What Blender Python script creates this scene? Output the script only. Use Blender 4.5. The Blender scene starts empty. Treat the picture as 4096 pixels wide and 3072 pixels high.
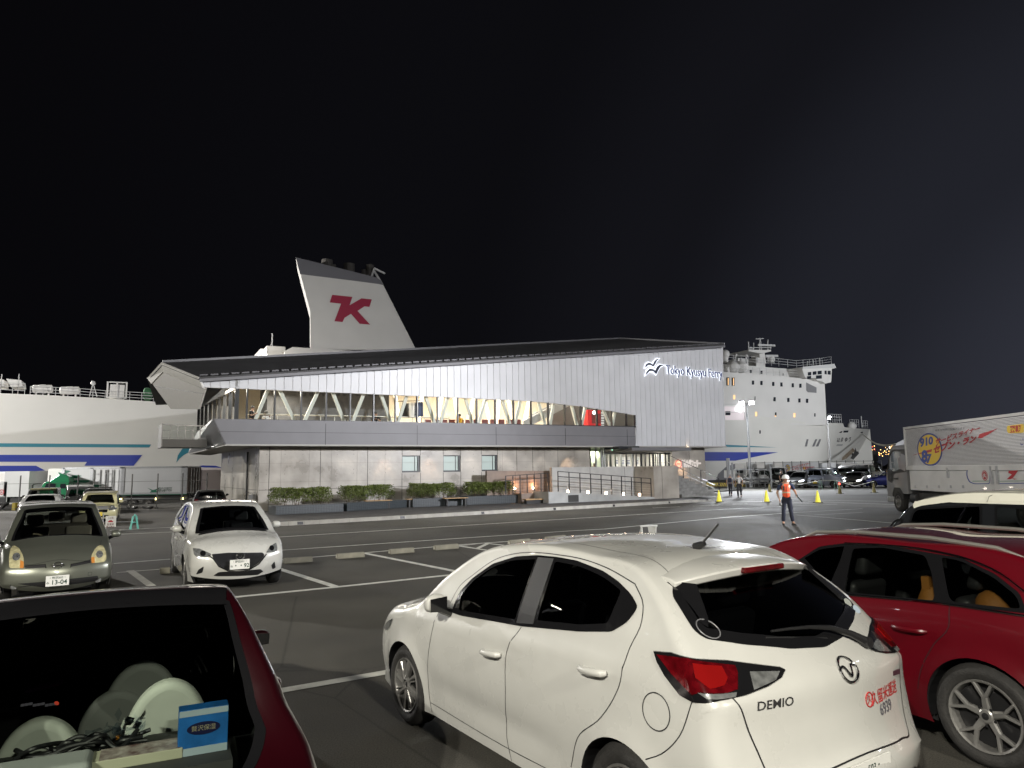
import bpy,bmesh,math,random
from math import sin,cos,pi,radians,sqrt,atan2,exp
from mathutils import Vector,Matrix
from mathutils.geometry import delaunay_2d_cdt
from mathutils.bvhtree import BVHTree
random.seed(7)
SC=bpy.context.scene
COL=SC.collection
# ---------------------------------------------------------------- camera
FPX,HCY,ROLL,HCAM=2840.0,1880.0,0.0135,2.0
_p=math.atan((HCY-1536)/FPX)
_r0=Vector((1,0,0));_f=Vector((0,cos(_p),sin(_p)));_u0=Vector((0,-sin(_p),cos(_p)))
_r=cos(ROLL)*_r0-sin(ROLL)*_u0
_u=sin(ROLL)*_r0+cos(ROLL)*_u0
cd=bpy.data.cameras.new('camera');cam=bpy.data.objects.new('camera',cd);COL.objects.link(cam)
cd.sensor_width=36;cd.lens=36*FPX/4096;cd.clip_start=0.05;cd.clip_end=5000
M=Matrix((( _r.x,_u.x,-_f.x,0),(_r.y,_u.y,-_f.y,0),(_r.z,_u.z,-_f.z,HCAM),(0,0,0,1)))
cam.matrix_world=M
SC.camera=cam
def ray(px,py): return _f+_r*((px-2048)/FPX)-_u*((py-1536)/FPX)
def G(px,py,z=0.0):                    # surveyed point: where the line of sight meets level z
 d=ray(px,py);t=(z-HCAM)/d.z
 return Vector((0,0,HCAM))+d*t
def at(px,py,Y):                       # point at distance Y
 d=ray(px,py);return Vector((0,0,HCAM))+d*(Y/d.y)
def on_plane(px,py,o,n):              # point on a vertical plane
 d=ray(px,py);c=Vector((0,0,HCAM));t=(o-c).dot(n)/d.dot(n);return c+d*t
# ---------------------------------------------------------------- world
SC.view_settings.view_transform='Standard';SC.view_settings.look='None'
SC.view_settings.exposure=0;SC.view_settings.gamma=1
w=bpy.data.worlds.new('World');SC.world=w;w.use_nodes=True
nt=w.node_tree;nt.nodes.clear()
out=nt.nodes.new('ShaderNodeOutputWorld');bg=nt.nodes.new('ShaderNodeBackground')
sky=nt.nodes.new('ShaderNodeTexSky');sky.sky_type='NISHITA';sky.sun_disc=False
sky.sun_elevation=radians(-8);sky.sun_rotation=radians(60)
tc=nt.nodes.new('ShaderNodeTexCoord');sep=nt.nodes.new('ShaderNodeSeparateXYZ')
nt.links.new(tc.outputs['Generated'],sep.inputs[0])
# night sky: near black overhead, floodlight haze painted in as a blue-grey gradient low on the right
glow=nt.nodes.new('ShaderNodeVectorMath');glow.operation='DOT_PRODUCT'
nt.links.new(tc.outputs['Generated'],glow.inputs[0]);glow.inputs[1].default_value=Vector((0.72,0.69,0.0)).normalized()
rg=nt.nodes.new('ShaderNodeValToRGB');nt.links.new(glow.outputs['Value'],rg.inputs[0])
rg.color_ramp.interpolation='EASE'
rg.color_ramp.elements[0].position=0.0;rg.color_ramp.elements[0].color=(0.0021,0.0020,0.0027,1)
rg.color_ramp.elements[1].position=1.0;rg.color_ramp.elements[1].color=(0.030,0.032,0.044,1)
for ps,c_ in ((.62,(.0036,.0036,.0048,1)),(.80,(.0064,.0065,.0088,1)),(.93,(.0150,.0160,.0220,1))):
 e=rg.color_ramp.elements.new(ps);e.color=c_
mx=nt.nodes.new('ShaderNodeMixRGB');mx.blend_type='ADD';mx.inputs[0].default_value=0.05
nt.links.new(rg.outputs[0],mx.inputs[1]);nt.links.new(sky.outputs[0],mx.inputs[2])
nt.links.new(mx.outputs[0],bg.inputs[0]);bg.inputs[1].default_value=1.0
nt.links.new(bg.outputs[0],out.inputs[0])
SC.cycles.max_bounces=6;SC.cycles.transparent_max_bounces=12;SC.cycles.sample_clamp_indirect=3
SC.cycles.caustics_reflective=False;SC.cycles.caustics_refractive=False
try: SC.cycles.use_light_tree=True
except Exception: pass
# ---------------------------------------------------------------- object helpers
def link(name,me,parent=None,mat=None,smooth=False):
 o=bpy.data.objects.new(name,me);COL.objects.link(o)
 if parent: o.parent=parent
 if mat:
  if isinstance(mat,(list,tuple)):
   for m in mat: me.materials.append(m)
  else: me.materials.append(mat)
 if smooth:
  for p in me.polygons: p.use_smooth=True
 return o
def tag(o,label=None,cat=None,group=None,kind=None):
 if label: o['label']=label
 if cat: o['category']=cat
 if group: o['group']=group
 if kind: o['kind']=kind
 return o
def empty(name,loc=(0,0,0),rz=0.0,label=None,cat=None,group=None):
 o=bpy.data.objects.new(name,None);COL.objects.link(o);o.location=loc;o.rotation_euler=(0,0,rz)
 o.empty_display_size=0.2
 return tag(o,label,cat,group)
def kids(o): return [c for c in bpy.data.objects if c.parent==o]
def copy_tree(o,parent=None,mats=None):
 c=o.copy();COL.objects.link(c);c.parent=parent
 for ch in kids(o): copy_tree(ch,c)
 return c
class MB:                                # collects shapes, builds ONE mesh
 def __init__(s): s.v=[];s.f=[];s.m=[];s.cur=0
 def add(s,vs,fs):
  n=len(s.v);s.v += [tuple(v) for v in vs];s.f += [tuple(i+n for i in f) for f in fs];s.m += [s.cur]*len(fs);return s
 def box(s,x0,x1,y0,y1,z0,z1,M=None):
  vs=[Vector((x,y,z)) for x in (x0,x1) for y in (y0,y1) for z in (z0,z1)]
  if M: vs=[M @ v for v in vs]
  return s.add(vs,[(0,1,3,2),(4,6,7,5),(0,4,5,1),(2,3,7,6),(0,2,6,4),(1,5,7,3)])
 def bar(s,a,b,w,h=None,up=(0,0,1)):   # rectangular bar between two points
  a=Vector(a);b=Vector(b);d=(b-a).normalized();up=Vector(up)
  if abs(d.dot(up))>.98: up=Vector((1,0,0))
  x=d.cross(up).normalized()*(w/2);y=x.cross(d).normalized()*((h or w)/2)
  vs=[p+sx*x+sy*y for p in (a,b) for sx,sy in ((-1,-1),(1,-1),(1,1),(-1,1))]
  return s.add(vs,[(0,1,2,3),(7,6,5,4),(0,4,5,1),(1,5,6,2),(2,6,7,3),(3,7,4,0)])
 def tube(s,pts,r,n=8,cap=True):
  pts=[Vector(p) for p in pts];rs=r if isinstance(r,(list,tuple)) else [r]*len(pts)
  rings=[]
  for i,p in enumerate(pts):
   d=(pts[min(i+1,len(pts)-1)]-pts[max(i-1,0)]).normalized()
   up=Vector((0,0,1)) if abs(d.z)<.95 else Vector((1,0,0))
   x=d.cross(up).normalized();y=x.cross(d)
   rings.append([p+(x*cos(2*pi*k/n)+y*sin(2*pi*k/n))*rs[i] for k in range(n)])
  vs=[v for r_ in rings for v in r_];fs=[]
  for i in range(len(pts)-1):
   for k in range(n):
    a=i*n+k;b=i*n+(k+1) % n;fs.append((a,b,b+n,a+n))
  if cap: fs.append(tuple(range(n))[::-1]);fs.append(tuple((len(pts)-1)*n+k for k in range(n)))
  return s.add(vs,fs)
 def lathe(s,prof,M=None,n=32,closed=False,a0=0,a1=2*pi):   # prof (r, h) about local axis z
  full=abs(a1-a0-2*pi)<1e-6;k=n if full else n+1
  vs=[Vector((r*cos(a0+(a1-a0)*j/n),r*sin(a0+(a1-a0)*j/n),h)) for r,h in prof for j in range(k)]
  if M: vs=[M @ v for v in vs]
  fs=[];L=len(prof)
  for i in range(L if closed else L-1):
   i2=(i+1) % L
   for j in range(n):
    j2=(j+1) % k if full else j+1
    fs.append((i*k+j,i*k+j2,i2*k+j2,i2*k+j))
  return s.add(vs,fs)
 def prism(s,poly,d,z=None):        # extrude planar polygon of 3-D points along vector d
  poly=[Vector(p) for p in poly];d=Vector(d);n=len(poly)
  s.add(poly+[p+d for p in poly],[tuple(range(n))[::-1],tuple(range(n,2*n))]+[(i,(i+1) % n,(i+1) % n+n,i+n) for i in range(n)])
  return s
 def sphere(s,c,r,n=12,sz=1.0):
  c=Vector(c);m=n // 2
  vs=[c+Vector((r*sin(pi*i/m)*cos(2*pi*j/n),r*sin(pi*i/m)*sin(2*pi*j/n),sz*r*cos(pi*i/m))) for i in range(m+1) for j in range(n)]
  fs=[(i*n+j,(i+1)*n+j,(i+1)*n+(j+1) % n,i*n+(j+1) % n) for i in range(m) for j in range(n)]
  return s.add(vs,fs)
 def mesh(s,name='m',weld=0.0,fix=True):
  me=bpy.data.meshes.new(name);me.from_pydata(s.v,[],s.f)
  if any(s.m):
   for p,i in zip(me.polygons,s.m): p.material_index=i
  bm=bmesh.new();bm.from_mesh(me)
  if weld: bmesh.ops.remove_doubles(bm,verts=bm.verts,dist=weld)
  if fix: bmesh.ops.recalc_face_normals(bm,faces=bm.faces)
  bm.to_mesh(me);bm.free();return me
 def build(s,name,mat,parent=None,smooth=False,weld=0.0,bevel=0.0,seg=2,loc=None,fix=True):
  o=link(name,s.mesh(name,weld,fix),parent,mat,smooth)
  if loc: o.location=loc
  if bevel:
   b=o.modifiers.new('bevel','BEVEL');b.width=bevel;b.segments=seg;b.limit_method='ANGLE';b.angle_limit=radians(35)
  if smooth:
   auto(o)
  return o
def auto(o,ang=35):                     # smooth shading with sharp edges kept
 me=o.data
 bm=bmesh.new();bm.from_mesh(me);a=radians(ang)
 for e in bm.edges:
  if len(e.link_faces)==2 and e.calc_face_angle(0)>a: e.smooth=False
 bm.to_mesh(me);bm.free()
def text_mesh(body,size=1.0,bold=0.0,ext=0.0,shear=0.0,spacing=1.0,align='CENTER',sx=1.0):
 c=bpy.data.curves.new('lettering','FONT');c.body=body;c.size=size;c.offset=bold;c.extrude=ext
 c.align_x=align;c.align_y='CENTER';c.shear=shear;c.space_character=spacing;c.resolution_u=3
 o=bpy.data.objects.new('lettering',c);COL.objects.link(o)
 dg=bpy.context.evaluated_depsgraph_get();me=bpy.data.meshes.new_from_object(o.evaluated_get(dg))
 bpy.data.objects.remove(o);bpy.data.curves.remove(c)
 if sx != 1.0:
  for v in me.vertices: v.co.x *= sx
 return me
def frame_matrix(o,x,y):                # maps local (x, y) lettering to a plane with axes x, y at o
 x=Vector(x);y=Vector(y);z=x.cross(y).normalized()
 return Matrix(((x.x,y.x,z.x,o[0]),(x.y,y.y,z.y,o[1]),(x.z,y.z,z.z,o[2]),(0,0,0,1)))
# ---------------------------------------------------------------- materials
MATS={}
def mat(name,col,rough=0.5,metal=0.0,coat=0.0,spec=0.5,emit=None,es=1.0,noise=0.0,nscale=8.0,bump=0.0,bscale=60.0,rvar=0.0,alpha=1.0,col2=None,coord='Object'):
 if name in MATS: return MATS[name]
 m=bpy.data.materials.new(name);m.use_nodes=True;t=m.node_tree;b=t.nodes['Principled BSDF']
 c=(*col,1);b.inputs['Base Color'].default_value=c;b.inputs['Roughness'].default_value=rough
 b.inputs['Metallic'].default_value=metal;b.inputs['Coat Weight'].default_value=coat;b.inputs['Coat Roughness'].default_value=0.03
 b.inputs['Specular IOR Level'].default_value=spec
 if emit: b.inputs['Emission Color'].default_value=(*emit,1);b.inputs['Emission Strength'].default_value=es
 if noise or bump or rvar or col2:
  tcn=t.nodes.new('ShaderNodeTexCoord');n=t.nodes.new('ShaderNodeTexNoise');n.inputs['Scale'].default_value=nscale;n.inputs['Detail'].default_value=6
  t.links.new(tcn.outputs[coord],n.inputs['Vector'])
  if noise or col2:
   r=t.nodes.new('ShaderNodeValToRGB');r.color_ramp.elements[0].position=.3;r.color_ramp.elements[1].position=.7
   k=noise
   r.color_ramp.elements[0].color=(*[x*(1-k) for x in col],1);r.color_ramp.elements[1].color=(*(col2 or [min(1,x*(1+k)) for x in col]),1)
   t.links.new(n.outputs[0],r.inputs[0]);t.links.new(r.outputs[0],b.inputs['Base Color'])
  if rvar:
   mr=t.nodes.new('ShaderNodeMapRange');mr.inputs[1].default_value=.3;mr.inputs[2].default_value=.7
   mr.inputs[3].default_value=max(0,rough-rvar);mr.inputs[4].default_value=rough+rvar
   t.links.new(n.outputs[0],mr.inputs[0]);t.links.new(mr.outputs[0],b.inputs['Roughness'])
  if bump:
   n2=t.nodes.new('ShaderNodeTexNoise');n2.inputs['Scale'].default_value=bscale;n2.inputs['Detail'].default_value=4
   t.links.new(tcn.outputs[coord],n2.inputs['Vector'])
   bp=t.nodes.new('ShaderNodeBump');bp.inputs['Strength'].default_value=bump;bp.inputs['Distance'].default_value=.02
   t.links.new(n2.outputs[0],bp.inputs['Height']);t.links.new(bp.outputs[0],b.inputs['Normal'])
 MATS[name]=m;return m
def glass(name,tint=(.5,.52,.5),refl=1.0,rough=0.0):
 if name in MATS: return MATS[name]
 m=bpy.data.materials.new(name);m.use_nodes=True;t=m.node_tree;t.nodes.clear()
 o=t.nodes.new('ShaderNodeOutputMaterial');mxs=t.nodes.new('ShaderNodeMixShader');tr=t.nodes.new('ShaderNodeBsdfTransparent');gl=t.nodes.new('ShaderNodeBsdfGlossy')
 tr.inputs[0].default_value=(*tint,1);gl.inputs['Roughness'].default_value=rough;gl.inputs[0].default_value=(1,1,1,1)
 fr=t.nodes.new('ShaderNodeFresnel');fr.inputs[0].default_value=1.5
 ml=t.nodes.new('ShaderNodeMath');ml.operation='MULTIPLY';ml.inputs[1].default_value=refl
 t.links.new(fr.outputs[0],ml.inputs[0]);t.links.new(ml.outputs[0],mxs.inputs[0]);t.links.new(tr.outputs[0],mxs.inputs[1]);t.links.new(gl.outputs[0],mxs.inputs[2]);t.links.new(mxs.outputs[0],o.inputs[0])
 MATS[name]=m;return m
def paint(name,col,metal=0.0,rough=0.35,coat=1.0,flake=0.0):
 return mat(name,col,rough=rough,metal=metal,coat=coat,noise=.04,nscale=3.0)
def emis(name,col,s=1.0):
 if name in MATS: return MATS[name]
 m=bpy.data.materials.new(name);m.use_nodes=True;t=m.node_tree;t.nodes.clear()
 o=t.nodes.new('ShaderNodeOutputMaterial');e=t.nodes.new('ShaderNodeEmission');e.inputs[0].default_value=(*col,1);e.inputs[1].default_value=s
 t.links.new(e.outputs[0],o.inputs[0]);MATS[name]=m;return m
BLACK=mat('black_trim',(.012,.012,.013),.45)
BLACKG=mat('gloss_black',(.008,.008,.009),.12,coat=.5)
RUBBER=mat('tyre_rubber',(.022,.021,.020),.75,noise=.25,nscale=20,bump=.3,bscale=80)
DARK=mat('dark_interior',(.014,.014,.016),.8)
CHROME=mat('chrome',(.72,.72,.73),.12,metal=1)
ALLOY=mat('alloy_wheel',(.27,.265,.255),.3,metal=.55,noise=.12,nscale=12)
STEEL=mat('galvanised_steel',(.42,.43,.45),.4,metal=.7,noise=.15,nscale=14)
WHITE=mat('white_paint',(.78,.78,.76),.35)
CGLASS=glass('car_glass',(.60,.63,.60))
CDARK=glass('tinted_car_glass',(.20,.21,.21))
LENS=mat('clear_lens',(.30,.31,.31),.12,metal=.55,coat=1.0,noise=.4,nscale=25)
REDL=mat('red_lens',(.085,.002,.004),.1,coat=1.0,noise=.5,nscale=18)
PLATE=mat('plate_white',(.75,.75,.72),.4)
PLATEY=mat('plate_yellow',(.85,.62,.05),.4)
INK=mat('plate_green',(.015,.05,.035),.5)
# ---------------------------------------------------------------- smooth curves and patches
def curve1(tab):                          # smooth monotone-ish interpolation through (x, v) pairs
 tab=sorted(tab);xs=[a for a,b in tab];vs=[b for a,b in tab];n=len(xs)
 d=[(vs[i+1]-vs[i])/(xs[i+1]-xs[i]) for i in range(n-1)]
 m=[d[0]]+[0 if d[i-1]*d[i] <= 0 else 2*d[i-1]*d[i]/(d[i-1]+d[i]) for i in range(1,n-1)]+[d[-1]]
 def f(x):
  if x <= xs[0]: return vs[0]
  if x >= xs[-1]: return vs[-1]
  lo,hi=0,n-1
  while hi-lo>1:
   k=(lo+hi) // 2
   if xs[k] <= x: lo=k
   else: hi=k
  h=xs[hi]-xs[lo];t=(x-xs[lo])/h;t2=t*t;t3=t2*t
  return vs[lo]*(2*t3-3*t2+1)+m[lo]*h*(t3-2*t2+t)+vs[hi]*(3*t2-2*t3)+m[hi]*h*(t3-t2)
 return f
def spline(pts,step=0.04,closed=False):  # chord-length Catmull through 2-D/3-D tuples; a point given twice makes a corner
 P=[Vector(p) for p in pts];n=len(P);out_=[]
 rng=range(n if closed else n-1)
 def g(i): return P[i % n] if closed else P[max(0,min(n-1,i))]
 for i in rng:
  a,b,c,d=g(i-1),g(i),g(i+1),g(i+2)
  L=(c-b).length
  if L<1e-7: continue
  t1=Vector([0]*len(b)) if False else None
  la=(b-a).length;lc=(d-c).length
  m1=(c-b) if la<1e-7 else ((c-b)*la/L+(b-a)*L/la)/(la+L)*L
  m2=(c-b) if lc<1e-7 else ((d-c)*L/lc+(c-b)*lc/L)/(lc+L)*L
  k=max(1,int(round(L/step)))
  for j in range(k):
   t=j/k;t2=t*t;t3=t2*t
   out_.append(b*(2*t3-3*t2+1)+m1*(t3-2*t2+t)+c*(3*t2-2*t3)+m2*(t3-t2))
 if not closed: out_.append(P[-1])
 return out_
def inside(p,poly):
 x,y=p;c=False;j=len(poly)-1
 for i in range(len(poly)):
  xi,yi=poly[i];xj,yj=poly[j]
  if (yi>y) != (yj>y) and x<(xj-xi)*(y-yi)/(yj-yi)+xi: c=not c
  j=i
 return c
def dist_poly(p,poly):
 best=1e9;x,y=p
 for i in range(len(poly)):
  ax,ay=poly[i-1];bx,by=poly[i];dx,dy=bx-ax,by-ay;L=dx*dx+dy*dy
  t=0 if L<1e-12 else max(0,min(1,((x-ax)*dx+(y-ay)*dy)/L))
  d=(ax+t*dx-x) ** 2+(ay+t*dy-y) ** 2
  if d<best: best=d
 return sqrt(best)
def fill2d(outer,holes=(),step=0.05,ystep=None):
 """triangulated region: outer loop minus holes, interior grid points of given step"""
 ystep=ystep or step
 outer=[tuple(p) for p in outer];holes=[[tuple(p) for p in h] for h in holes]
 vs=[];es=[]
 for lp in [outer]+holes:
  n0=len(vs);vs += lp;es += [(n0+i,n0+(i+1) % len(lp)) for i in range(len(lp))]
 x0=min(p[0] for p in outer);x1=max(p[0] for p in outer);y0=min(p[1] for p in outer);y1=max(p[1] for p in outer)
 mrg=.45*min(step,ystep)
 if step<10:
  i=0;y=y0+ystep*.5
  while y<y1:
   x=x0+step*(.5 if i % 2 else .25)
   while x<x1:
    p=(x,y)
    if inside(p,outer) and dist_poly(p,outer)>mrg:
     ok=True
     for h in holes:
      if inside(p,h) or dist_poly(p,h)<mrg: ok=False;break
     if ok: vs.append(p)
    x += step
   y += ystep;i += 1
 r=delaunay_2d_cdt([Vector(p) for p in vs],es,[],0,1e-6)
 V,F=r[0],r[2];FO=[]
 for f in F:
  c=sum((V[i] for i in f),Vector((0,0)))/len(f);c=(c.x,c.y)
  if inside(c,outer) and not any(inside(c,h) for h in holes): FO.append(tuple(f))
 return [(v.x,v.y) for v in V],FO
def dens(poly,step,closed=True):
 o=[];n=len(poly)
 for i in range(n if closed else n-1):
  a=poly[i];b=poly[(i+1) % n];L=sqrt((a[0]-b[0]) ** 2+(a[1]-b[1]) ** 2);k=max(1,int(L/step+.5))
  for j in range(k): o.append((a[0]+(b[0]-a[0])*j/k,a[1]+(b[1]-a[1])*j/k))
 if not closed: o.append(tuple(poly[-1]))
 return o
def rounded(poly,r,n=4):                # round the corners of a 2-D polygon (r: one value or a list)
 o=[];N=len(poly);rr=r if isinstance(r,(list,tuple)) else [r]*N
 for i in range(N):
  p=Vector(poly[i]);a=Vector(poly[i-1])-p;b=Vector(poly[(i+1) % N])-p
  k=min(rr[i],a.length*.45,b.length*.45)
  if k<1e-4: o.append(tuple(p));continue
  A=p+a.normalized()*k;B=p+b.normalized()*k
  for j in range(n+1):
   t=j/n;o.append(tuple(A*(1-t) ** 2+p*2*t*(1-t)+B*t*t))
 return o
def grow(poly,d):                        # offset a loop outwards by d
 N=len(poly);A=sum(poly[i-1][0]*poly[i][1]-poly[i][0]*poly[i-1][1] for i in range(N));s=1 if A>0 else -1;o=[]
 for i in range(N):
  a=Vector(poly[i-1]);b=Vector(poly[i]);c=Vector(poly[(i+1) % N])
  e1=(b-a);e2=(c-b)
  if e1.length<1e-7: e1=e2
  if e2.length<1e-7: e2=e1
  n1=Vector((e1.y,-e1.x)).normalized();n2=Vector((e2.y,-e2.x)).normalized()
  n_=(n1+n2);n_=n_.normalized() if n_.length>1e-6 else n1
  k=1/max(.5,n_.dot(n1));o.append(tuple(b+n_*d*k*s))
 return o
def circ(cx,cz,r,n=32,sx=1.0): return [(cx+sx*r*cos(2*pi*i/n),cz+r*sin(2*pi*i/n)) for i in range(n)]
# ---------------------------------------------------------------- car body = centre-line silhouette swept across + side skins
class Body:
 def __init__(s,outline,belt,plan,upper,low,hi,roof,wheels,ra,sill,flare=.014,T1=.80,step=.05,extra=None):
  s.ctrl=outline;s.step=step;s.T1=T1;s.Tm=T1+.14;s.ra=ra;s.wheels=wheels;s.flare=flare;s.sill=sill;s.extra=extra
  s.belt=curve1(belt);s.plan=curve1(plan);s.upper=curve1(upper);s.low=curve1(low);s.hi=curve1(hi);s.roof=roof
  # sample outline at fine step with q index
  P=[Vector(p) for p in outline];n=len(P);s.S=[];s.Q=[];s.pts=[]
  acc=0;last=None
  for i in range(n-1):
   seg=spline([P[max(i-1,0)],P[i],P[i+1],P[min(i+2,n-1)]],1e9) if False else None
   a,b,c,d=P[max(0,i-1)],P[i],P[i+1],P[min(n-1,i+2)]
   L=(c-b).to_2d().length;la=(b-a).to_2d().length;lc=(d-c).to_2d().length
   m1=(c-b) if la<1e-7 else ((c-b)*la/L+(b-a)*L/la)/(la+L)*L
   m2=(c-b) if lc<1e-7 else ((d-c)*L/lc+(c-b)*lc/L)/(lc+L)*L
   k=max(2,int(round(L/(step*.8))))
   for j in range(k):
    t=j/k;t2=t*t;t3=t2*t
    s.pts.append(b*(2*t3-3*t2+1)+m1*(t3-2*t2+t)+c*(3*t2-2*t3)+m2*(t3-t2));s.Q.append(i+t)
  s.pts.append(P[-1]);s.Q.append(n-1.0)
  s.S=[0]
  for i in range(1,len(s.pts)): s.S.append(s.S[-1]+(s.pts[i]-s.pts[i-1]).to_2d().length)
  s.N=[]
  m=len(s.pts)
  for i in range(m):
   t=(s.pts[min(m-1,i+1)]-s.pts[max(0,i-1)]).to_2d().normalized();s.N.append(Vector((-t.y,t.x)))   # outward: path goes rear bottom -> roof -> nose
  # smooth normals lightly
  for _ in range(2):
   s.N=[((s.N[max(0,i-1)]+s.N[i]*2+s.N[min(m-1,i+1)]).normalized()) for i in range(m)]
  s.edge=[]
  for p,nn in zip(s.pts,s.N):
   q=p.to_2d()-nn*(p[2]+p[3]);s.edge.append((q.x,q.y))
  s.We=[s.W(*q) for q in s.edge]
  s.bvh=None
 def W(s,x,z):
  b=s.belt(x)
  if z <= b: w_=s.plan(x)*s.low(z/b)
  else:
   u=min(1,(z-b)/(s.roof-b));k=s.hi(u);w_=s.plan(x)*s.low(1)*(1-k)+s.upper(x)*k
  for wx,wz in s.wheels:
   d=sqrt((x-wx) ** 2+(z-wz) ** 2)-s.ra
   w_ += s.flare*exp(-(d/.055) ** 2)
  if s.extra: w_ += s.extra(x,z)
  return w_
 def side(s,x,z,sg=1,off=0.0):
  y=s.W(x,z)
  if off:
   e_=.01;nx=-(s.W(x+e_,z)-s.W(x-e_,z))/(2*e_);nz=-(s.W(x,z+e_)-s.W(x,z-e_))/(2*e_)
   n_=Vector((nx,1,nz)).normalized();return Vector((x+n_.x*off,sg*(y+n_.y*off),z+n_.z*off))
  return Vector((x,sg*y,z))
 def _at(s,arr,S):
  lo,hi=0,len(s.S)-1
  if S <= 0: return arr[0]
  if S >= s.S[-1]: return arr[-1]
  while hi-lo>1:
   k=(lo+hi) // 2
   if s.S[k] <= S: lo=k
   else: hi=k
  t=(S-s.S[lo])/(s.S[hi]-s.S[lo]);return arr[lo]*(1-t)+arr[hi]*t
 def band(s,S,T,off=0.0):
  p=s._at(s.pts,S);n_=s._at(s.N,S);We=s._at(s.We,S);c,r=p[2],p[3];a=abs(T);sg=1 if T >= 0 else -1
  if a <= s.T1: y=(We-r)*a/s.T1;ins=c*(y/We) ** 2
  else:
   ph=min(1,(a-s.T1)/(s.Tm-s.T1))*pi/2;y=We-r+r*sin(ph);ins=c*(y/We) ** 2+r*(1-cos(ph))
  ins -= off*(1 if a <= s.T1 else cos(min(1,(a-s.T1)/(s.Tm-s.T1))*pi/2))
  if a>s.T1: y += off*sin(ph)
  return Vector((p[0]-n_.x*ins,sg*y,p[1]-n_.y*ins))
 def qS(s,q):
  for i in range(len(s.Q)-1):
   if s.Q[i] <= q <= s.Q[i+1]:
    t=(q-s.Q[i])/(s.Q[i+1]-s.Q[i]);return s.S[i]*(1-t)+s.S[i+1]*t
  return s.S[-1]
 def qy(s,q,y):                      # (outline index, lateral metres) -> band domain
  S=s.qS(q);p=s._at(s.pts,S);We=s._at(s.We,S);r=p[3];a=abs(y);sg=1 if y >= 0 else -1
  if a <= We-r: return (S,sg*s.T1*a/(We-r))
  return (S,sg*(s.T1+(s.Tm-s.T1)*math.asin(min(1,(a-We+r)/r))/(pi/2)))
 def inv(s,p):                        # nearest band domain point to a 3-D point
  p=Vector(p);best=(9e9,0,0);sg=1 if p.y >= 0 else -1
  for S in s.S:
   for k in range(0,31):
    T=sg*s.Tm*k/30;d=(s.band(S,T)-p).length
    if d<best[0]: best=(d,S,T)
  for it in range(3):
   h=.03/3 ** it
   for dS in (-1,-.5,0,.5,1):
    for dT in (-1,-.5,0,.5,1):
     S,T=best[1]+dS*h,best[2]+dT*h;T=max(-s.Tm,min(s.Tm,T));d=(s.band(S,T)-p).length
     if d<best[0]: best=(d,S,T)
  return (best[1],best[2])
 def side_loop(s): return list(s.edge)+[tuple(p) for p in dens(s.sill,s.step,False)]
 def skins(s,side_holes,band_holes,off=0.0,step=None):
  step=step or s.step;mb=MB()
  loop=s.side_loop()
  V,F=fill2d(loop,side_holes,step)
  for sg in (1,-1):
   vs=[s.side(x,z,sg,off) for x,z in V]
   fs=[]
   for f in F:
    a,b,c=(vs[i] for i in f[:3]);nrm=(b-a).cross(c-a)
    fs.append(f if nrm.y*sg>0 else f[::-1])
   mb.add(vs,fs)
  lp=[(S,-s.Tm) for S in s.S]+[(s.S[-1],T) for T in [-s.Tm+(s.Tm*2)*k/40 for k in range(1,40)]]+[(S,s.Tm) for S in reversed(s.S)]+[(0,T) for T in [s.Tm-(s.Tm*2)*k/40 for k in range(1,40)]]
  # corner rows
  rows=[]
  for sg in (1,-1):
   for k in range(0,4):
    T=sg*(s.T1+(s.Tm-s.T1)*k/4)
    rows += [(S,T) for S in s.S[1:-1]]
  V2,F2=fill2d_rows(lp,band_holes,step*1.3,rows,s)
  vs=[s.band(S,T,off) for S,T in V2];fs=[]
  for f in F2:
   a,b,c=(vs[i] for i in f[:3]);nrm=(b-a).cross(c-a);Sm=sum(V2[i][0] for i in f)/3;Tm_=sum(V2[i][1] for i in f)/3
   n_=s._at(s.N,Sm);o=Vector((n_.x,0.0,n_.y))+Vector((0,2.0*(1 if Tm_>0 else -1) if abs(Tm_)>s.T1+.05 else 0,0))
   fs.append(f if nrm.dot(o)>0 else f[::-1])
  mb.add(vs,fs)
  return mb
 def make_bvh(s):
  if s.bvh is None:
   old=s.step;mb=s.skins([],[],0.0,.08)
   s.bvh=BVHTree.FromPolygons([Vector(v) for v in mb.v],mb.f)
  return s.bvh
 def side_patch(s,poly,sg=1,off=.003,holes=(),step=None,skirt=0.0,fn=None):
  step=step or s.step;poly=dens(poly,step*.7);V,F=fill2d(poly,[dens(h,step*.7) for h in holes],step)
  vs=[s.side(x,z,sg,off+(fn(x,z) if fn else 0)) for x,z in V];fs=[]
  for f in F:
   a,b,c=(vs[i] for i in f[:3]);fs.append(f if (b-a).cross(c-a).y*sg>0 else f[::-1])
  mb=MB().add(vs,fs)
  if skirt: add_skirt(mb,Vector((0,-sg*skirt,0)))
  return mb
 def band_patch(s,poly,off=.003,holes=(),step=None,skirt=0.0):
  step=step or s.step;poly=dens(poly,step*.7);V,F=fill2d(poly,[dens(h,step*.7) for h in holes],step)
  vs=[s.band(S,T,off) for S,T in V];fs=[]
  for f in F:
   a,b,c=(vs[i] for i in f[:3]);Sm=V[f[0]][0];n_=s._at(s.N,Sm)
   fs.append(f if (b-a).cross(c-a).dot(Vector((n_.x,0,n_.y)))>0 else f[::-1])
  mb=MB().add(vs,fs)
  if skirt:
   n_=s._at(s.N,sum(p[0] for p in poly)/len(poly));add_skirt(mb,Vector((-n_.x,0,-n_.y))*skirt)
  return mb
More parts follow.
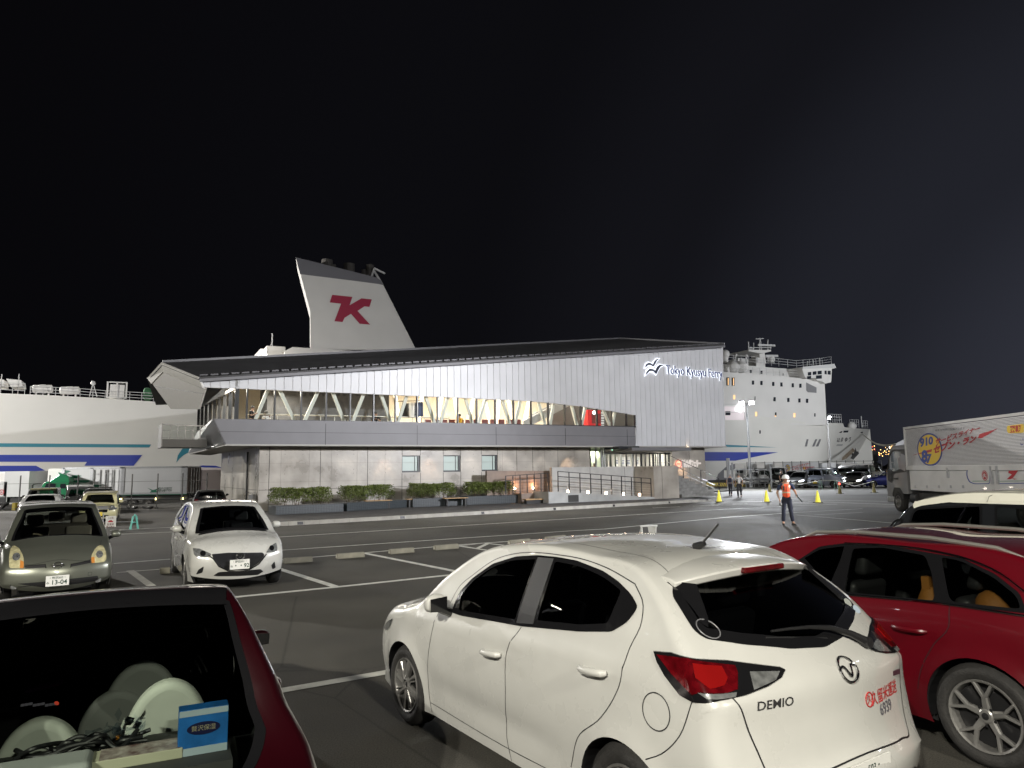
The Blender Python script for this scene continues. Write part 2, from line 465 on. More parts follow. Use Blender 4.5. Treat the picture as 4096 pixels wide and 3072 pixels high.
 def proj(s,o,ux,uy,poly,off=.004,holes=(),step=None,skirt=0.0,fn=None,mesh=None):
  """project a flat outline (axes ux, uy at o) along -(ux x uy) onto the body"""
  b=s.make_bvh();ux=Vector(ux).normalized();uy=Vector(uy).normalized();d=-(ux.cross(uy)).normalized();o=Vector(o)
  if mesh: V=[(v.co.x,v.co.y) for v in mesh.vertices];F=[tuple(p.vertices) for p in mesh.polygons]
  else:
   step=step or s.step;V,F=fill2d(dens(poly,step*.7),[dens(h,step*.7) for h in holes],step)
  vs=[]
  for a,c in V:
   p=o+ux*a+uy*c;h=b.ray_cast(p-d*8,d,16)
   q=h[0] if h[0] is not None else p
   vs.append(q-d*(off+(fn(a,c) if fn else 0)))
  fs=[]
  for f in F:
   a,c,e_=(vs[i] for i in f[:3]);fs.append(f if (c-a).cross(e_-a).dot(-d)>0 else f[::-1])
  mb=MB().add(vs,fs)
  if skirt: add_skirt(mb,d*skirt)
  return mb
 def strip(s,pts,width=.007,off=.002,sg=1,mode='side'):
  """thin ribbon along a 2-D polyline on the side skin or band"""
  P=spline(pts,s.step*.8);vs=[];n=len(P)
  for i in range(n):
   t=(P[min(n-1,i+1)]-P[max(0,i-1)]).normalized();nn=Vector((-t.y,t.x))*width/2
   for q in (P[i]+nn,P[i]-nn):
    vs.append(s.side(q.x,q.y,sg,off) if mode=='side' else s.band(q.x,q.y,off))
  return vs,[(2*i,2*i+1,2*i+3,2*i+2) for i in range(n-1)]
def add_skirt(mb,d):
 cnt={}
 for f in mb.f:
  for i in range(len(f)):
   a,b=f[i],f[(i+1) % len(f)];k=(min(a,b),max(a,b));cnt.setdefault(k,[]).append((a,b))
 vs=[];fs=[];n0=len(mb.v)
 for k,l in cnt.items():
  if len(l)==1:
   a,b=l[0];i=n0+len(vs);vs += [tuple(Vector(mb.v[a])+d),tuple(Vector(mb.v[b])+d)];fs.append((b,a,i,i+1))
 mb.v += vs;mb.f += fs;mb.m += [0]*len(fs)
def fill2d_rows(outer,holes,step,rows,s):
 vs=[tuple(p) for p in outer];es=[(i,(i+1) % len(vs)) for i in range(len(vs))]
 for h in holes:
  n0=len(vs);vs += [tuple(p) for p in h];es += [(n0+i,n0+(i+1) % len(h)) for i in range(len(h))]
 for p in rows:
  if not any(inside(p,h) or dist_poly(p,h)<.02 for h in holes): vs.append(p)
 n=int(2*s.T1/step)
 for S in s.S[1:-1]:
  for k in range(1,n):
   p=(S,-s.T1+2*s.T1*k/n)
   if not any(inside(p,h) or dist_poly(p,h)<step*.3 for h in holes): vs.append(p)
 r=delaunay_2d_cdt([Vector(p) for p in vs],es,[],0,1e-6);V,F=r[0],r[2];FO=[]
 for f in F:
  c=sum((V[i] for i in f),Vector((0,0)))/len(f)
  if not any(inside((c.x,c.y),h) for h in holes): FO.append(tuple(f))
 return [(v.x,v.y) for v in V],FO
# ---------------------------------------------------------------- wheels
def rim_mesh(R,style,wdt=.19):
 """rim of outer radius R, axis = y, face towards +y at y=0"""
 mb=MB();Ry=Matrix.Rotation(-pi/2,4,'X')   # z -> +y
 mb.lathe([(R,-.005),(R*.985,.006),(R*.93,0),(R*.90,-.03),(R*.88,-wdt),(R*.97,-wdt)],Ry,40)
 def spoke(a,r0,r1,w0,w1,y0,y1,th=.02,da=0.0):
  ca,sa=cos(a),sin(a);cb,sb=cos(a+da),sin(a+da)
  p0=Vector((ca*r0,y0,sa*r0));p1=Vector((cb*r1,y1,sb*r1));t=Vector((-sa,0,ca));t2=Vector((-sb,0,cb))
  vs=[p0-t*w0,p0+t*w0,p1+t2*w1,p1-t2*w1]
  top=[p0-t*w0*.6+Vector((0,.012,0)),p0+t*w0*.6+Vector((0,.012,0)),p1+t2*w1*.6+Vector((0,.010,0)),p1-t2*w1*.6+Vector((0,.010,0))]
  bot=[v-Vector((0,th,0)) for v in vs]
  mb.add(vs+top+bot,[(4,5,6,7),(0,1,5,4),(1,2,6,5),(2,3,7,6),(3,0,4,7),(0,8,9,1),(1,9,10,2),(2,10,11,3),(3,11,8,0)])
 hub_r=R*.2
 if style=='y5':                     # five forked spokes
  for k in range(5):
   a=pi/2+k*2*pi/5
   spoke(a,R*.10,R*.56,R*.12,R*.085,-.035,-.014)
   spoke(a-.02,R*.50,R*.93,R*.06,R*.045,-.016,-.004,da=-.24)
   spoke(a+.02,R*.50,R*.93,R*.06,R*.045,-.016,-.004,da=.24)
 elif style=='cap8':                 # plastic cover with twin curved spokes
  for k in range(8):
   a=k*2*pi/8
   spoke(a,R*.2,R*.90,R*.05,R*.075,-.01,-.008,da=.20);spoke(a+.22,R*.2,R*.90,R*.025,R*.03,-.012,-.010,da=.2)
  mb.lathe([(R*.36,-.008),(R*.2,.004)],Ry,24)
 elif style=='truck':
  mb.lathe([(R*.9,-.06),(R*.6,-.08),(R*.58,-.03),(R*.32,-.02),(R*.30,.08),(0.001,.09)],Ry,32)
  for k in range(8):
   a=k*pi/4;c=Vector((cos(a)*R*.45,-.02,sin(a)*R*.45));mb.tube([c,c+Vector((0,.03,0))],R*.05,6)
 else:                                 # plain multi-spoke
  n=10 if style=='m10' else 5
  for k in range(n):
   a=k*2*pi/n;spoke(a,R*.15,R*.92,R*(.05 if n==10 else .11),R*(.045 if n==10 else .08),-.03,-.006)
 if style != 'truck':
  mb.lathe([(hub_r,-.05),(hub_r,-.018),(hub_r*.8,-.012),(.001,-.010)],Ry,24)
  mb.cur=1
  mb.lathe([(R*.89,-.075),(.001,-.075)],Ry,24)
  mb.lathe([(hub_r*.5,-.009),(.001,-.006)],Ry,16)
  if style=='y5':
   for k in range(5):
    a=pi/2+pi/5+k*2*pi/5;c=Vector((cos(a)*R*.26,-.02,sin(a)*R*.26));mb.tube([c,c+Vector((0,.008,0))],R*.035,8)
  mb.cur=0
 me=mb.mesh('rim');me.materials.append(ALLOY);me.materials.append(BLACK)
 for p in me.polygons: p.use_smooth=False
 return me
def tyre_mesh(R,r,w_=.19):
 mb=MB();Ry=Matrix.Rotation(-pi/2,4,'X')
 prof=[(r*.99,-.01),(r+(R-r)*.25,.008),(r+(R-r)*.6,.012),(R-.03,.004),(R-.008,-.018),(R,-.04),(R,-w_*.5),(R,-w_+.03),(R-.02,-w_),(r,-w_)]
 mb.lathe(prof,Ry,48)
 for i in (1,2,3):                    # tread grooves
  y=-.02-(w_-.05)*i/4
 me=mb.mesh('tyre');me.materials.append(RUBBER)
 for p in me.polygons: p.use_smooth=True
 return me
WM={}
def add_wheel(root,x,y,R,r,style,wdt=.19):
 k=(R,r,style,wdt)
 if k not in WM: WM[k]=(tyre_mesh(R,r,wdt),rim_mesh(r,style,wdt))
 t=link('wheel',WM[k][0],root);t.location=(x,y,R)
 t.rotation_euler=(0,0,0 if y>0 else pi)
 rm=link('rim',WM[k][1],t);return t
# ---------------------------------------------------------------- car assembly
def plate(root,o,ux,uy,top,big,kana='',w_=.33,h_=.165,mt=None,ink=None):
 ux=Vector(ux).normalized();uy=Vector(uy).normalized();n_=ux.cross(uy);o=Vector(o)
 mb=MB();pl=[o+ux*a*w_/2+uy*b*h_/2-n_*.006 for a,b in ((-1,-1),(1,-1),(1,1),(-1,1))]
 mb.prism(pl,n_*.010);pb=mb.build('licence_plate',mt or PLATE,root)
 mb=MB()
 for body,size,cx,cy,bold in ((top,h_*.28,0,.28,.0006),(big,h_*.60,.07,-.16,.002),(kana,h_*.26,-.41,-.18,.0006)):
  if not body: continue
  me=text_mesh(body,size,bold);wd_=max(v.co.x for v in me.vertices)-min(v.co.x for v in me.vertices);kx=min(1,w_*.72/wd_)
  for v in me.vertices: v.co.x *= kx
  Mx=frame_matrix(o+n_*.006+ux*cx*w_+uy*cy*h_,ux,uy)
  mb.add([Mx @ v.co for v in me.vertices],[tuple(p.vertices) for p in me.polygons]);bpy.data.meshes.remove(me)
 if mb.v: mb.build('lettering',ink or INK,pb,fix=False)
 return pb
def seat(root,x,y,z,mt,w_=.5,rear=False):
 mb=MB()
 mb.box(x-.25,x+.27,y-w_/2,y+w_/2,z-.1,z+.05)
 a=x-.25
 pr=[(a-.02,z),(a+.12,z+.02),(a-.02,z+.55),(a-.14,z+.53)]
 mb.prism([(px,y-w_/2+.02,pz) for px,pz in pr],(0,w_-.04,0))
 pr=[(a-.16,z+.58),(a-.04,z+.59),(a-.10,z+.78),(a-.19,z+.77)]
 mb.prism([(px,y-.14,pz) for px,pz in pr],(0,.28,0))
 o=mb.build('seat',mt,root,smooth=True,bevel=.045,seg=4);return o
def make_car(name,b,sp,root=None,**kw):
 """b: Body; sp: dict of features"""
 root=root or empty(name)
 P=sp['paint'];hs=[dens(spline_poly(w_),b.step*.7) for w_ in sp['side_windows']]
 arches=[dens(circ(wx,wz,b.ra,40),b.step) for wx,wz in b.wheels]
 scr_={k: ([b.inv(p) for p in pl] if len(pl[0])==3 else [b.qy(*p) for p in pl]) for k,pl in sp['screens'].items()}
 scr_={k: (rounded(pl,.035) if len(sp['screens'][k][0])==3 else pl) for k,pl in scr_.items()}
 bh=[dens(pl,b.step*.7) for pl in scr_.values()]
 mb=b.skins(hs+arches,bh)
 body=mb.build('body',P,root,smooth=False,weld=.002,fix=False)
 for p in body.data.polygons: p.use_smooth=True
 auto(body,40)
 if sp.get('trim',True):
  mi=b.skins([grow(h,.01) for h in hs]+arches,[grow(h,.01) for h in bh],-.035,max(.07,b.step))
  t_=mi.build('interior_trim',sp.get('trim_mat',DARK),root,fix=False);
 # underbody
 x0=min(p[0] for p in b.edge)+.12;x1=max(p[0] for p in b.edge)-.12;ww=b.plan(-1)*.86
 um=MB();um.box(x0,x1,-ww*.72,ww*.72,sp.get('clr',.17),.36);
 xr=b.wheels[1][0];xf=b.wheels[0][0]
 um.box(xr+b.ra,xf-b.ra,-ww,ww,sp.get('clr',.17)+.02,.36)
 for wx,wz in b.wheels:                # wheel wells
  for sg in (1,-1):
   yo=b.W(wx,wz+b.ra)-.006
   vs=[];n=20
   for i in range(n+1):
    a=-.25+(pi+.5)*i/n
    for yy in (yo+.0,yo-.30): vs.append((wx+b.ra*cos(a),sg*(min(yy,b.W(wx+b.ra*cos(a),wz+b.ra*sin(a))-.004) if yy==yo else yy),wz+b.ra*sin(a)))
   um.add(vs,[(2*i,2*i+1,2*i+3,2*i+2) for i in range(n)])
   um.add([(wx+b.ra*cos(-.25+(pi+.5)*i/n),sg*(yo-.30),wz+b.ra*sin(-.25+(pi+.5)*i/n)) for i in range(n+1)],[tuple(range(n+1))])
 um.build('underbody',BLACK,root,fix=False)
 gm=sp.get('glass',CGLASS);gr=sp.get('glass_rear',CDARK)
 rub=MB()
 for i,h in enumerate(sp['side_windows']):
  for sg in (1,-1):
   h2=spline_poly(h);b.side_patch(h2,sg,-.006).build('side_window',gr if i in sp.get('dark',(1,2)) else gm,root,fix=False,smooth=True)
   m_=b.side_patch(grow(h2,.014),sg,.003,holes=[grow(h2,-.010)]);rub.add(m_.v,m_.f) if not sp.get('dlo') else None
 for k,pl in sp['screens'].items():
  pd=scr_[k];fr=sp.get('frit',.04)
  sc_=b.band_patch(pd,-.004).build(k,gr if (k=='rear_window' and 'back' in sp.get('dark',('back',))) or (k=='rear_window' and sp.get('dark_back')) else gm,root,fix=False,smooth=True)
  m_=b.band_patch(grow(pd,.006),.003,holes=[grow(pd,-fr)]);rub.add(m_.v,m_.f)
 if sp.get('dlo'):
  for sg in (1,-1): m_=b.side_patch(sp['dlo'],sg,.0035,holes=[grow(spline_poly(h),-.010) for h in sp['side_windows']]);rub.add(m_.v,m_.f)
 for h in sp.get('black',[]):
  for sg in (1,-1): m_=b.side_patch(h,sg,.0035);rub.add(m_.v,m_.f)
 rub.build('window_seals',BLACKG,root,fix=False,smooth=False)
 if sp.get('seams'):
  mb=MB()
  for ln in sp['seams']:
   for sg in (1,-1): mb.add(*b.strip(ln,.0055,.0015,sg))
  for ln in sp.get('bseams',[]): mb.add(*b.strip([b.qy(*p) for p in ln],.006,.0015,1,'band'))
  mb.build('panel_gaps',BLACK,root,fix=False)
 # wheels
 for wx,wz in b.wheels:
  for sg in (1,-1): add_wheel(root,wx,sg*(b.W(wx,wz+b.ra*.9)-sp.get('inset',.035)),sp['R'],sp['r'],sp['rim'],sp.get('tw',.19))
 # mirrors
 if 'mirror' in sp:
  mx_,mz_=sp['mirror'][:2];ms=sp.get('mscale',1.0)
  for sg in (1,-1):
   y0=b.W(mx_,mz_-.05)
   mb=MB();prof=[(-.07,-.055),(-.075,.05),(-.03,.085),(.07,.07),(.12,.0),(.06,-.07)]
   # housing: lofted pod
   rings=[]
   for t,sc in ((0,.55),(.15,.9),(.5,1.0),(.85,.88),(1,.4)):
    yy=y0+.05+.17*t*ms
    rings.append([(mx_+px*sc*.75*ms+.02*(1-t),sg*yy,mz_+pz*sc*ms) for px,pz in prof])
   vs=[v for r_ in rings for v in r_];n=6
   fs=[(i*n+j,i*n+(j+1) % n,(i+1)*n+(j+1) % n,(i+1)*n+j) for i in range(4) for j in range(n)]+[tuple(range(n)),tuple(range(24,30))]
   mb.add(vs,fs);mo=mb.build('door_mirror',sp.get('mirror_mat',P),root,smooth=True)
   ss=mo.modifiers.new('s','SUBSURF');ss.levels=ss.render_levels=2
   m2=MB();m2.tube([(mx_+.02,sg*(y0-.03),mz_-.09),(mx_,sg*(y0+.11),mz_-.03)],[.035,.028],8)
   m2.add([(mx_-.058*ms,sg*(y0+.05+.17*ms*a),mz_+c*ms) for a,c in ((.12,-.05),(.9,-.04),(.92,.05),(.12,.06))],[(0,1,2,3)])
   m2.build('mirror_glass',BLACKG,mo)
 for hx,hz in sp.get('handles',[]):
  for sg in (1,-1):
   y0=b.W(hx,hz);mb=MB()
   pts=[b.side(hx+.105-.21*t,hz-.012+.020*t,sg,.012+.034*sin(pi*min(1,max(0,t))) ** .4) for t in [i/10 for i in range(11)]]
   mb.tube(pts,[.012]+[.021]*9+[.013],12);mb.build('door_handle',sp.get('handle_mat',P),root,smooth=True)
 return root
def spline_poly(h):
 """h: list of (x, z) or (x, z, 'c') corners; smooth closed loop, corner points kept slightly rounded"""
 return rounded([p[:2] for p in h],[p[2] if len(p)>2 else .03 for p in h],5)
# ---------------------------------------------------------------- lights (every lamp sits on a post or fixture; some posts are added unseen)
LAMPW=emis('lamp_glow_cool',(.95,.97,1.0),60);LAMPY=emis('lamp_glow_warm',(1,.93,.76),50)
def lamp_post(name,base,top,head_dir,energy,col,label,em=None,heads=1,r=.07,cone=None,shadow=.12,group='floodlight posts around the car park',aim=None):
 base=Vector(base);H_=top;root=empty(name,base,0,label,'street lamp',group)
 mb=MB();mb.tube([(0,0,0),(0,0,H_*.5),(0,0,H_)],[r*1.5,r*1.15,r*.8],12);mb.tube([(0,0,0),(0,0,.06)],r*2.6,12);mb.build('pole',STEEL,root,smooth=True)
 hd=Vector((head_dir[0],head_dir[1],0)).normalized();sd=Vector((-hd.y,hd.x,0))
 for k in range(heads):
  o=sd*(k-(heads-1)/2)*.9
  mb=MB();mb.bar(Vector((0,0,H_)),o+hd*.12+Vector((0,0,H_)),.05)
  c=o+hd*.3+Vector((0,0,H_+.03));u=(hd*.9+Vector((0,0,-.45))).normalized();v=u.cross(sd)
  mb.bar(c-u*.10,c+u*.10,.5,.42,up=v);h_=mb.build('lamp_head',STEEL,root,bevel=.02)
  q=c+u*.105;a=sd*.21;b_=v*.17
  m2=MB();m2.add([q-a-b_,q+a-b_,q+a+b_,q-a+b_],[(0,1,2,3)]);m2.build('lamp_lens',em or LAMPW,h_)
  l=bpy.data.lights.new('floodlight','SPOT');l.energy=energy;l.color=col;l.shadow_soft_size=shadow;l.spot_size=radians(cone or 150);l.spot_blend=.6
  lo=bpy.data.objects.new('floodlight',l);COL.objects.link(lo);lo.parent=root;lo.location=q+u*.05
  aim=(Vector(aim)-Vector(base)-lo.location) if aim else (hd+Vector((0,0,-.75)));lo.rotation_euler=aim.to_track_quat('-Z','Y').to_euler()
 return root
# ---------------------------------------------------------------- the ground
ASPH=bpy.data.materials.new('asphalt');ASPH.use_nodes=True
def _asph(m,base,var,tint):
 t=m.node_tree;b=t.nodes['Principled BSDF'];tcn=t.nodes.new('ShaderNodeTexCoord')
 n1=t.nodes.new('ShaderNodeTexNoise');n1.inputs['Scale'].default_value=.35;n1.inputs['Detail'].default_value=5;t.links.new(tcn.outputs['Object'],n1.inputs['Vector'])
 n2=t.nodes.new('ShaderNodeTexNoise');n2.inputs['Scale'].default_value=90;n2.inputs['Detail'].default_value=3;t.links.new(tcn.outputs['Object'],n2.inputs['Vector'])
 n3=t.nodes.new('ShaderNodeTexVoronoi');n3.inputs['Scale'].default_value=140;t.links.new(tcn.outputs['Object'],n3.inputs['Vector'])
 r1=t.nodes.new('ShaderNodeValToRGB');r1.color_ramp.elements[0].position=.35;r1.color_ramp.elements[1].position=.65
 r1.color_ramp.elements[0].color=(*[c*(1-var) for c in base],1);r1.color_ramp.elements[1].color=(*[c*(1+var) for c in base],1)
 t.links.new(n1.outputs[0],r1.inputs[0])
 r2=t.nodes.new('ShaderNodeValToRGB');r2.color_ramp.elements[0].position=.3;r2.color_ramp.elements[1].position=.72;r2.color_ramp.elements[0].color=(.55,.55,.55,1);r2.color_ramp.elements[1].color=(1.5,1.5,1.45,1)
 t.links.new(n2.outputs[0],r2.inputs[0])
 mx_=t.nodes.new('ShaderNodeMixRGB');mx_.blend_type='MULTIPLY';mx_.inputs[0].default_value=1;t.links.new(r1.outputs[0],mx_.inputs[1]);t.links.new(r2.outputs[0],mx_.inputs[2])
 n4=t.nodes.new('ShaderNodeTexNoise');n4.inputs['Scale'].default_value=.16;n4.inputs['Detail'].default_value=9;n4.inputs['Roughness'].default_value=.7;t.links.new(tcn.outputs['Object'],n4.inputs['Vector'])
 r4=t.nodes.new('ShaderNodeValToRGB');r4.color_ramp.elements[0].position=.44;r4.color_ramp.elements[1].position=.60;r4.color_ramp.elements[0].color=(1.12,1.10,1.06,1);r4.color_ramp.elements[1].color=(.72,.72,.74,1);t.links.new(n4.outputs[0],r4.inputs[0])
 m4=t.nodes.new('ShaderNodeMixRGB');m4.blend_type='MULTIPLY';m4.inputs[0].default_value=.8;t.links.new(mx_.outputs[0],m4.inputs[1]);t.links.new(r4.outputs[0],m4.inputs[2])
 v5=t.nodes.new('ShaderNodeTexVoronoi');v5.feature='DISTANCE_TO_EDGE';v5.inputs['Scale'].default_value=.22;w5=t.nodes.new('ShaderNodeMixRGB');w5.inputs[0].default_value=.06;t.links.new(tcn.outputs['Object'],w5.inputs[1]);t.links.new(n1.outputs[1],w5.inputs[2]);t.links.new(w5.outputs[0],v5.inputs['Vector'])
 r5=t.nodes.new('ShaderNodeValToRGB');r5.color_ramp.elements[0].position=.0;r5.color_ramp.elements[1].position=.004;r5.color_ramp.elements[0].color=(.45,.45,.45,1);r5.color_ramp.elements[1].color=(1,1,1,1);t.links.new(v5.outputs[0],r5.inputs[0])
 m5=t.nodes.new('ShaderNodeMixRGB');m5.blend_type='MULTIPLY';m5.inputs[0].default_value=.7;t.links.new(m4.outputs[0],m5.inputs[1]);t.links.new(r5.outputs[0],m5.inputs[2]);mx_=m5
 mr5=t.nodes.new('ShaderNodeMapRange');mr5.inputs[1].default_value=.4;mr5.inputs[2].default_value=.62;mr5.inputs[3].default_value=.88;mr5.inputs[4].default_value=.66;t.links.new(n4.outputs[0],mr5.inputs[0]);t.links.new(mr5.outputs[0],b.inputs['Roughness'])
 t.links.new(mx_.outputs[0],b.inputs['Base Color']);b.inputs['Specular IOR Level'].default_value=.35
 bp=t.nodes.new('ShaderNodeBump');bp.inputs['Strength'].default_value=.35;bp.inputs['Distance'].default_value=.006;t.links.new(n3.outputs[0],bp.inputs['Height']);t.links.new(bp.outputs[0],b.inputs['Normal'])
_asph(ASPH,(.062,.059,.052),.2,0)
PAVE=mat('sidewalk_paving',(.085,.082,.08),.8,noise=.2,nscale=1.5,bump=.3,bscale=120)
LINE=mat('road_paint',(.62,.62,.57),.6,noise=.22,nscale=6,bump=.2,bscale=150)
CONC=mat('kerb_concrete',(.36,.35,.32),.8,noise=.18,nscale=2.5,bump=.4,bscale=50)
def V2(p): return (p.x,p.y)
def sheet(name,poly,z,m,kind='structure',th=0.0):
 mb=MB();mb.add([(x,y,z) for x,y in poly],[tuple(range(len(poly)))])
 o=mb.build(name,m,fix=False)
 if o.data.polygons[0].normal.z<0: o.data.flip_normals()
 return tag(o,kind=kind)
ea=math.atan((6900-2048)/FPX);E_=Vector((sin(ea),cos(ea),0));N_=Vector((-cos(ea),sin(ea),0))     # along the terminal, and into it
B0=at(1032,1960,35.8);B0.z=0                       # south-west foot of the concrete storey
def bw(s_,t_,z_=0): return B0+E_*s_+N_*t_+Vector((0,0,z_))
def bl(px,py,t_=0.0):                                    # surveyed point on the terminal's plane t -> (s, z)
 q=on_plane(px,py,bw(0,t_),N_)-B0;return (q.dot(E_),q.z)
fA=G(0,2051);fB=G(1000,2030)                         # line of the kerb under the boundary fence
fd=(fB-fA).normalized()
sheet('car_park_ground',[(-260,-80),(260,-80),(260,190),V2(bw(48,60)),V2(bw(-6,16)),V2(fB+fd*4+Vector((0,.8,0))),V2(fA-fd*70+Vector((0,.8,0)))],0,ASPH)
sheet('quay_apron_ground',[(-400,20),(300,20),(300,240),(-400,240)],-.70,ASPH)
WATER=mat('harbour_water',(.004,.006,.010),.12,bump=.5,bscale=.6)
sheet('sea_water',[(-3000,60),(3500,60),(3500,3500),(-3000,3500)],-3.0,WATER)
def mark(pts,wd,name='road_marking',z=.004,m=None,pix=True):
 P_=[G(*p) for p in pts] if pix else [Vector((p[0],p[1],0)) for p in pts];n=len(P_);vs=[]
 for i in range(n):
  d=(P_[min(n-1,i+1)]-P_[max(0,i-1)]).normalized();nn=Vector((-d.y,d.x,0))*wd/2;vs += [P_[i]+nn,P_[i]-nn]
 for v in vs: v.z=z
 mb=MB();mb.add(vs,[(2*i,2*i+1,2*i+3,2*i+2) for i in range(n-1)]);o=mb.build(name,m or LINE,fix=False)
 if o.data.polygons[0].normal.z<0: o.data.flip_normals()
 return tag(o,kind='structure')
for i,(p,w_) in enumerate([
 ([(440,2139),(693,2128),(1109,2149-40+40),(2300,2074),(2850,2040)],.12),([(2850,2040),(3132,2026),(3349,2017)],.12),
 ([(455,2255),(681,2237)],.12),([(440,2122),(700,2109)],.14),([(1121,2202),(2300,2123),(2415,2117)],.12),([(2415,2117),(2900,2070),(3151,2052),(3450,2035)],.12),
 ([(467,2291),(1125,2240),(1830,2180),(2300,2148)],.12),
 ([(1100,2271),(1343,2348)],.15),([(1450,2212),(1862,2294)],.15),([(520,2283),(609,2347)],.15),
 ([(900,2393),(1343,2349),(1881,2292)],.15),([(1000,2785),(1600,2681)],.15),
 ([(1834,2184),(1938,2173),(2240,2207)],.13),([(1834,2184),(2160,2235)],.13),([(1906,2196),(1951,2175)],.13),([(1976,2207),(2014,2187)],.13),([(2060,2219),(2090,2196)],.13),
 ([(3175,2011),(3262,2014)],.15),([(3230,2006),(3450,2014),(3600,2019)],.15),([(3186,2000),(3450,2004),(3560,2006)],.15),([(3186,2060),(3450,2082),(3620,2097)],.12),([(3257,2060),(3450,2050)],.10),
 ([(2850,2021),(2893,2020)],.12),([(2931,2017),(2991,2016)],.12),([(2953,2007),(3175,2003)],.15),([(2310,2078),(2420,2070)],.01),([(2610,2032),(2720,2027)],.12),([(2770,2025),(2890,2020)],.12),
 ([(2900,1966),(3500,1961)],.25)]):
 if i==0: mark([(440,2139),(693,2128)],.12);mark([(1060,2152),(1109,2149),(2300,2074),(2850,2040)],.12)
 else: mark(p,w_,z=.004+.0006*(i % 5))
# patched strip of smoother asphalt along the bays
# kerb and sidewalk in front of the terminal
k0=G(700,2128);k1=G(1085,2107);kd=(G(2870,2004)-k1).normalized();kn=Vector((-kd.y,kd.x,0));KL=(G(2870,2004)-k1).length
mb=MB();q0=k1-kd*1.2;
n=int((KL+1.2)/.62)
for i in range(n):
 a=q0+kd*(.62*i);b_=q0+kd*(.62*(i+1)-.012);h=.15 if i<n-4 else .15-.03*(i-n+4)
 mb.prism([a,a+kn*.02+Vector((0,0,h)),a+kn*.20+Vector((0,0,h)),a+kn*.20],b_-a)
tag(mb.build('kerb',CONC),kind='structure')
mbd=MB()
for (xa,xb,y) in ((1183,1215,2100),(1598,1627,2077),(1919,1940,2058),(2199,2219,2041),(2449,2467,2028),(2693,2709,2016)):
 a,b_=G(xa,y),G(xb,y);a=k1+kd*(a-k1).dot(kd);b_=k1+kd*(b_-k1).dot(kd)
 mbd.prism([a-kn*.006+Vector((0,0,.02)),b_-kn*.006+Vector((0,0,.02)),b_+kn*.016+Vector((0,0,.13)),a+kn*.016+Vector((0,0,.13))],-kn*.01)
tag(mbd.build('kerb_drain',BLACK),kind='structure')
pv=[q0+kn*.20,q0+kd*(KL+.6)+kn*.20,q0+kd*(KL+.6)+kn*9,bw(40,5),bw(-2,5),q0+kn*6.5]
mb=MB();mb.prism([Vector((p.x,p.y,-.05)) for p in pv],(0,0,.17));tag(mb.build('sidewalk',PAVE),kind='structure')
pv2=[q0+kd*(KL+.62)+kn*.4,G(3250,1984),G(3560,1976),G(3560,1955),q0+kd*(KL+.62)+kn*20]
sheet('lamplit_forecourt',[V2(p) for p in pv2],.008,mat('lamplit_concrete',(.12,.118,.112),.8,noise=.15,nscale=.8,bump=.2,bscale=90))  # lamp's brightness is put into the paler colour of this paving
mark([(0,2058),(300,2049),(800,2040),(960,2036)],.28,name='boundary_kerb',z=.10,m=CONC)
# concrete wheel stops
ws=[(639,681,2297),(1135,1251,2256),(1349,1460,2237),(1562,1659,2218),(1743,1837,2202),(2043,2125,2180),(2191,2267,2165)]
WSL=['concrete wheel stop beside the left wheel of the small white hatchback','concrete wheel stop just right of the small white hatchback','concrete wheel stop at the head of the white bay line, left of it','concrete wheel stop in the empty bay right of the bay line',
       'concrete wheel stop at the left point of the hatched triangle','concrete wheel stop right behind the hatched triangle','farthest concrete wheel stop, just above the white hatchback roof']
for (xa,xb,y),lb in zip(ws,WSL):
 a,b_=G(xa,y),G(xb,y-8 if xb-xa>60 else y-3);d=(b_-a);L=d.length;d.normalize();nn=Vector((-d.y,d.x,0))
 r_=empty('wheel_stop',a,atan2(d.y,d.x),lb,'wheel stop','concrete wheel stops at the bay heads')
 mb=MB();mb.prism([(0,-.0,0),(0,.025,.12),(0,.13,.12),(0,.155,0)],(L,0,0));mb.build('block',mat('wheel_stop_concrete',(.20,.19,.15),.85,noise=.2,nscale=5),r_,bevel=.015)
 mb=MB();mb.prism([(-.004,.03,.02),(-.004,.045,.10),(-.004,.11,.10),(-.004,.125,.02)],(.003,0,0));mb.build('reflector',mat('reflector',(.45,.43,.36),.4),r_)
# lamp posts: two seen in the picture, others stand unseen; the facade, bow, funnel and truck floods are added
lamp_post('lamp_post',G(3004,1954),7.95,(-.35,-1),9000,(.93,.96,1.0),'tall floodlight post glaring beside the right end of the terminal',heads=2,r=.10)
lamp_post('lamp_post',at(3326,1950,88).xy.to_3d(),7.9,(.35,-.8),3500,(.93,.96,1.0),'smaller floodlight post in front of the ferry bow',r=.10)
LW=(1,.95,.83)
lamp_post('lamp_post',(-8,-14,0),12,(.15,1),12500,LW,'tall floodlight post behind the viewer on the left',em=LAMPY,heads=2,r=.11)
lamp_post('lamp_post',(9,-13,0),10,(.0,1),5200,LW,'tall floodlight post behind the viewer on the right',em=LAMPY,heads=2,r=.11)
lamp_post('lamp_post',(-58,40,0),11,(.3,1),33000,(1,.97,.92),'floodlight post lighting the ferry stern, far left',em=LAMPY,heads=2,r=.11,cone=100,aim=(-44,82,4))
lamp_post('lamp_post',(30,12,0),12,(-.8,.9),39000,(.96,.96,1),'added unseen floodlight post right of the viewer washing the terminal facade',heads=2,r=.11,cone=62,aim=(2,46,8))  # added unseen post to brighten the facade
lamp_post('lamp_post',(-30,8,0),12,(.5,1),3500,(1,.95,.88),'added unseen floodlight post left of the viewer washing the terminal facade',heads=1,r=.11,cone=70,aim=(-12,42,6))  # added out of view as a second facade wash
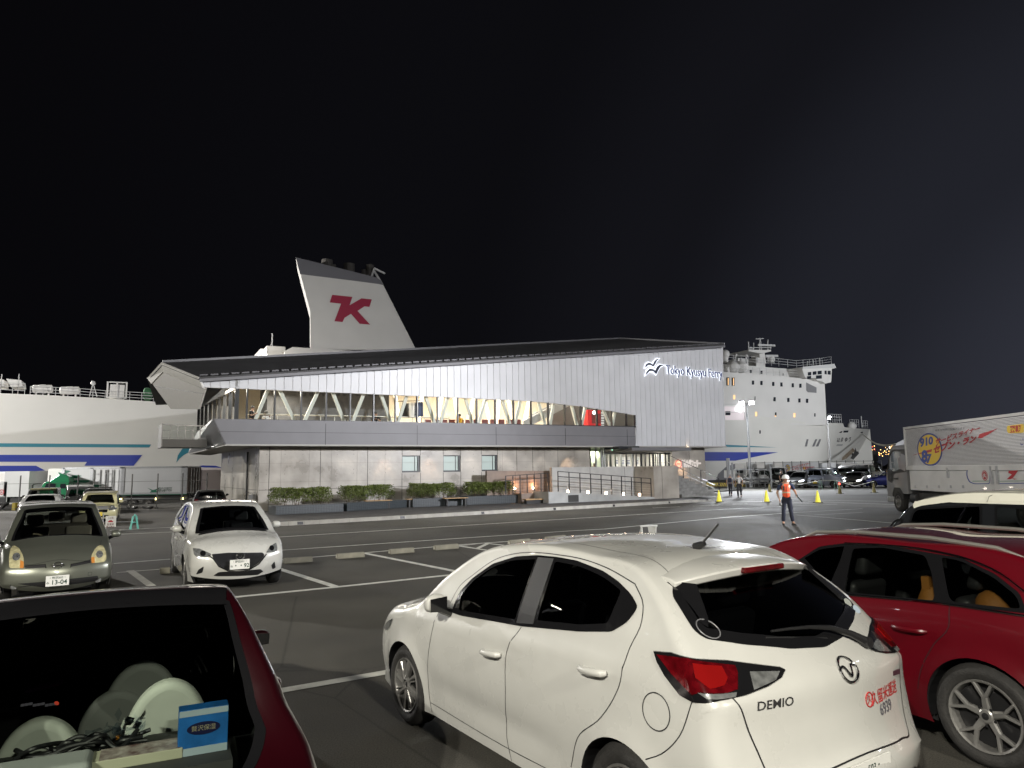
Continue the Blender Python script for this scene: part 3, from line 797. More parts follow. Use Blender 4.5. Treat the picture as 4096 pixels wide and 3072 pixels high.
lamp_post('lamp_post',(74,84,0),14,(-.2,1),62000,(.95,.97,1),'added unseen tall quay floodlight post lighting the ferry bow, far right',heads=2,r=.12,shadow=1.2,cone=100,aim=(62,128,8))  # added unseen post to brighten the bow side of the hull
lamp_post('lamp_post',(-72,80,-.7),24,(.8,.6),150000,(1,.96,.90),'added unseen very tall quay floodlight mast lighting the ferry funnel, far left',em=LAMPY,heads=2,r=.2,cone=70,aim=(-26,104,24))  # mast added out of view to light the funnel evenly
lamp_post('lamp_post',(-36,20,0),11,(1,.1),11000,(1,.97,.92),'added unseen floodlight post far left aimed across the road at the box truck',em=LAMPY,heads=1,r=.11,cone=24,aim=(14,24.5,2.2))  # added unseen, narrow beam to brighten the truck side
# ---------------------------------------------------------------- ferry terminal
T_=-0.9                                                   # plane of the upper storey, in front of the concrete storey
WALLC=mat('board_marked_concrete',(.36,.335,.30),.36,noise=.32,nscale=.7,bump=.25,bscale=5,rvar=.14,spec=.6)
CLAD=mat('white_metal_cladding',(.60,.61,.64),.42,metal=.0,noise=.06,nscale=.7,bump=.08,bscale=3)
ROOFM=mat('dark_roof_panels',(.045,.045,.048),.65,noise=.2,nscale=1.5)
BAND=mat('grey_band_panels',(.17,.17,.185),.5,noise=.06,nscale=1.2)
SOFF=mat('soffit_panels',(.36,.355,.34),.55)
FRAME=mat('dark_window_frame',(.02,.022,.026),.35)
CREAM=mat('cream_interior',(.72,.65,.53),.7,noise=.05)
CORE=mat('dark_grey_core_wall',(.05,.05,.052),.6,noise=.1)
STRUT=mat('pale_steel_strut',(.62,.63,.58),.5)
root=empty('terminal_building',B0,atan2(E_.y,E_.x),'long ferry terminal with white ribbed cladding, dark roof and a lit glazed upper floor','terminal building')
TB=root
def be(px,py,s0):                                         # surveyed point on the cross plane s = s0 -> (t, z)
 q=on_plane(px,py,bw(s0,0),E_)-B0;return (q.dot(N_),q.z)
def free(o,label,cat,group=None):                         # stands in the building but is a thing of its own
 o.parent=None;o.location=B0;o.rotation_euler=(0,0,atan2(E_.y,E_.x));return tag(o,label,cat,group)
ORD=('leftmost','second from the left','third from the left','fourth from the left','fifth from the left','sixth from the left','sixth from the right','fifth from the right','fourth from the right','third from the right','second from the right','rightmost')
def P3(px,py,t): s_,z_=bl(px,py,t);return Vector((s_,t,z_))
def fill3(poly,mapf,step=9e9,holes=(),flip=False):
 V,F=fill2d(poly,holes,step);mb=MB();mb.add([mapf(a,b) for a,b in V],F);return mb
# cladding
ctop=[(799,1513),(2892,1380)];cbot=[(2898,1786),(2543,1784),(2542,1661),(2330,1626),(2129,1605),(1700,1585),(948,1554),(815,1549)]
cl=[bl(x,y,T_) for x,y in ctop+cbot]
mb=MB();mb.prism([(a,T_,b) for a,b in cl],(0,.18,0))
s0,z0=bl(799,1513,T_);s1,z1=bl(2892,1380,T_)
def ztop(s_): return z0+(z1-z0)*(s_-s0)/(s1-s0)
bp_=[bl(x,y,T_) for x,y in reversed(cbot)]
def zbot(s_):
 if s_>bp_[6][0]: return bp_[7][1] if s_>bp_[6][0]+.01 else bp_[5][1]
 for (a,za),(b,zb) in zip(bp_[:6],bp_[1:6]):
  if a <= s_ <= b: return za+(zb-za)*(s_-a)/(b-a)
 return bp_[5][1]
s_=s0+.5
while s_<s1-.1:
 mb.prism([(s_-.011,T_-.002,zbot(s_)+.01),(s_+.011,T_-.002,zbot(s_)+.01),(s_+.011,T_-.002,ztop(s_)-.01),(s_-.011,T_-.002,ztop(s_)-.01)],(0,-.03,0));s_ += .43
mb.build('cladding',CLAD,root)
# right return wall of the upper storey
mb=MB();sr=s1;mb.prism([(sr-.02,T_+.18,bl(2898,1786,T_)[1]),(sr-.02,22,bl(2898,1786,T_)[1]),(sr-.02,22,z1-1.5),(sr-.02,8,z1+.3),(sr-.02,T_+.18,z1-.05)],(-.15,0,0));mb.build('end_wall',CLAD,root)
# roof
tA,tR=2.6,7.0
A=P3(649,1449,tA);Pk=P3(2474,1355,tR);NE=P3(797,1508,T_-.25);FE=P3(592,1511,5.0);NR=P3(2898,1377,T_-.25)
M1=P3(1800,1391,tA+(tR-tA)*.62)
Bk=Vector((NR.x,20,NR.z-1.0));Bk2=Vector((FE.x+1,14,FE.z-.5))
mb=MB();dz=Vector((0,0,-.16))
def slab(ps): mb.prism(ps,dz)
slab([NE,NR,Pk,M1,A]);slab([NR,Bk,Pk]);slab([A,M1,Pk,Bk,Bk2,FE])
mb.build('roof',ROOFM,root)
mb=MB();n=74
for i in range(n):                                          # snow guard rail in short lengths above the eave
 a=NE.lerp(NR,(i+.12)/n);b=NE.lerp(NR,(i+.86)/n);u=Vector((0,.35,.12));mb.bar(a+u,b+u,.05,.07)
mb.build('snow_guard',mat('snow_guard_grey',(.10,.10,.11),.5),root)
mb=MB();mb.bar(A+Vector((0,0,.04)),M1+Vector((0,0,.04)),.12);mb.bar(M1+Vector((0,0,.04)),Pk+Vector((0,0,.04)),.12);mb.bar(Pk+Vector((0,0,.04)),NR+Vector((0,0,.04)),.12);mb.build('ridge_flashing',mat('snow_guard_grey',(.10,.10,.11),.5),root)
mb=MB();mb.bar(NE+Vector((.02,0,-.16)),NR+Vector((0,0,-.16)),.10,.14);mb.build('gutter',BAND,root)
# prow-shaped hood at the left end
FW=mat('hood_fascia',(.78,.77,.74),.45);HP=mat('hood_panels',(.44,.43,.41),.5,noise=.05)
I1,I3,I4=P3(609,1534,4.6),P3(796,1637,.2),P3(822,1553,T_+.1)
_w=lambda v: bw(v.x,v.y,v.z)
_n=(_w(I3)-_w(I1)).cross(_w(I4)-_w(I1)).normalized()
def _hp(x,y): q=on_plane(x,y,_w(I1),_n)-B0;return Vector((q.dot(E_),q.dot(N_),q.z))
I2,I5=_hp(683,1636),_hp(654,1486)
mb=MB();mb.add([FE,A,I5,I1],[(0,1,2,3)]);mb.add([A,NE,P3(815,1549,T_),I4,I5],[(0,1,2,3,4)])
o=mb.build('hood_fascia',FW,root);so=o.modifiers.new('s','SOLIDIFY');so.thickness=.06
mb=MB();mb.add([I1,I5,I4,I3,I2],[(0,1,2,3,4)]);o=mb.build('hood_panel',HP,root);so=o.modifiers.new('s','SOLIDIFY');so.thickness=.08
sa_,sb_=I1.lerp(I2,.12),I4.lerp(I3,.25);d_=Vector((-.03,-.03,0));mb=MB();mb.bar(sa_+d_,sb_+d_,.02);mb.build('panel_seam',BLACK,root)
# grey band and soffit
bpts=[(856,1675),(2539,1708),(2542,1784),(903,1776)]
g=[bl(x,y,T_-.05) for x,y in bpts]
mb=MB();mb.prism([(a,T_-.05,b) for a,b in g],(0,.5,0));mb.build('fascia_band',BAND,root)
mb=MB()
for x in (1303,1669,1984,2261,2508):
 a=bl(x,1680+(x-856)*.0196+4,T_-.05);b=bl(x,1781,T_-.05);mb.box(a[0]-.015,a[0]+.015,T_-.056,T_-.048,b[1]+.02,a[1]-.02)
ga,gb=bl(880,1726,T_-.05),bl(2540,1746,T_-.05);mb.prism([(ga[0],T_-.056,ga[1]-.008),(gb[0],T_-.056,gb[1]-.008),(gb[0],T_-.056,gb[1]+.008),(ga[0],T_-.056,ga[1]+.008)],(0,.006,0))
mb.build('band_joint',BLACK,root)
ZB=g[3][1]-.0;gl_,gr_=g[3],g[2]
tip=G(756,1812,ZB)-B0;tip=Vector((tip.dot(E_),tip.dot(N_),ZB))
up1=P3(883,1743,T_+.5)
mb=MB();mb.add([(gl_[0],T_-.05,ZB),(gr_[0],T_-.05,gr_[1]),(s1-.1,T_,bl(2898,1786,T_)[1]+.02),(s1-.1,3,gr_[1]),(0,3,ZB),(0,tip.y+3,ZB),(tip.x,tip.y,ZB)],[(0,1,2,3,4,5,6)])
o=mb.build('soffit',SOFF,root);so=o.modifiers.new('s','SOLIDIFY');so.thickness=.08;so.offset=1
se=bl(948,1600,T_)[0]                                    # end glazing plane
mb=MB();k1_=Vector((g[0][0],T_-.02,g[0][1]));k2_=Vector((gl_[0],T_-.02,ZB));tb_,zb_=be(797,1727,se)
mb.add([k1_,k2_,tip,Vector((se+.0,tb_+1,zb_))],[(0,1,2,3)]);o=mb.build('prow_panel',mat('prow_panel',(.10,.10,.11),.3),root);so=o.modifiers.new('s','SOLIDIFY');so.thickness=.05
# glazing of the upper storey
gp=[(948,1556),(1700,1587),(2129,1607),(2330,1628),(2541,1663),(2539,1707),(948,1678)]
gq=[bl(x,y,T_+.12) for x,y in gp]
GLS=glass('terminal_glass',(.88,.90,.88),.55)
mb=MB();mb.add([(a,T_+.12,b) for a,b in gq],[tuple(range(len(gq)))]);mb.build('glazing',GLS,root)
def gtop(s__):
 for (a,za),(b,zb) in zip(gq[:4],gq[1:5]):
  if a <= s__ <= b: return za+(zb-za)*(s__-a)/(b-a)
 return gq[4][1]
def gbot(s__): return gq[6][1]+(gq[5][1]-gq[6][1])*(s__-gq[6][0])/(gq[5][0]-gq[6][0])
for x in (951,987,1098,1204,1304,1400,1494,1582,1669,1751,1831,1907,1981,2054,2124,2193,2259,2323,2387,2446,2505,2539):
 a=bl(x,1650,T_+.05)[0];mb=MB();mb.box(a-.035,a+.035,T_+.0,T_+.16,gbot(a)-.03,gtop(a)+.05);mb.build('mullion',FRAME,root)
mb=MB();mb.prism([(gq[6][0],T_+.02,gq[6][1]-.06),(gq[5][0],T_+.02,gq[5][1]-.06),(gq[5][0],T_+.02,gq[5][1]+.03),(gq[6][0],T_+.02,gq[6][1]+.03)],(0,.14,0));mb.build('window_sill',FRAME,root)
# end glazing
te,zt_=be(797,1634,se);tf,_z=be(797,1735,se)
zl0=bl(948,1556,T_)[1]
mb=MB();mb.add([(se,T_,zl0),(se,T_,g[0][1]-.9),(se,te,g[0][1]-.9),(se,te,zt_)],[(0,1,2,3)]);mb.build('end_glazing',GLS,root)
for k in range(9):
 t__=T_+.05+(te-T_)*k/8.0;zz=zl0+(zt_-zl0)*k/8.0;mb=MB();mb.box(se-.10,se+.05,t__-.035,t__+.035,g[0][1]-.9,zz);mb.build('mullion',FRAME,root)
mb=MB();mb.prism([(se-.1,T_,zl0),(se-.1,te,zt_),(se-.1,te,zt_+2.0),(se-.1,T_,zl0+.5)],(.12,0,0));mb.build('end_panel',HP,root)
# balcony on the end
sb0,zb1=bl(650,1698,4.0);sb1,zb0=bl(796,1789,4.0)
mb=MB();mb.box(sb0,sb1+.4,4.0,6.2,zb0,zb0+.42);bal=mb.build('balcony',mat('balcony_base',(.06,.06,.062),.4),root)
mb=MB();mb.box(sb0-.03,sb0+.03,3.97,6.2,zb0-.02,zb1+.05);
mb.bar((sb0,4.0,zb1),(sb1+.4,4.0,zb1-.04),.06);mb.bar((sb0,4.0,zb1-.3),(sb1+.4,4.0,zb1-.3),.03);mb.bar((sb0,4.0,zb1-.7),(sb1+.4,4.0,zb1-.7),.03)
for k in range(7): a=sb0+(sb1+.4-sb0)*k/6;mb.bar((a,4.0,zb0+.4),(a,4.0,zb1),.045)
mb.build('balcony_rail',mat('dull_rail',(.20,.20,.205),.5,metal=.4),bal)
mb=MB();mb.add([(sb0,4.04,zb0+.42),(sb1+.4,4.04,zb0+.42),(sb1+.4,4.04,zb1-.05),(sb0,4.04,zb1-.05)],[(0,1,2,3)]);mb.build('balcony_glass',glass('balcony_glass',(.75,.78,.76),.6),bal)
# upper storey interior
zf=gq[6][1]-.35
mb=MB();mb.box(se+.1,s1-.3,T_+.25,9.0,zf-.2,zf);mb.build('upper_floor',mat('interior_floor',(.40,.36,.30),.5),root)
mb=MB();mb.add([(se+.1,9.0,zf),(s1-.3,9.0,zf),(s1-.3,9.0,ztop(s1)-.4),(se+.1,9.0,ztop(se)+.6)],[(0,1,2,3)]);mb.build('back_wall',CREAM,root)
mb=MB()
mb.add([(se+.1,T_+.3,ztop(se)-.35),(s1-.3,T_+.3,ztop(s1)-.35),(s1-.3,9.0,ztop(s1)-.4),(se+.1,9.0,ztop(se)+.4)],[(0,1,2,3)])
for k in range(18):
 yy=T_+.8+k*.46;mb.bar((se+.1,yy,ztop(se)-.38+k*.04),(s1-.3,yy,ztop(s1)-.40),.05,.10)
mb.build('ceiling',CREAM,root)
scl,scr=bl(1068,1640,2.6)[0],bl(1556,1640,2.6)[0]
mb=MB();mb.box(scl,scr,2.6,4.6,zf,zf+2.6);core=mb.build('core_wall',CORE,root)
for x in (1217,1245,1273,1297,1327,1352,1378,1403,1427,1477,1502):
 c=P3(x,1577,2.6);mb=MB();mb.lathe([(.12,-.012),(.001,-.012)],Matrix.Translation((c.x,2.6,c.z)) @ Matrix.Rotation(-pi/2,4,'X'),16);mb.lathe([(.135,0),(.135,-.02),(.12,-.02)],Matrix.Translation((c.x,2.6,c.z)) @ Matrix.Rotation(pi/2,4,'X'),16);mb.build('round_vent',BLACK,core)
sd0=bl(2200,1650,3.2)[0];sd1=s1-.4
mb=MB();mb.box(sd0,sd1,3.2,3.4,zf,zf+5);mb.build('dark_partition',mat('dark_partition',(.06,.058,.055),.5),root)
def z2(x,y): return (550+.5651*x,1000+.5651*y)
def z3_(x,y): return (1700+.5651*x,1300+.5651*y)
STR=[(z2(925,985),z2(838,1192)),(z2(1003,985),z2(1102,1192)),(z2(1278,1000),z2(1188,1197)),(z2(1380,1005),z2(1457,1202)),(z2(1603,1015),z2(1527,1204)),(z2(1722,1020),z2(1788,1208)),(z2(1907,1030),z2(1846,1212)),(z2(2038,1035),z2(2100,1218)),
       (z3_(162,510),z3_(108,692)),(z3_(285,515),z3_(332,692)),(z3_(432,522),z3_(378,693)),(z3_(545,530),z3_(598,697)),(z3_(675,535),z3_(635,702)),(z3_(803,542),z3_(848,706)),(z3_(908,560),z3_(884,710)),(z3_(1040,580),z3_(1075,714)),(z3_(1132,590),z3_(1106,714)),(z3_(1265,610),z3_(1310,716)),(z3_(1342,625),z3_(1325,716))]
for a,b in STR:
 p,q=P3(*a,T_+.55),P3(*b,T_+.55);d=(p-q);mb=MB();mb.bar(q-d*.3,p+d*.6,.17,.13,up=(0,1,0));mb.build('strut',STRUT,root)
CST=mat('cream_strut',(.75,.66,.50),.6)
for k,(a,b) in enumerate([(z3_(205,515),z3_(238,690)),(z3_(340,520),z3_(300,690)),(z3_(420,522),z3_(452,690)),(z3_(520,530),z3_(505,692)),(z3_(585,530),z3_(628,692)),(z3_(735,540),z3_(700,700)),(z2(1820,1030),z2(1850,1210)),(z2(2010,1035),z2(1990,1215)),(z2(2150,1040),z2(2120,1215))]):
 p,q=P3(*a,5.5),P3(*b,5.5);d=p-q;mb=MB();mb.bar(q-d*.3,p+d*.8,.22,.18,up=(0,1,0));mb.build('rear_strut',CST,root)
# escalator, red kiosk, counter, clothes rack
e1,e2=P3(*z3_(700,706),1.6),P3(*z3_(985,560),1.6)
mb=MB();d=e2-e1;mb.bar(e1,e1+d*1.3,.5,.18,up=(0,1,0));mb.bar(e1+Vector((.1,-.5,.5)),e1+d*1.3+Vector((.1,-.5,.5)),.08);mb.build('escalator',mat('escalator_side',(.35,.36,.37),.3,metal=.5),root)
r1,r2=P3(*z3_(1155,720),.6),P3(*z3_(1243,603),.6)
mb=MB();mb.box(r1.x,r2.x,.6,1.1,zf,r2.z);kio=mb.build('red_kiosk',mat('red_kiosk',(.55,.01,.015),.4),root)
mb=MB();mb.box(r1.x+.3,r1.x+1.1,.58,.62,r2.z-.9,r2.z-.25);mb.build('kiosk_panel',mat('kiosk_panel',(.15,.02,.02),.4),kio)
mb=MB()
for k in range(6): c=P3(*z3_(1256,622+k*18),.55);mb.box(c.x-.10,c.x+.12,.52,.56,c.z-.06,c.z+.05)
mb.build('kiosk_notices',emis('notice_glow',(.95,.93,.9),.8),kio);free(kio,'bright red kiosk behind the right end of the upper glazing','kiosk')
c=P3(*z3_(1198,620),-.1);mb=MB();mb.sphere(c,.13,12);mb.build('globe_lamp',emis('globe',(1,1,.95),4),root)
mb=MB();ca,cb_=P3(*z2(775,1160),T_+.9),P3(*z2(2200,1190),T_+.9)
mb.bar(ca,cb_,.45,.04);
for k in range(16): q=ca.lerp(cb_,k/15);mb.bar(Vector((q.x,q.y,zf)),q,.04)
mb.build('window_counter',mat('counter_white',(.6,.58,.52),.4),root)
for k in range(12):
 q=P3(*z3_(20+k*58,668),1.2);mb=MB();mb.box(q.x-.22,q.x+.22,1.2,1.65,zf+.38,zf+.45);ch=mb.build('lobby_chair',mat('lobby_chair',(.10,.02,.02),.6),root,bevel=.02)
 mb=MB();mb.box(q.x-.22,q.x+.22,1.2,1.26,zf+.45,q.z);mb.build('backrest',MATS['lobby_chair'],ch,bevel=.02);mb=MB()
 for x in (-.19,.19):
  for y in (1.23,1.6): mb.box(q.x+x-.015,q.x+x+.015,y,y+.03,zf,zf+.38)
 mb.build('leg_frame',STEEL,ch);free(ch,'dark red lobby chair upstairs, %s in its row' % ORD[k],'chair','row of lobby chairs upstairs')
tex=[(z2(1890,1085),(.02,.02,.02)),(z2(1905,1085),(.05,.05,.05)),(z2(1935,1080),(.7,.7,.68)),(z2(1952,1080),(.7,.7,.7)),(z2(1975,1080),(.05,.05,.08)),(z2(2005,1075),(.03,.05,.12))]
rk=MB();a,b=P3(*z2(1830,1072),1.4),P3(*z2(2008,1066),1.4);rk.bar(a,b,.04);rk.bar(a,Vector((a.x,a.y,zf)),.04);rk.bar(b,Vector((b.x,b.y,zf)),.04);rack=free(rk.build('clothes_rail',BLACK,root),'thin black clothes rail with shirts in the bright lobby upstairs','clothes rail')
for i,(p,c_) in enumerate(tex):
 q=P3(*p,1.4);mb=MB();mb.prism([(q.x-.13,1.38,q.z),(q.x+.13,1.38,q.z),(q.x+.16,1.38,q.z-.85),(q.x-.16,1.38,q.z-.85)],(0,.06,0));free(mb.build('hanging_shirt',mat('shirt%d' % i,c_,.8),root),'%s shirt on the clothes rail upstairs, %s' % (('black','dark grey','white','bright white','charcoal','navy')[i],ORD[i] if i<5 else 'rightmost'),'shirt','shirts on the clothes rail')
# interior light fittings
def area_in(name,c,sx_,sy_,e,col,parent=root):
 l=bpy.data.lights.new(name,'AREA');l.shape='RECTANGLE';l.size=sx_;l.size_y=sy_;l.energy=e;l.color=col
 o=bpy.data.objects.new(name,l);COL.objects.link(o);o.parent=parent;o.location=c;return o
IW=(1,.91,.78)
for f_ in (.03,.36,.50,.62,.74):
 s__=se+(s1-se)*f_;area_in('ceiling_panel_light',(s__,3.4 if f_>.3 else 1.0,min(zf+4.3,ztop(s__)-.6)),5,2.2,1300 if f_>.3 else 650,IW)
area_in('ceiling_panel_light',(se+(s1-se)*.2,.6,zf+2.6),9,.6,90,(1,.9,.8))
area_in('ceiling_panel_light',(se+(s1-se)*.84,.6,zf+3.0),4,.6,120,(1,.9,.8))
# concrete ground storey
wl=bl(1036,1900,0)[0];er0=bl(2360,1880,0)[0];er1=bl(2692,1880,0)[0];wr=bl(2822,1880,0)[0]
ZT=3.56
wins=[]
for (xa,xb,ya,yb) in ((1608,1681,1822,1889),(1773,1843,1821,1887),(1926,1991,1820,1884)):
 a,za=bl(xa,ya,0);b,zb=bl(xb,yb,0);wins.append((a,b,zb,za))
for (a0,a1) in ((wl,er0),(er1,wr)):
 V,F=fill2d([(a0,0),(a1,0),(a1,ZT),(a0,ZT)],[[(a,zb),(b,zb),(b,zt),(a,zt)] for a,b,zb,zt in wins if a0<a<a1],9e9)
 mb=MB();mb.add([(s__,0,z_) for s__,z_ in V],F);o=mb.build('concrete_wall',WALLC,root);so=o.modifiers.new('s','SOLIDIFY');so.thickness=.3;so.offset=-1 if o.data.polygons[0].normal.y<0 else 1
te2=be(883,1900,wl)[0]
mb=MB();mb.box(wl,wl+.3,.3,te2,0,ZT);mb.build('concrete_end_wall',WALLC,root)
mb=MB();mb.box(wr-.3,wr,.3,18,0,ZT);mb.build('concrete_end_wall',WALLC,root)
zs=bl(1075,1960,0)[1]
mb=MB()
def vj(px,z_a=0,z_b=ZT,w_=.012): a=bl(px,1900,0)[0];mb.box(a-w_,a+w_,-.006,.004,z_a,z_b)
for x in (1076,1281,1470): vj(x)
for i,x in enumerate((1608,1682,1773,1843,1926,1991)):
 w_=wins[i // 2];vj(x,0,w_[2]-.03);vj(x,w_[3]+.02,ZT)
for x in (2068,2132,2233,2760): vj(x)
mb.box(wl,er0,-.006,.004,zs-.01,zs+.01)
for t__ in [be(x,1900,wl)[0] for x in (931,974,1023)]: mb.box(wl-.004,wl+.004,t__-.010,t__+.010,0,ZT)
mb.box(wl-.004,wl+.004,.3,te2,zs-.01,zs+.01)
mb.build('wall_joint',mat('joint',(.03,.03,.03),.8),root)
mb=MB();t__=be(993,1900,wl)[0];mb.tube([(wl-.06,t__,0),(wl-.06,t__,ZT-.4)],.05,8);mb.build('downpipe',FRAME,root)
mb=MB()                                                    # faint formwork joints and tie holes
for x in (1123,1236,1325,1428,1540,2010,2180,2300): vj(x,w_=.004)
for zz in (1.55,2.5): mb.box(wl,er0,-.003,.003,zz-.004,zz+.004)
for i in range(46):
 sx0=wl+.35+i*.9
 if sx0>er0-.2: break
 for zz in (1.2,1.95,2.15,2.95,3.15):
  if any(a-.1<sx0<b+.1 and zb-.1<zz<zt+.1 for a,b,zb,zt in wins): continue
  mb.lathe([(.022,-.004),(.001,-.004)],Matrix.Translation((sx0,0,zz)) @ Matrix.Rotation(-pi/2,4,'X'),8)
mb.build('formwork_marks',mat('formwork_mark',(.20,.19,.18),.8),root,fix=False)
FROST=mat('frosted_pane',(.42,.50,.48),.25,coat=.5,emit=(.5,.62,.58),es=.10)
for a,b,zb,zt in wins:
 mb=MB();t0_=.13
 mb.box(a,a+.05,.06,.2,zb,zt);mb.box(b-.12,b,.06,.2,zb,zt);mb.box(a+.05,b-.12,.06,.2,zb,zb+.09);mb.box(a+.05,b-.12,.06,.2,zt-.05,zt);mb.box(b-.30,b-.27,.10,.16,zb+.09,zt-.05)
 w_=mb.build('window',FRAME,root);mb=MB();mb.box(a+.05,b-.12,.13,.15,zb+.09,zt-.05);mb.build('pane',FROST,w_)
# soffit downlights: a small disc and a warm or white spot each
def downlight(px,py,t_,warm=False,e=30,z=None):
 q=P3(px,py,t_);zz=(gl_[1]+(gr_[1]-gl_[1])*max(0,q.x-gl_[0])/(gr_[0]-gl_[0]))-.012
 mb=MB();mb.lathe([(.07,0),(.001,0)],Matrix.Translation((q.x,t_,zz)),12);o=mb.build('downlight',emis('downlight_warm',(1,.75,.5),14) if warm else emis('downlight_white',(1,.95,.88),14),root,fix=False)
 l=bpy.data.lights.new('downlight_beam','SPOT');l.energy=e;l.color=(1,.62,.36) if warm else (1,.93,.85);l.spot_size=radians(52 if warm else 80);l.spot_blend=.8;l.shadow_soft_size=.04
 lo=bpy.data.objects.new('downlight_beam',l);COL.objects.link(lo);lo.parent=root;lo.location=(q.x,t_,zz-.05);lo.rotation_euler=(radians(27 if warm else 14),0,0)
for x in (1190,1388,1570,1738,1896,2042,2180,2311,2433): downlight(x,1778,T_+.25,False,170)
for x in (1555,1738,2295): downlight(x,1780,T_+.10,True,420)
for x in (850,886,927): downlight(x,1795,T_+1.6+(927-x)*.02,False,25)
downlight(2752,1787,T_-.1,True,520)
# entrance
ei=er0;t_in=3.2
mb=MB();mb.box(er0,er1,t_in,t_in+.2,0,ZT);mb.box(er1-.02,er1+.1,.3,t_in,0,ZT);mb.build('entrance_wall',mat('entrance_wall',(.46,.44,.42),.6),root)
gm_=bl(2420,1850,1.2)[0];mb=MB();mb.box(er0+.02,gm_,1.6,1.7,0,ZT);mb.build('green_lit_wall',mat('green_lit_tint',(.50,.56,.42),.6),root)  # green light on this wall is put into its colour
mb=MB();mb.box(er0+.05,er1,.3,t_in,.85,.97);mb.build('entrance_floor',mat('entrance_floor',(.25,.24,.23),.4),root)
mb=MB();mb.add([(er0,.1,.97),(er1,.1,.97),(er1,.1,ZT),(er0,.1,ZT)],[(0,1,2,3)]);mb.build('entrance_glazing',GLS,root)
def z4(x,y): return (2100+x/2.765,1700+y/2.765)
for x,w_,m_ in ((720,.03,FRAME),(785,.02,STEEL),(850,.07,STEEL),(880,.05,STEEL),(905,.02,FRAME),(945,.05,FRAME),(1000,.02,FRAME),(1065,.03,STEEL),(1120,.02,FRAME),(1190,.06,STEEL),(1230,.02,FRAME),(1285,.05,FRAME),(1330,.02,FRAME),(1378,.02,FRAME),(1418,.05,FRAME),(1445,.02,FRAME),(1490,.08,STEEL),(1590,.03,FRAME)):
 a=bl(*z4(x,400),.1)[0];mb=MB();mb.box(a-w_,a+w_,.04,.16,.97,ZT-(.0 if x<900 else .55));mb.build('door_frame',m_,root)
a,b=bl(*z4(880,290),.1),bl(*z4(1600,300),.1);mb=MB();mb.box(a[0],b[0],.02,.2,ZT-.60,ZT-.50);mb.build('transom',STEEL,root)
PC=[(.62,.62,.62),(.55,.6,.6),(.5,.52,.55),(.08,.25,.55),(.6,.62,.66),(.6,.45,.4),(.3,.35,.4)]
for i,(xa,xb,ya,yb) in enumerate(((1008,1030,352,455),(1076,1112,352,455),(1140,1166,350,455),(1232,1272,350,455),(1340,1405,348,455),(1430,1472,345,455),(1510,1566,340,450))):
 a,za=bl(*z4(xa,ya),t_in-.06);b,zb=bl(*z4(xb,yb),t_in-.06)
 mb=MB();mb.box(a,b,t_in-.06,t_in-.02,zb,za);ps=mb.build('poster',mat('poster_paper',(.66,.66,.66),.5),root)
 mb=MB();mb.box(a+.1,b-.1,t_in-.066,t_in-.06,zb+.5,za-.15);mb.build('poster_picture',mat('poster%d' % i,PC[i],.5,col2=(.5,.5,.52),nscale=4),ps)
 mb=MB()
 for k in range(3): mb.box(a+.15,b-.3,t_in-.072,t_in-.066,zb+.15+k*.11,zb+.2+k*.11)
 mb.build('poster_text',mat('poster_ink',(.06,.08,.2),.5),ps);free(ps,'poster inside the entrance glass, %s of seven' % ('leftmost','second from the left','third from the left','middle, blue picture','third from the right','second from the right','rightmost')[i],'poster','posters inside the entrance')
a,za=bl(*z4(965,235),.6);b,zb=bl(*z4(992,282),.6);mb=MB();mb.box(a,b,.6,.66,zb,za);mb.build('exit_sign',emis('exit_green',(.45,1,.75),3.0),root)
for f_ in (.15,.5,.85): area_in('entrance_light',(er0+(er1-er0)*f_,1.5,ZT-.40),1.6,.5,130,(1,.95,.84))
a=bl(*z4(1185,262),-2.0);b=bl(*z4(1838,285),-2.0);mb=MB();mb.box(a[0],b[0],-2.0,.0,a[1]-.12,a[1]+.08);mb.build('canopy',mat('canopy_grey',(.16,.16,.17),.5),root)
a=bl(*z4(1040,244),-1.6);b=bl(*z4(1265,262),-1.6);mb=MB();mb.box(a[0],b[0],-1.6,-.1,a[1]-.10,a[1]+.06);mb.build('canopy',FRAME,root)
# wall lettering and backlit sign
def wall_text(body,pa,pb,t_,mt,name,bold=0,shear=0,hgt=None,ext=.02,size=1.0,grow_=0.0,dt=0.0,parent=root):
 a,za=bl(*pa,t_);b,zb=bl(*pb,t_);L=b-a
 me=text_mesh(body,size,bold,ext,shear,1.0,'LEFT');xs=[v.co.x for v in me.vertices];k=L/(max(xs)-min(xs));x0=min(xs)
 Mx=Matrix(((k,0,0,a-x0*k),(0,0,-1,t_+dt),(0,1,0,(za+zb)/2),(0,0,0,1)))
 mb=MB();mb.add([Mx @ v.co for v in me.vertices],[tuple(p.vertices) for p in me.polygons]);bpy.data.meshes.remove(me)
 return mb.build(name,mt,parent,fix=False)
SB=mat('sign_navy',(.015,.035,.16),.4);SG=emis('sign_backlight',(.86,.90,1.0),1.9)
wall_text('東京九州フェリー',z4(1728,432),z4(1945,430),-.03,emis('white_lettering_lit',(1,.9,.84),.75),'wall_lettering',.03,0,size=.52)
q=P3(*z4(1700,430),-.03);mb=MB()
for r_,r0_ in ((.30,.25),): mb.lathe([(r_,-.0),(r_,-.02),(r0_,-.02),(r0_,0)],Matrix.Translation((q.x,-.02,q.z)) @ Matrix.Rotation(-pi/2,4,'X'),24)
mb.box(q.x-.16,q.x+.16,-.05,-.03,q.z-.03,q.z+.03,None);mb.build('wall_emblem',mat('emblem_maroon',(.35,.04,.05),.5),root)
sgn=wall_text('Tokyo Kyusyu Ferry',z3_(1706,318),z3_(2104,348),T_-.12,SB,'backlit_sign',.0,.0,size=.86)
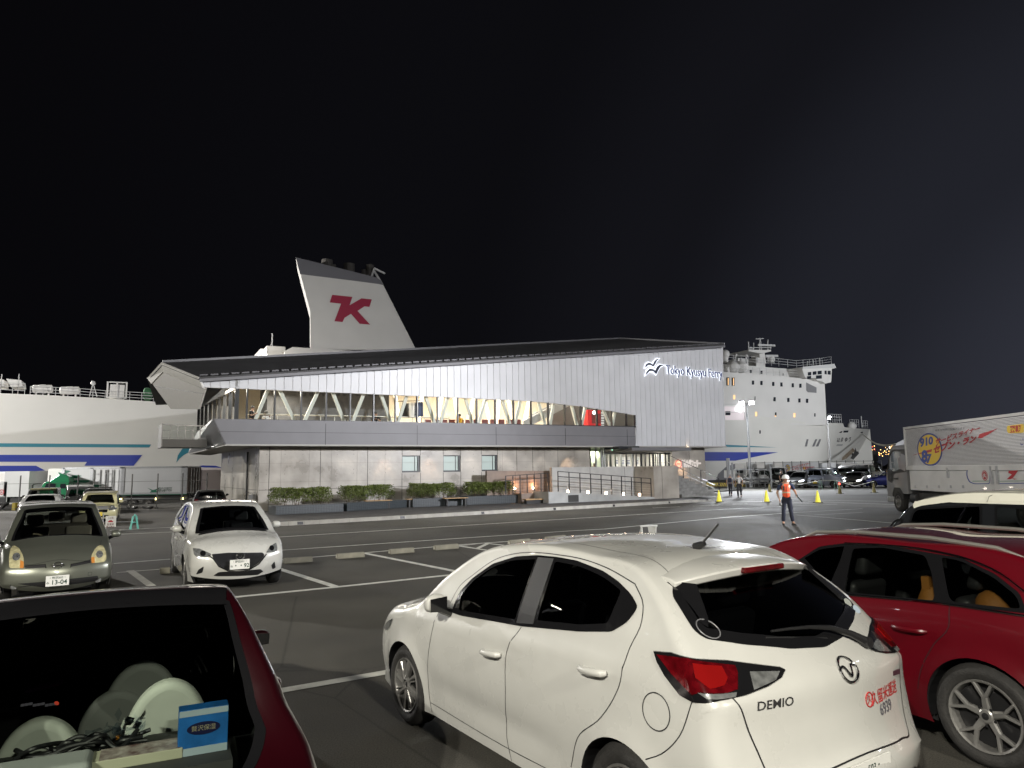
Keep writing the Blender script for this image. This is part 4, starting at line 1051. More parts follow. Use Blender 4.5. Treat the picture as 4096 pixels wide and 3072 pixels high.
wall_text('Tokyo Kyusyu Ferry',z3_(1703,318),z3_(2107,348),T_-.12,SG,'sign_halo',.022,0,size=.86,ext=.005,dt=.05,parent=sgn)
g1=[(1557,303),(1562,280),(1582,266),(1603,272),(1613,282),(1622,258),(1640,240),(1660,238),(1640,252),(1630,275),(1616,297),(1600,284),(1580,283)]
g2=[(1560,357),(1568,330),(1590,308),(1618,314),(1630,325),(1640,298),(1660,280),(1692,284),(1665,295),(1650,320),(1636,350),(1615,326),(1590,326)]
for gg in (g1,g2):
 pl=[bl(*z3_(*p),T_-.12) for p in gg];pl=rounded(pl,.08)
 V,F=fill2d(pl,[],9e9);mb=MB();mb.add([(a,T_-.14,b) for a,b in V],F);o=mb.build('gull_emblem',mat('emblem_grey',(.05,.06,.09),.4),sgn,fix=False);so=o.modifiers.new('s','SOLIDIFY');so.thickness=.03
 pl2=rounded(grow([bl(*z3_(*p),T_-.12) for p in gg],.07),.08);V,F=fill2d(pl2,[],9e9);mb=MB();mb.add([(a,T_-.075,b) for a,b in V],F);mb.build('emblem_halo',SG,sgn,fix=False)
# ---------------------------------------------------------------- ramp, walls, rails, steps in front of the entrance
def onT(pa,pb,tp,z0=.12): return bw(P3(*pa,tp).x,tp,z0),bw(P3(*pb,tp).x,tp,z0)
def wall_between(pa,pb,ya_top,yb_top,z0=0.12,th=.25,name='wall',m=WALLC,label=None,cat=None,parent=None,joints=(),tp=None):
 a,b=(G(*pa,z0),G(*pb,z0)) if tp is None else onT(pa,pb,tp);d=(b-a).to_2d().to_3d();L=d.length;d.normalize();nn=Vector((-d.y,d.x,0))
 za=at(pa[0],ya_top,a.y).z;zb=at(pb[0],yb_top,b.y).z
 r_=empty(name,(a.x,a.y,z0),atan2(d.y,d.x),label,cat) if label else parent
 mb=MB();mb.prism([(0,0,0),(L,0,0),(L,0,zb-z0),(0,0,za-z0)],(0,th,0));o=mb.build('wall_panel',m,r_)
 mb=MB()
 for j in joints: mb.box(L*j-.01,L*j+.01,-.004,.004,0,min(za,zb)-z0)
 if joints: mb.build('wall_joint',mat('joint',(.03,.03,.03),.8),r_)
 return r_,a,b,L,za,zb
# low wall carrying the ramp
RC=mat('pale_ramp_concrete',(.40,.41,.41),.6,noise=.14,nscale=1.6,bump=.15,bscale=8)
ra,rb_=z4(262,832),z4(1432,800)
r_,a,b,L,za,zb=wall_between(ra,rb_,z4(0,738)[1],z4(0,796)[1],.12,1.7,'entrance_ramp',RC,'pale concrete wheelchair ramp with dark railing and small kerb lights rising to the left','ramp',tp=-3.7)
mb=MB();u0,u1=.17,.265;mb.box(L*u0,L*u1,-.006,.01,.02,.42);mb.build('ramp_opening',mat('shadow_gap',(.06,.06,.06),.9),r_)
# ramp railing: posts, top rail, handrail, wires
def railing(parent,A_,B_,hp,n,yo=.08,rails=(1.0,),wires=6,m=FRAME,name='railing'):
 mb=MB()
 for k in range(n+1):
  p=A_.lerp(B_,k/n);mb.bar(p,p+Vector((0,0,hp)),.035,.05)
 for r1_ in rails: mb.bar(A_+Vector((0,0,hp*r1_)),B_+Vector((0,0,hp*r1_)),.04)
 for k in range(wires): zz=hp*(.12+.78*k/max(1,wires));mb.bar(A_+Vector((0,0,zz)),B_+Vector((0,0,zz)),.010)
 return mb.build(name,m,parent)
A_=Vector((L*.09,.06,za-.12));B_=Vector((L*.975,.06,zb-.12))
railing(r_,A_,B_,1.12,9,rails=(1.0,.74))
for i,x in enumerate((500,707,903,1096,1283)):
 k=(x-262)/(1432-262);zc=(za+(zb-za)*k)-.12
 mb=MB();mb.box(L*k*1.02-.06,L*k*1.02+.06,.35,.42,zc+.02,zc+.16);mb.build('ramp_light',emis('ramp_light',(1,.72,.5),22),r_)
 l=bpy.data.lights.new('ramp_glow','POINT');l.energy=6;l.color=(1,.84,.7);l.shadow_soft_size=.05;lo=bpy.data.objects.new('ramp_glow',l);COL.objects.link(lo);lo.parent=r_;lo.location=(L*k*1.02,.30,zc+.25)
# tall wall behind the ramp
def back_wall(pts,base_y,t_,th,name,label,cat,m,joints=(),group=None):
 a=P3(pts[0][0],base_y,t_);b=P3(pts[1][0],base_y,t_);za=P3(*pts[0],t_).z;zb=P3(*pts[1],t_).z
 wa=bw(a.x,t_);rt=empty(name,(wa.x,wa.y,0),atan2(E_.y,E_.x),label,cat,group);L=b.x-a.x
 mb=MB();mb.prism([(0,0,.1),(L,0,.1),(L,0,zb),(0,0,za)],(0,th,0));mb.build('wall_panel',m,rt)
 mb=MB()
 for j in joints: mb.box(L*j-.01,L*j+.01,-.005,.004,.1,min(za,zb)-.02)
 if joints: mb.build('wall_joint',mat('joint',(.03,.03,.03),.8),rt)
 return rt,L
back_wall([z4(302,468),z4(1425,455)],1950,-1.9,.25,'ramp_screen_wall','long pale concrete screen wall behind the ramp railing','wall',RC,(.355,.70))
back_wall([z4(-420,506),z4(303,508)],1950,-1.2,.2,'low_screen_wall','brownish lower screen wall left of the ramp behind the last hedge','wall',mat('brown_concrete',(.22,.17,.14),.6,noise=.2,nscale=1.5,bump=.2),(.42,.72))
# block wall by the steps
a,b=onT(z4(1432,800),z4(1708,805),-3.7);d=(b-a).normalized();nn=Vector((-d.y,d.x,0));ht=at(z4(1708,0)[0],z4(0,452)[1],b.y).z
rt=empty('stair_side_wall',(a.x,a.y,.12),atan2(d.y,d.x),'grey concrete block wall beside the entrance steps','wall');L=(b-a).length
mb=MB();mb.box(0,L,0,2.2,0,ht-.12);mb.build('wall_panel',WALLC,rt);mb=MB();mb.box(L*.33-.01,L*.33+.01,-.005,.004,0,ht-.14);mb.build('wall_joint',mat('joint',(.03,.03,.03),.8),rt)
# steps
s0_,s1_=onT(z4(1735,803),z4(2165,800),-3.5);d=(s1_-s0_).normalized();nn=Vector((-d.y,d.x,0));L=(s1_-s0_).length
rt=empty('entrance_steps',(s0_.x,s0_.y,.12),atan2(d.y,d.x),'broad concrete steps climbing to the entrance at the right end of the terminal','steps')
STEP=mat('step_concrete',(.24,.24,.235),.8,noise=.25,nscale=3,bump=.3)
ns=9;topz=1.75;
for k in range(ns):
 mb=MB();w1=L*(1-.60*k/(ns-1));mb.box(0,w1,.30*k,4.2,topz*k/ns,topz*(k+1)/ns-.0);mb.box(0,w1+.02,.30*k-.02,.30*k+.06,topz*(k+1)/ns-.03,topz*(k+1)/ns+.004);mb.build('step',STEP,rt)
railing(rt,Vector((0,2.9,topz)),Vector((L*.40,2.9,topz)),1.15,2,rails=(1.0,),wires=5)
railing(rt,Vector((L*.40,2.85,topz)),Vector((L*1.03,.2,.05)),1.1,3,rails=(1.0,),wires=2,m=FRAME)
mb=MB();mb.bar(Vector((L*.42,3.1,topz+.65)),Vector((L*1.0,.5,.7)),.05);mb.bar(Vector((L*.42,3.1,topz+.40)),Vector((L*1.0,.5,.45)),.04);mb.build('handrail',STEEL,rt)
# wooden bench under the ramp end, inner orange rail
# hedge planters and benches
HEDGE=mat('hedge_leaf',(.105,.135,.028),.6,noise=.5,nscale=3);HSTEM=mat('hedge_stem',(.10,.075,.045),.9)
PLANT=mat('dark_tiled_planter',(.028,.036,.042),.35,noise=.2,nscale=9)
GRID=mat('planter_grout',(.10,.11,.12),.6)
def planter(pa,pb,top_y,hedge_top,depth,label,hx=(0.0,1.0)):
 a,b=G(*pa,.12),G(*pb,.12);d=(b-a).normalized();L=(b-a).length;h=at(pa[0],top_y,a.y).z-.12;hh=at(pa[0],hedge_top,a.y).z-.12+.12
 rt=empty('hedge_planter',(a.x,a.y,.12),atan2(d.y,d.x),label,'planter','hedge planters along the terminal wall')
 mb=MB();mb.box(0,L,0,depth,0,h);mb.build('planter_box',PLANT,rt,bevel=.01)
 mb=MB();n=int(L/.13)
 for k in range(n+1): mb.box(k*L/n-.003,k*L/n+.003,-.003,.002,.01,h-.01)
 for k in range(1,5): mb.box(0,L,-.003,.002,h*k/5-.003,h*k/5+.003)
 mb.build('tile_joint',GRID,rt)
 rnd=random.Random(int(pa[0]));mb=MB();ms=MB();x0,x1=hx[0]*L+.05,hx[1]*L-.05;N=int((x1-x0)*2300)
 for i in range(int((x1-x0)*7)):
  x=rnd.uniform(x0+.1,x1-.1);y=rnd.uniform(.15,depth-.15);p=[Vector((x,y,h-.03))]
  for k in range(3): p.append(p[-1]+Vector((rnd.uniform(-.09,.09),rnd.uniform(-.08,.08),(hh-h)*.3)))
  ms.tube(p,[.014,.011,.008,.005],5)
 for i in range(N):
  x=rnd.uniform(x0,x1);y=rnd.uniform(.02,depth-.02);top=hh-.03+.03*sin(x*3.1+y)+.02*sin(x*9.7);zz=h+.08+(top-h-.08)*(rnd.random() ** .55)
  ex=min((x-x0)/.12,(x1-x)/.12,1)
  if zz>h+(top-h)*(.55+.45*ex): zz=h+(top-h)*rnd.uniform(.2,.6+.4*ex)
  if rnd.random()<.35 and zz<h+(top-h)*.4: continue
  r1=rnd.uniform(.028,.055);u=Vector((rnd.gauss(0,1),rnd.gauss(0,1),rnd.gauss(0,.6))).normalized();v=u.cross(Vector((rnd.gauss(0,1),rnd.gauss(0,1),rnd.gauss(0,1)))).normalized();c=Vector((x,y,zz))
  mb.add([c-u*r1,c+v*r1*.45,c+u*r1,c-v*r1*.45],[(0,1,2,3)])
 mb.build('hedge',HEDGE,rt,fix=False);ms.build('stem',HSTEM,rt)
def c2(x,y): return (800+x/3.16,1750+y/3.16)
def c3(x,y): return (1500+x/3.16,1750+y/3.16)
planter(c2(958,980),c2(1812,938),c2(0,868)[1],c2(0,672)[1],1.0,'leftmost hedge in a dark tiled planter, in front of the building corner',(-.05,.86))
planter(c2(1860,932),c3(400,884),c2(0,828)[1],c2(0,640)[1],1.0,'second hedge planter from the left, behind the first bench',(.0,.82))
planter(c3(478,882),c3(1158,856),c3(0,775)[1],c3(0,610)[1],1.0,'third hedge planter from the left, under the second and third windows',(-.03,.85))
planter(c3(1165,852),c3(1912,822),c3(0,745)[1],c3(0,590)[1],1.0,'rightmost hedge planter, beside the brown screen wall',(.02,.84))
WOOD=mat('bench_wood',(.42,.27,.13),.5,noise=.2,nscale=10)
for pa,pb,yt,lb in ((c2(2060,905),c3(190,893),c2(0,852)[1],'wooden topped bench below the second hedge, leftmost of the three'),(c3(370,880),c3(690,868),c3(0,822)[1],'wooden topped bench in the middle of the three, between second and third hedge'),(c3(850,868),c3(1150,858),c3(0,795)[1],'wooden topped bench at the right end of the third hedge')):
 a,b=G(*pa,.12),G(*pb,.12);d=(b-a).normalized();L=(b-a).length;rt=empty('bench',(a.x,a.y,.12)-Vector((0,0,0)),atan2(d.y,d.x),lb,'bench','benches in front of the hedges') if False else empty('bench',(a.x+d.y*.45,a.y-d.x*.45,.12),atan2(d.y,d.x),lb,'bench','benches in front of the hedges')
 mb=MB()
 for k in range(4): mb.box(0,L,.02+k*.105,.11+k*.105,.40,.44)
 mb.build('seat',WOOD,rt,bevel=.006)
 for x in (.12,L-.2): mb=MB();mb.box(x,x+.08,.05,.38,0,.395);mb.build('leg',BLACK,rt)
a,b=onT(z4(12,830),z4(244,822),-3.2);d=(b-a).normalized();L=(b-a).length
rt=empty('bench',(a.x,a.y,.12),atan2(d.y,d.x),'long low wooden bench glowing orange left of the ramp foot','bench','benches in front of the hedges');mb=MB();mb.box(0,L,0,.45,.20,.26);mb.build('seat',WOOD,rt);mb=MB();mb.box(.1,L-.1,.1,.35,0,.20);mb.build('base',BLACK,rt)
# upper ramp landing with orange-lit rail at the left
a,b=onT(z4(-5,790),z4(262,800),-2.2);d=(b-a).normalized();L=(b-a).length
rt=empty('ramp_landing',(a.x,a.y,.12),atan2(d.y,d.x),'brown ramp landing with warm-lit railing between the hedge and the ramp','ramp landing')
mb=MB();mb.box(-.2,L,0,1.2,0,.55);mb.build('landing',mat('brown_concrete',(.22,.17,.14),.6),rt)
railing(rt,Vector((-1.2,.05,.50)),Vector((L,.05,.62)),1.05,6,rails=(1.0,.75),wires=5,m=FRAME)
for x in (-.1,1.2):
 mb=MB();mb.box(x-.06,x+.06,.9,.96,.75,.88);mb.build('landing_light',emis('ramp_light',(1,.72,.5),22),rt)
 l=bpy.data.lights.new('landing_glow','POINT');l.energy=16;l.color=(1,.5,.25);l.shadow_soft_size=.05;lo=bpy.data.objects.new('landing_glow',l);COL.objects.link(lo);lo.parent=rt;lo.location=(x,.8,1.0)
# ---------------------------------------------------------------- ferry
sa=math.atan((7500-2048)/FPX);ES=Vector((sin(sa),cos(sa),0));NS=Vector((-cos(sa),sin(sa),0));S0=at(400,1900,75.0);S0.z=0
def sw(px,py,t=0.0):
 q=on_plane(px,py,S0+NS*t,NS)-S0;return Vector((q.dot(ES),t,q.z))
HULL=mat('white_hull_paint',(.74,.73,.69),.45,noise=.07,nscale=.12,rvar=.06)
SUP=mat('white_superstructure',(.72,.71,.69),.45,noise=.05,nscale=.2)
TEAL=mat('teal_stripe',(.03,.24,.33),.4);BLUE=mat('blue_stripe',(.02,.045,.38),.4);FUNG=mat('funnel_grey',(.17,.17,.19),.45);SHW=mat('ship_window',(.03,.035,.045),.15);SHL=emis('lit_cabin_window',(1,.62,.30),1.5);RAIL=mat('white_railing',(.6,.6,.6),.5)
ship=empty('ferry',S0,atan2(ES.y,ES.x),'large white ferry with blue and teal stripes and a tall funnel moored behind the terminal','ferry')
tops=[(-260,1568),(0,1573),(400,1592),(700,1612),(1000,1628),(1500,1640),(2200,1640),(2700,1640),(2900,1650),(3100,1672),(3250,1690),(3373,1693),(3376,1708),(3480,1717)]
def hullt(px): return 0 if px<3250 else 14*((px-3250)/230) ** 1.6
mb=MB();cols=[]
xs_=[-260,0,200,400,700,1000,1500,2200,2700,2900,2990,3080,3150,3220,3290,3340,3372,3377,3410,3445,3480]
tf_=curve1(tops)
for x in xs_:
 t=hullt(x);row=[]
 for k in range(9):
  f=k/8;yt=tf_(x);zt=sw(x,yt,t)
  # bow flare: lower rows pull aft and inboard
  u=max(0,(x-3120)/360);z=zt.z*(1-f)+(-3.2)*f;p=Vector((zt.x-u*u*5.0*f ** 1.2,t+u*4.5*f ** 1.3,z));row.append(p)
 cols.append(row)
vs=[p for r_ in cols for p in r_];nr=9
mb.add(vs,[(i*nr+j,(i+1)*nr+j,(i+1)*nr+j+1,i*nr+j+1) for i in range(len(cols)-1) for j in range(nr-1)])
BM=25.0                                                     # mirrored far side, deck and stern
vm=[Vector((p.x,BM*1.12-p.y,p.z)) for p in vs]
mb.add(vm,[(i*nr+j,i*nr+j+1,(i+1)*nr+j+1,(i+1)*nr+j) for i in range(len(cols)-1) for j in range(nr-1)])
n_=len(cols)
mb.add([r_[0] for r_ in cols]+[Vector((r_[0].x,BM*1.12-r_[0].y,r_[0].z)) for r_ in cols],[(i,i+1,n_+i+1,n_+i) for i in range(n_-1)])
mb.add(list(cols[-1])+[Vector((p.x,BM*1.12-p.y,p.z)) for p in cols[-1]],[(j,j+1,nr+j+1,nr+j) for j in range(nr-1)])
mb.add(list(cols[0])+[Vector((p.x,BM*1.12-p.y,p.z)) for p in cols[0]],[(j,j+1,nr+j+1,nr+j) for j in range(nr-1)])
hull=mb.build('hull',HULL,ship,smooth=True,weld=.01)
def decal(poly,name,m,t=0.0,off=.04,tf=None,parent=ship):
 P_=[sw(x,y,(tf(x) if tf else t)) for x,y in poly];V,F=fill2d([(p.x,p.z) for p in P_],[],9e9)
 mb=MB();ty=t-off
 mb.add([(a,ty,b) for a,b in V],F);o=mb.build(name,m,parent,fix=False);return o
def dd(poly,name,m,t=0.0,off=.04,parent=ship): return decal(poly,name,m,t,off,None,parent)
def z1(x,y): return (x*.6027,1400+y*.6027)
def z5(x,y): return (2800+x/3.16,1550+y/3.16)
def z8(x,y): return (2850+x*.30134,1300+y*.30134)
dd([z1(-300,616),z1(1003,627),z1(990,647),z1(-300,642)],'teal_stripe',TEAL)
dd([z1(-300,695),z1(944,697),z1(887,768),z1(560,768),z1(577,743),z1(-300,741)],'blue_stripe',BLUE)
dd([z1(-300,768),z1(240,768),z1(300,800),z1(100,812),z1(-300,814)],'blue_stripe',BLUE,off=.05)
dd(rounded([z1(1170,748),z1(1180,700),z1(1210,655),z1(1225,645),z1(1290,640),z1(1250,680),z1(1215,700),z1(1190,722)],1),'teal_crescent',TEAL)
dd([z1(1300,778),z1(1340,766),z1(1430,768),z1(1480,782)],'blue_stripe',BLUE)
dd([(2780,1774),(2905,1779),(2990,1783),(3108,1790),(2995,1788.5),(2780,1788)],'teal_stripe',TEAL,off=.05)
dd([(2780,1808),(3112,1809),(3045,1822),(2940,1843),(2780,1843)],'blue_stripe',BLUE,off=.05)
dd(rounded([z5(185,1210),z5(230,1090),z5(330,1000),z5(450,960),z5(900,955),z5(900,1210)],3),'dark_hull_patch',mat('hull_patch_grey',(.16,.16,.17),.6),off=.03)  # flat dark grey patch low on the hull
# funnel
FT=8.0;fr_=[(1182,1029),(1505,1110),(1524,1123),(1536,1144),(1666,1400),(1240,1400),(1239,1246)]
F3=[sw(x,y,FT) for x,y in fr_]
mb=MB();mb.prism([(p.x,p.y,p.z) for p in F3],(1.6,7,0));fun=mb.build('funnel',SUP,ship,bevel=.12,seg=3)
gb_=[(1182,1029),(1505,1110),(1524,1123),(1535,1141),(1517,1137),(1420,1124),(1200,1097)]
dd(gb_,'funnel_top_band',FUNG,FT,.05,fun)
TK=[(1360,372),(1378,318),(1520,333),(1500,392),(1585,343),(1657,351),(1640,403),(1605,400),(1556,432),(1645,529),(1572,523),(1510,452),(1465,480),(1450,511),(1393,505),(1440,381)]
dd([z2(*p) for p in TK],'funnel_logo',mat('crimson',(.36,.02,.06),.45),FT,.08,fun)
def z2f(x,y): return (550+.5651*x,1000+.5651*y)
for x,yt,yb,r_ in ((1342,72,120,1.0),(1385,105,120,.5),(1498,100,150,1.0),(1605,140,180,.5),(1645,108,190,.75)):
 p,q=sw(*z2f(x,yt),FT+3),sw(*z2f(x,yb),FT+3);mb=MB();mb.tube([q-Vector((0,0,1)),p],[r_*.8]*2,12);mb.build('exhaust_pipe',mat('exhaust',(.08,.075,.07),.6,metal=.3),fun)
p=sw(*z2f(1675,130),FT+2);mb=MB();mb.bar(p+Vector((-.6,0,-2)),p,.2);mb.bar(p,p+Vector((1.6,0,-.6)),.25);mb.bar(p+Vector((0,0,-.4)),p+Vector((1.2,0,-2.2)),.25);mb.build('funnel_bracket',RAIL,fun)
# deck houses by the funnel
mb=MB();a,b=sw(*z2f(915,675),6),sw(*z2f(1047,760),6);mb.box(a.x,b.x,6,14,b.z-3,a.z);mb.build('deck_house',SUP,ship,bevel=.1)
mb=MB();pts=[sw(*z2f(*p),4) for p in ((870,700),(915,700),(915,760),(835,760))];mb.prism(pts,(0,5,0));mb.build('deck_house',SUP,ship)
mb=MB();pts=[sw(*z2f(*p),5) for p in ((1040,715),(1097,687),(1600,718),(1980,705),(1980,800),(1040,800))];mb.prism(pts,(0,9,0));mb.build('deck_house',SUP,ship)
p=sw(*z2f(955,590),8);mb=MB();mb.tube([p,p-Vector((0,0,4))],.08,6);mb.tube([p-Vector((0,0,1)),p+Vector((-.8,0,-4))],.05,6);mb.build('mast',RAIL,ship)
p=sw(*z2f(900,742),3.5);mb=MB();mb.sphere(p,.28,8);mb.build('deck_lamp',emis('deck_lamp',(1,.95,.85),14),ship)
l=bpy.data.lights.new('deck_floodlight','POINT');l.energy=300;l.color=(1,.93,.8);l.shadow_soft_size=.3;lo=bpy.data.objects.new('deck_floodlight',l);COL.objects.link(lo);lo.parent=ship;lo.location=p+Vector((0,-1.5,.5))
# stern deck railing and gear along the left
mb=MB();
def railrun(mb,pts,h,n,t,w_=.05,mids=2):
 P_=[sw(x,y,t) for x,y in pts]
 for a,b in zip(P_,P_[1:]):
  L=(b-a).length;k=max(1,int(L/n))
  for i in range(k+1): q=a.lerp(b,i/k);mb.bar(q,q+Vector((0,0,h)),w_)
  for j in range(mids+1): zz=Vector((0,0,h*(j+1)/(mids+1)));mb.bar(a+zz,b+zz,w_)
railrun(mb,[(-150,1575),(0,1572),(98,1577)],1.1,1.0,.4);railrun(mb,[(120,1580),(320,1588),(420,1596),(660,1608)],.9,1.0,.6)
mb.build('stern_railing',RAIL,ship)
for (xa,xb,ya,yb) in ((213,352,226,292),(396,530,238,300)):
 a,b=sw(*z1(xa,(ya+yb)/2),1.4),sw(*z1(xb,(ya+yb)/2),1.4);r_=(sw(*z1(xa,ya),1.4).z-sw(*z1(xa,yb),1.4).z)/2*.82
 mb=MB();d=(b-a);mb.tube([a,a+d*.06,a+d*.35,a+d*.36,a+d*.64,a+d*.65,a+d*.94,b],[r_*.6,r_,r_,r_*1.06,r_*1.06,r_,r_,r_*.6],16)
 mb.bar(a+d*.2+Vector((0,0,-r_*1.7)),a+d*.2,.15);mb.bar(a+d*.8+Vector((0,0,-r_*1.7)),a+d*.8,.15);mb.build('life_raft',SUP,ship,smooth=True)
mb=MB();a,b=sw(*z1(716,208),1.0),sw(*z1(836,322),1.0)
for x in (a.x,b.x,(a.x+b.x)/2): mb.box(x-.08,x+.08,1.0,1.1,b.z,a.z)
for z_ in (a.z,b.z+.1): mb.box(a.x,b.x,1.0,1.1,z_-.12,z_)
mb.box(a.x+.2,b.x-.2,1.15,3,b.z,a.z-.3);mb.build('deck_locker',SUP,ship)
mb=MB();a,b=sw(*z1(952,248),1.2),sw(*z1(1010,328),1.2);mb.box(a.x,b.x,1.2,3.0,b.z,a.z);mb.build('covered_winch',mat('green_tarpaulin',(.03,.12,.05),.8,noise=.4,nscale=2),ship,bevel=.3)
mb=MB();pts=[sw(*z1(*p),2) for p in ((40,190),(140,200),(150,240),(70,245))];mb.prism(pts,(0,3,0));pts=[sw(*z1(*p),2) for p in ((-60,190),(25,196),(25,240),(-60,240))];mb.prism(pts,(0,3,0))
mb.build('ventilator',SUP,ship)
mb=MB();p=sw(*z1(618,220),1.2);q=sw(*z1(618,310),1.2)
for dx in (-.35,.35): mb.bar(q+Vector((dx,0,0)),p,.08)
mb.sphere(p,.25,8)
for x,y in ((127,160),(12,160)): p=sw(*z1(x,y),2);mb.tube([p,p-Vector((0,0,2.5))],.05,6)
mb.build('antenna',RAIL,ship)
# superstructure forward
ST=1.2
fw=[(2700,1470),(2905,1488),(3222,1514),(3299,1535),(3307,1700),(2700,1700)]
mb=MB();F_=[sw(x,y,.02) for x,y in fw];mb.prism(F_,(0,22,0));sup=mb.build('superstructure',SUP,ship)
up=[(2700,1430),(2900,1455),(3115,1473),(3187,1476),(3250,1512),(2700,1500)]
mb=MB();F_=[sw(x,y,2.2) for x,y in up];mb.prism(F_,(0,18,0));mb.build('bridge_deck',SUP,sup)
# bridge wing
wg=[z8(1180,560),z8(1460,545),z8(1585,520),z8(1625,575),z8(1585,578),z8(1582,665),z8(1575,760),z8(1500,780),z8(1455,745),z8(1380,735),z8(1370,700),z8(1230,700)]
mb=MB();F_=[sw(x,y,-1.0) for x,y in wg];mb.prism(F_,(0,5,0));wing=mb.build('bridge_wing',SUP,sup)
def winq(q,name,m,t,off=.05,parent=sup): return dd(q,name,m,t,off,parent)
for q in ([(1262,628),(1308,622),(1308,668),(1262,672)],[(1326,620),(1376,613),(1376,658),(1326,664)],[(1392,612),(1446,606),(1446,654),(1392,658)],[(1484,606),(1512,606),(1512,656),(1484,652)],[(1525,608),(1566,608),(1566,660),(1525,656)],
          [(1252,682),(1305,676),(1305,712),(1252,720)],[(1370,672),(1448,664),(1448,712),(1370,718)]):
 winq([z8(*p) for p in q],'bridge_window',SHW,-1.0,.06,wing)
winq([z8(*p) for p in ((1180,556),(1600,518),(1625,575),(1590,572),(1180,585))],'bridge_roof_edge',RAIL,-1.0,.3,wing)
def rows(lst,name,m,w_,h_,t=.02):
 for x,y in lst: winq([z8(x-w_,y-h_),z8(x+w_,y-h_),z8(x+w_,y+h_),z8(x-w_,y+h_)],name,m,t)
rows([(535,765),(647,770),(804,783),(912,790),(1063,800),(1164,806),(822,985),(1004,995),(1151,1002),(1253,1006)],'cabin_window',SHW,15,27)
rows([(1356,1194),(628,1420)],'cabin_window',SHW,9,22);rows([(286,958),(577,1182),(1085,1198)],'lit_window',SHL,12,28);rows([(837,1182)],'cabin_window',SHW,10,22);rows([(834,1208)],'lit_window',SHL,9,9);rows([(563,972)],'cabin_window',mat('dull_window',(.3,.3,.3),.3),8,24)
rows([(201,750),(272,752)],'tall_window',SHW,19,54);rows([(203,752),(274,754)],'lit_curtain_gap',SHL,5,48)
for o in [o for o in bpy.data.objects if o.name.startswith('lit_curtain_gap')]:
 for v in o.data.vertices: v.co.y -= .05
winq([z8(*p) for p in ((1240,762),(1378,830),(1378,902),(1262,892),(1242,870))],'recessed_platform',mat('recess_grey',(.22,.22,.23),.5),.02)
rows([(505,618),(648,628)],'door',SHW,13,20,2.2);rows([(935,657),(1035,662),(1100,655)],'door',SHW,4,14,2.2)
for x in (265,375):
 p=sw(*z8(x,560),1.4);mb=MB();mb.sphere(p,1.2,10,.9);mb.bar(p+Vector((-1.1,0,-3)),p+Vector((-1.1,0,0)),.5);mb.build('life_raft',SUP,sup,smooth=True)
# opening with lit interior and balcony rail
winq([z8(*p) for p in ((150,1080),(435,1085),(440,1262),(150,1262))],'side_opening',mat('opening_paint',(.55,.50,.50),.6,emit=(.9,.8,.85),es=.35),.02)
winq([z8(*p) for p in ((165,1145),(232,1145),(232,1198),(165,1198))],'opening_window',SHW,.02,.09)
mb=MB();railrun(mb,[z8(160,1262),z8(435,1262)],2.6,3.0,-.15,.10,1);mb.build('opening_rail',RAIL,sup)
p=sw(*z8(380,1115),-.3);mb=MB();mb.sphere(p,.35,8);mb.build('side_lamp',emis('side_lamp',(.97,.97,1),30),sup)
# railings
mb=MB();railrun(mb,[z8(160,632),z8(1240,712)],1.3,1.5,.1,.04);mb.build('deck_railing',RAIL,sup)
mb=MB();railrun(mb,[z8(175,500),z8(880,550),z8(1120,575),z8(1460,540),z8(1580,518)],1.4,1.6,2.0,.045);mb.build('roof_railing',RAIL,sup)
# radar mast
mt_=6
mb=MB();mb.prism([sw(*z8(*p),mt_) for p in ((620,370),(690,360),(715,510),(640,520))],(0,2,0));mb.prism([sw(*z8(*p),mt_-1.5) for p in ((478,330),(778,330),(778,350),(690,370),(620,375),(478,345))],(0,5,0));mast=mb.build('radar_mast',SUP,sup)
mb=MB();q=[sw(*z8(*p),mt_) for p in ((600,265),(825,275))];mb.bar(q[0],q[1],.35);q=[sw(*z8(*p),mt_) for p in ((700,412),(862,412))];mb.bar(q[0],q[1],.4);mb.build('radar_bar',RAIL,mast)
mb=MB()
for a,b in (((625,330),(625,175)),((650,330),(632,175)),((575,185),(675,180)),((478,330),(478,215)),((545,330),(545,235)),((733,330),(733,195)),((770,330),(770,270)),((478,300),(778,300)),((775,425),(775,500)),((735,425),(735,510)),((815,440),(815,510)),((480,320),(545,320))):
 mb.bar(sw(*z8(*a),mt_),sw(*z8(*b),mt_),.14)
for a,b in (((308,500),(308,400)),((452,510),(452,410)),((285,500),(308,400)),((430,515),(452,410)),((595,500),(595,430)),((1258,540),(1262,480)),((1340,530),(1332,455)),((1425,530),(1420,440)),((165,505),(165,390))):
 mb.bar(sw(*z8(*a),3),sw(*z8(*b),3),.13)
mb.build('antenna',RAIL,mast)
mb=MB();mb.sphere(sw(*z8(170,385),3),.75,12);mb.tube([sw(*z8(168,400),3),sw(*z8(168,500),3)],.5,10);mb.sphere(sw(*z8(308,400),3),.3,8);mb.sphere(sw(*z8(452,412),3),.3,8);mb.sphere(sw(*z8(780,455),mt_),.7,10);mb.build('radome',SUP,mast,smooth=True)
mb=MB();a=sw(*z8(340,500),4);mb.box(a.x,a.x+2.4,4,6,a.z-.4,a.z+.8);a=sw(*z8(580,520),4);mb.box(a.x,a.x+2.2,4,6,a.z-.4,a.z+1.2);mb.build('roof_locker',SUP,sup)
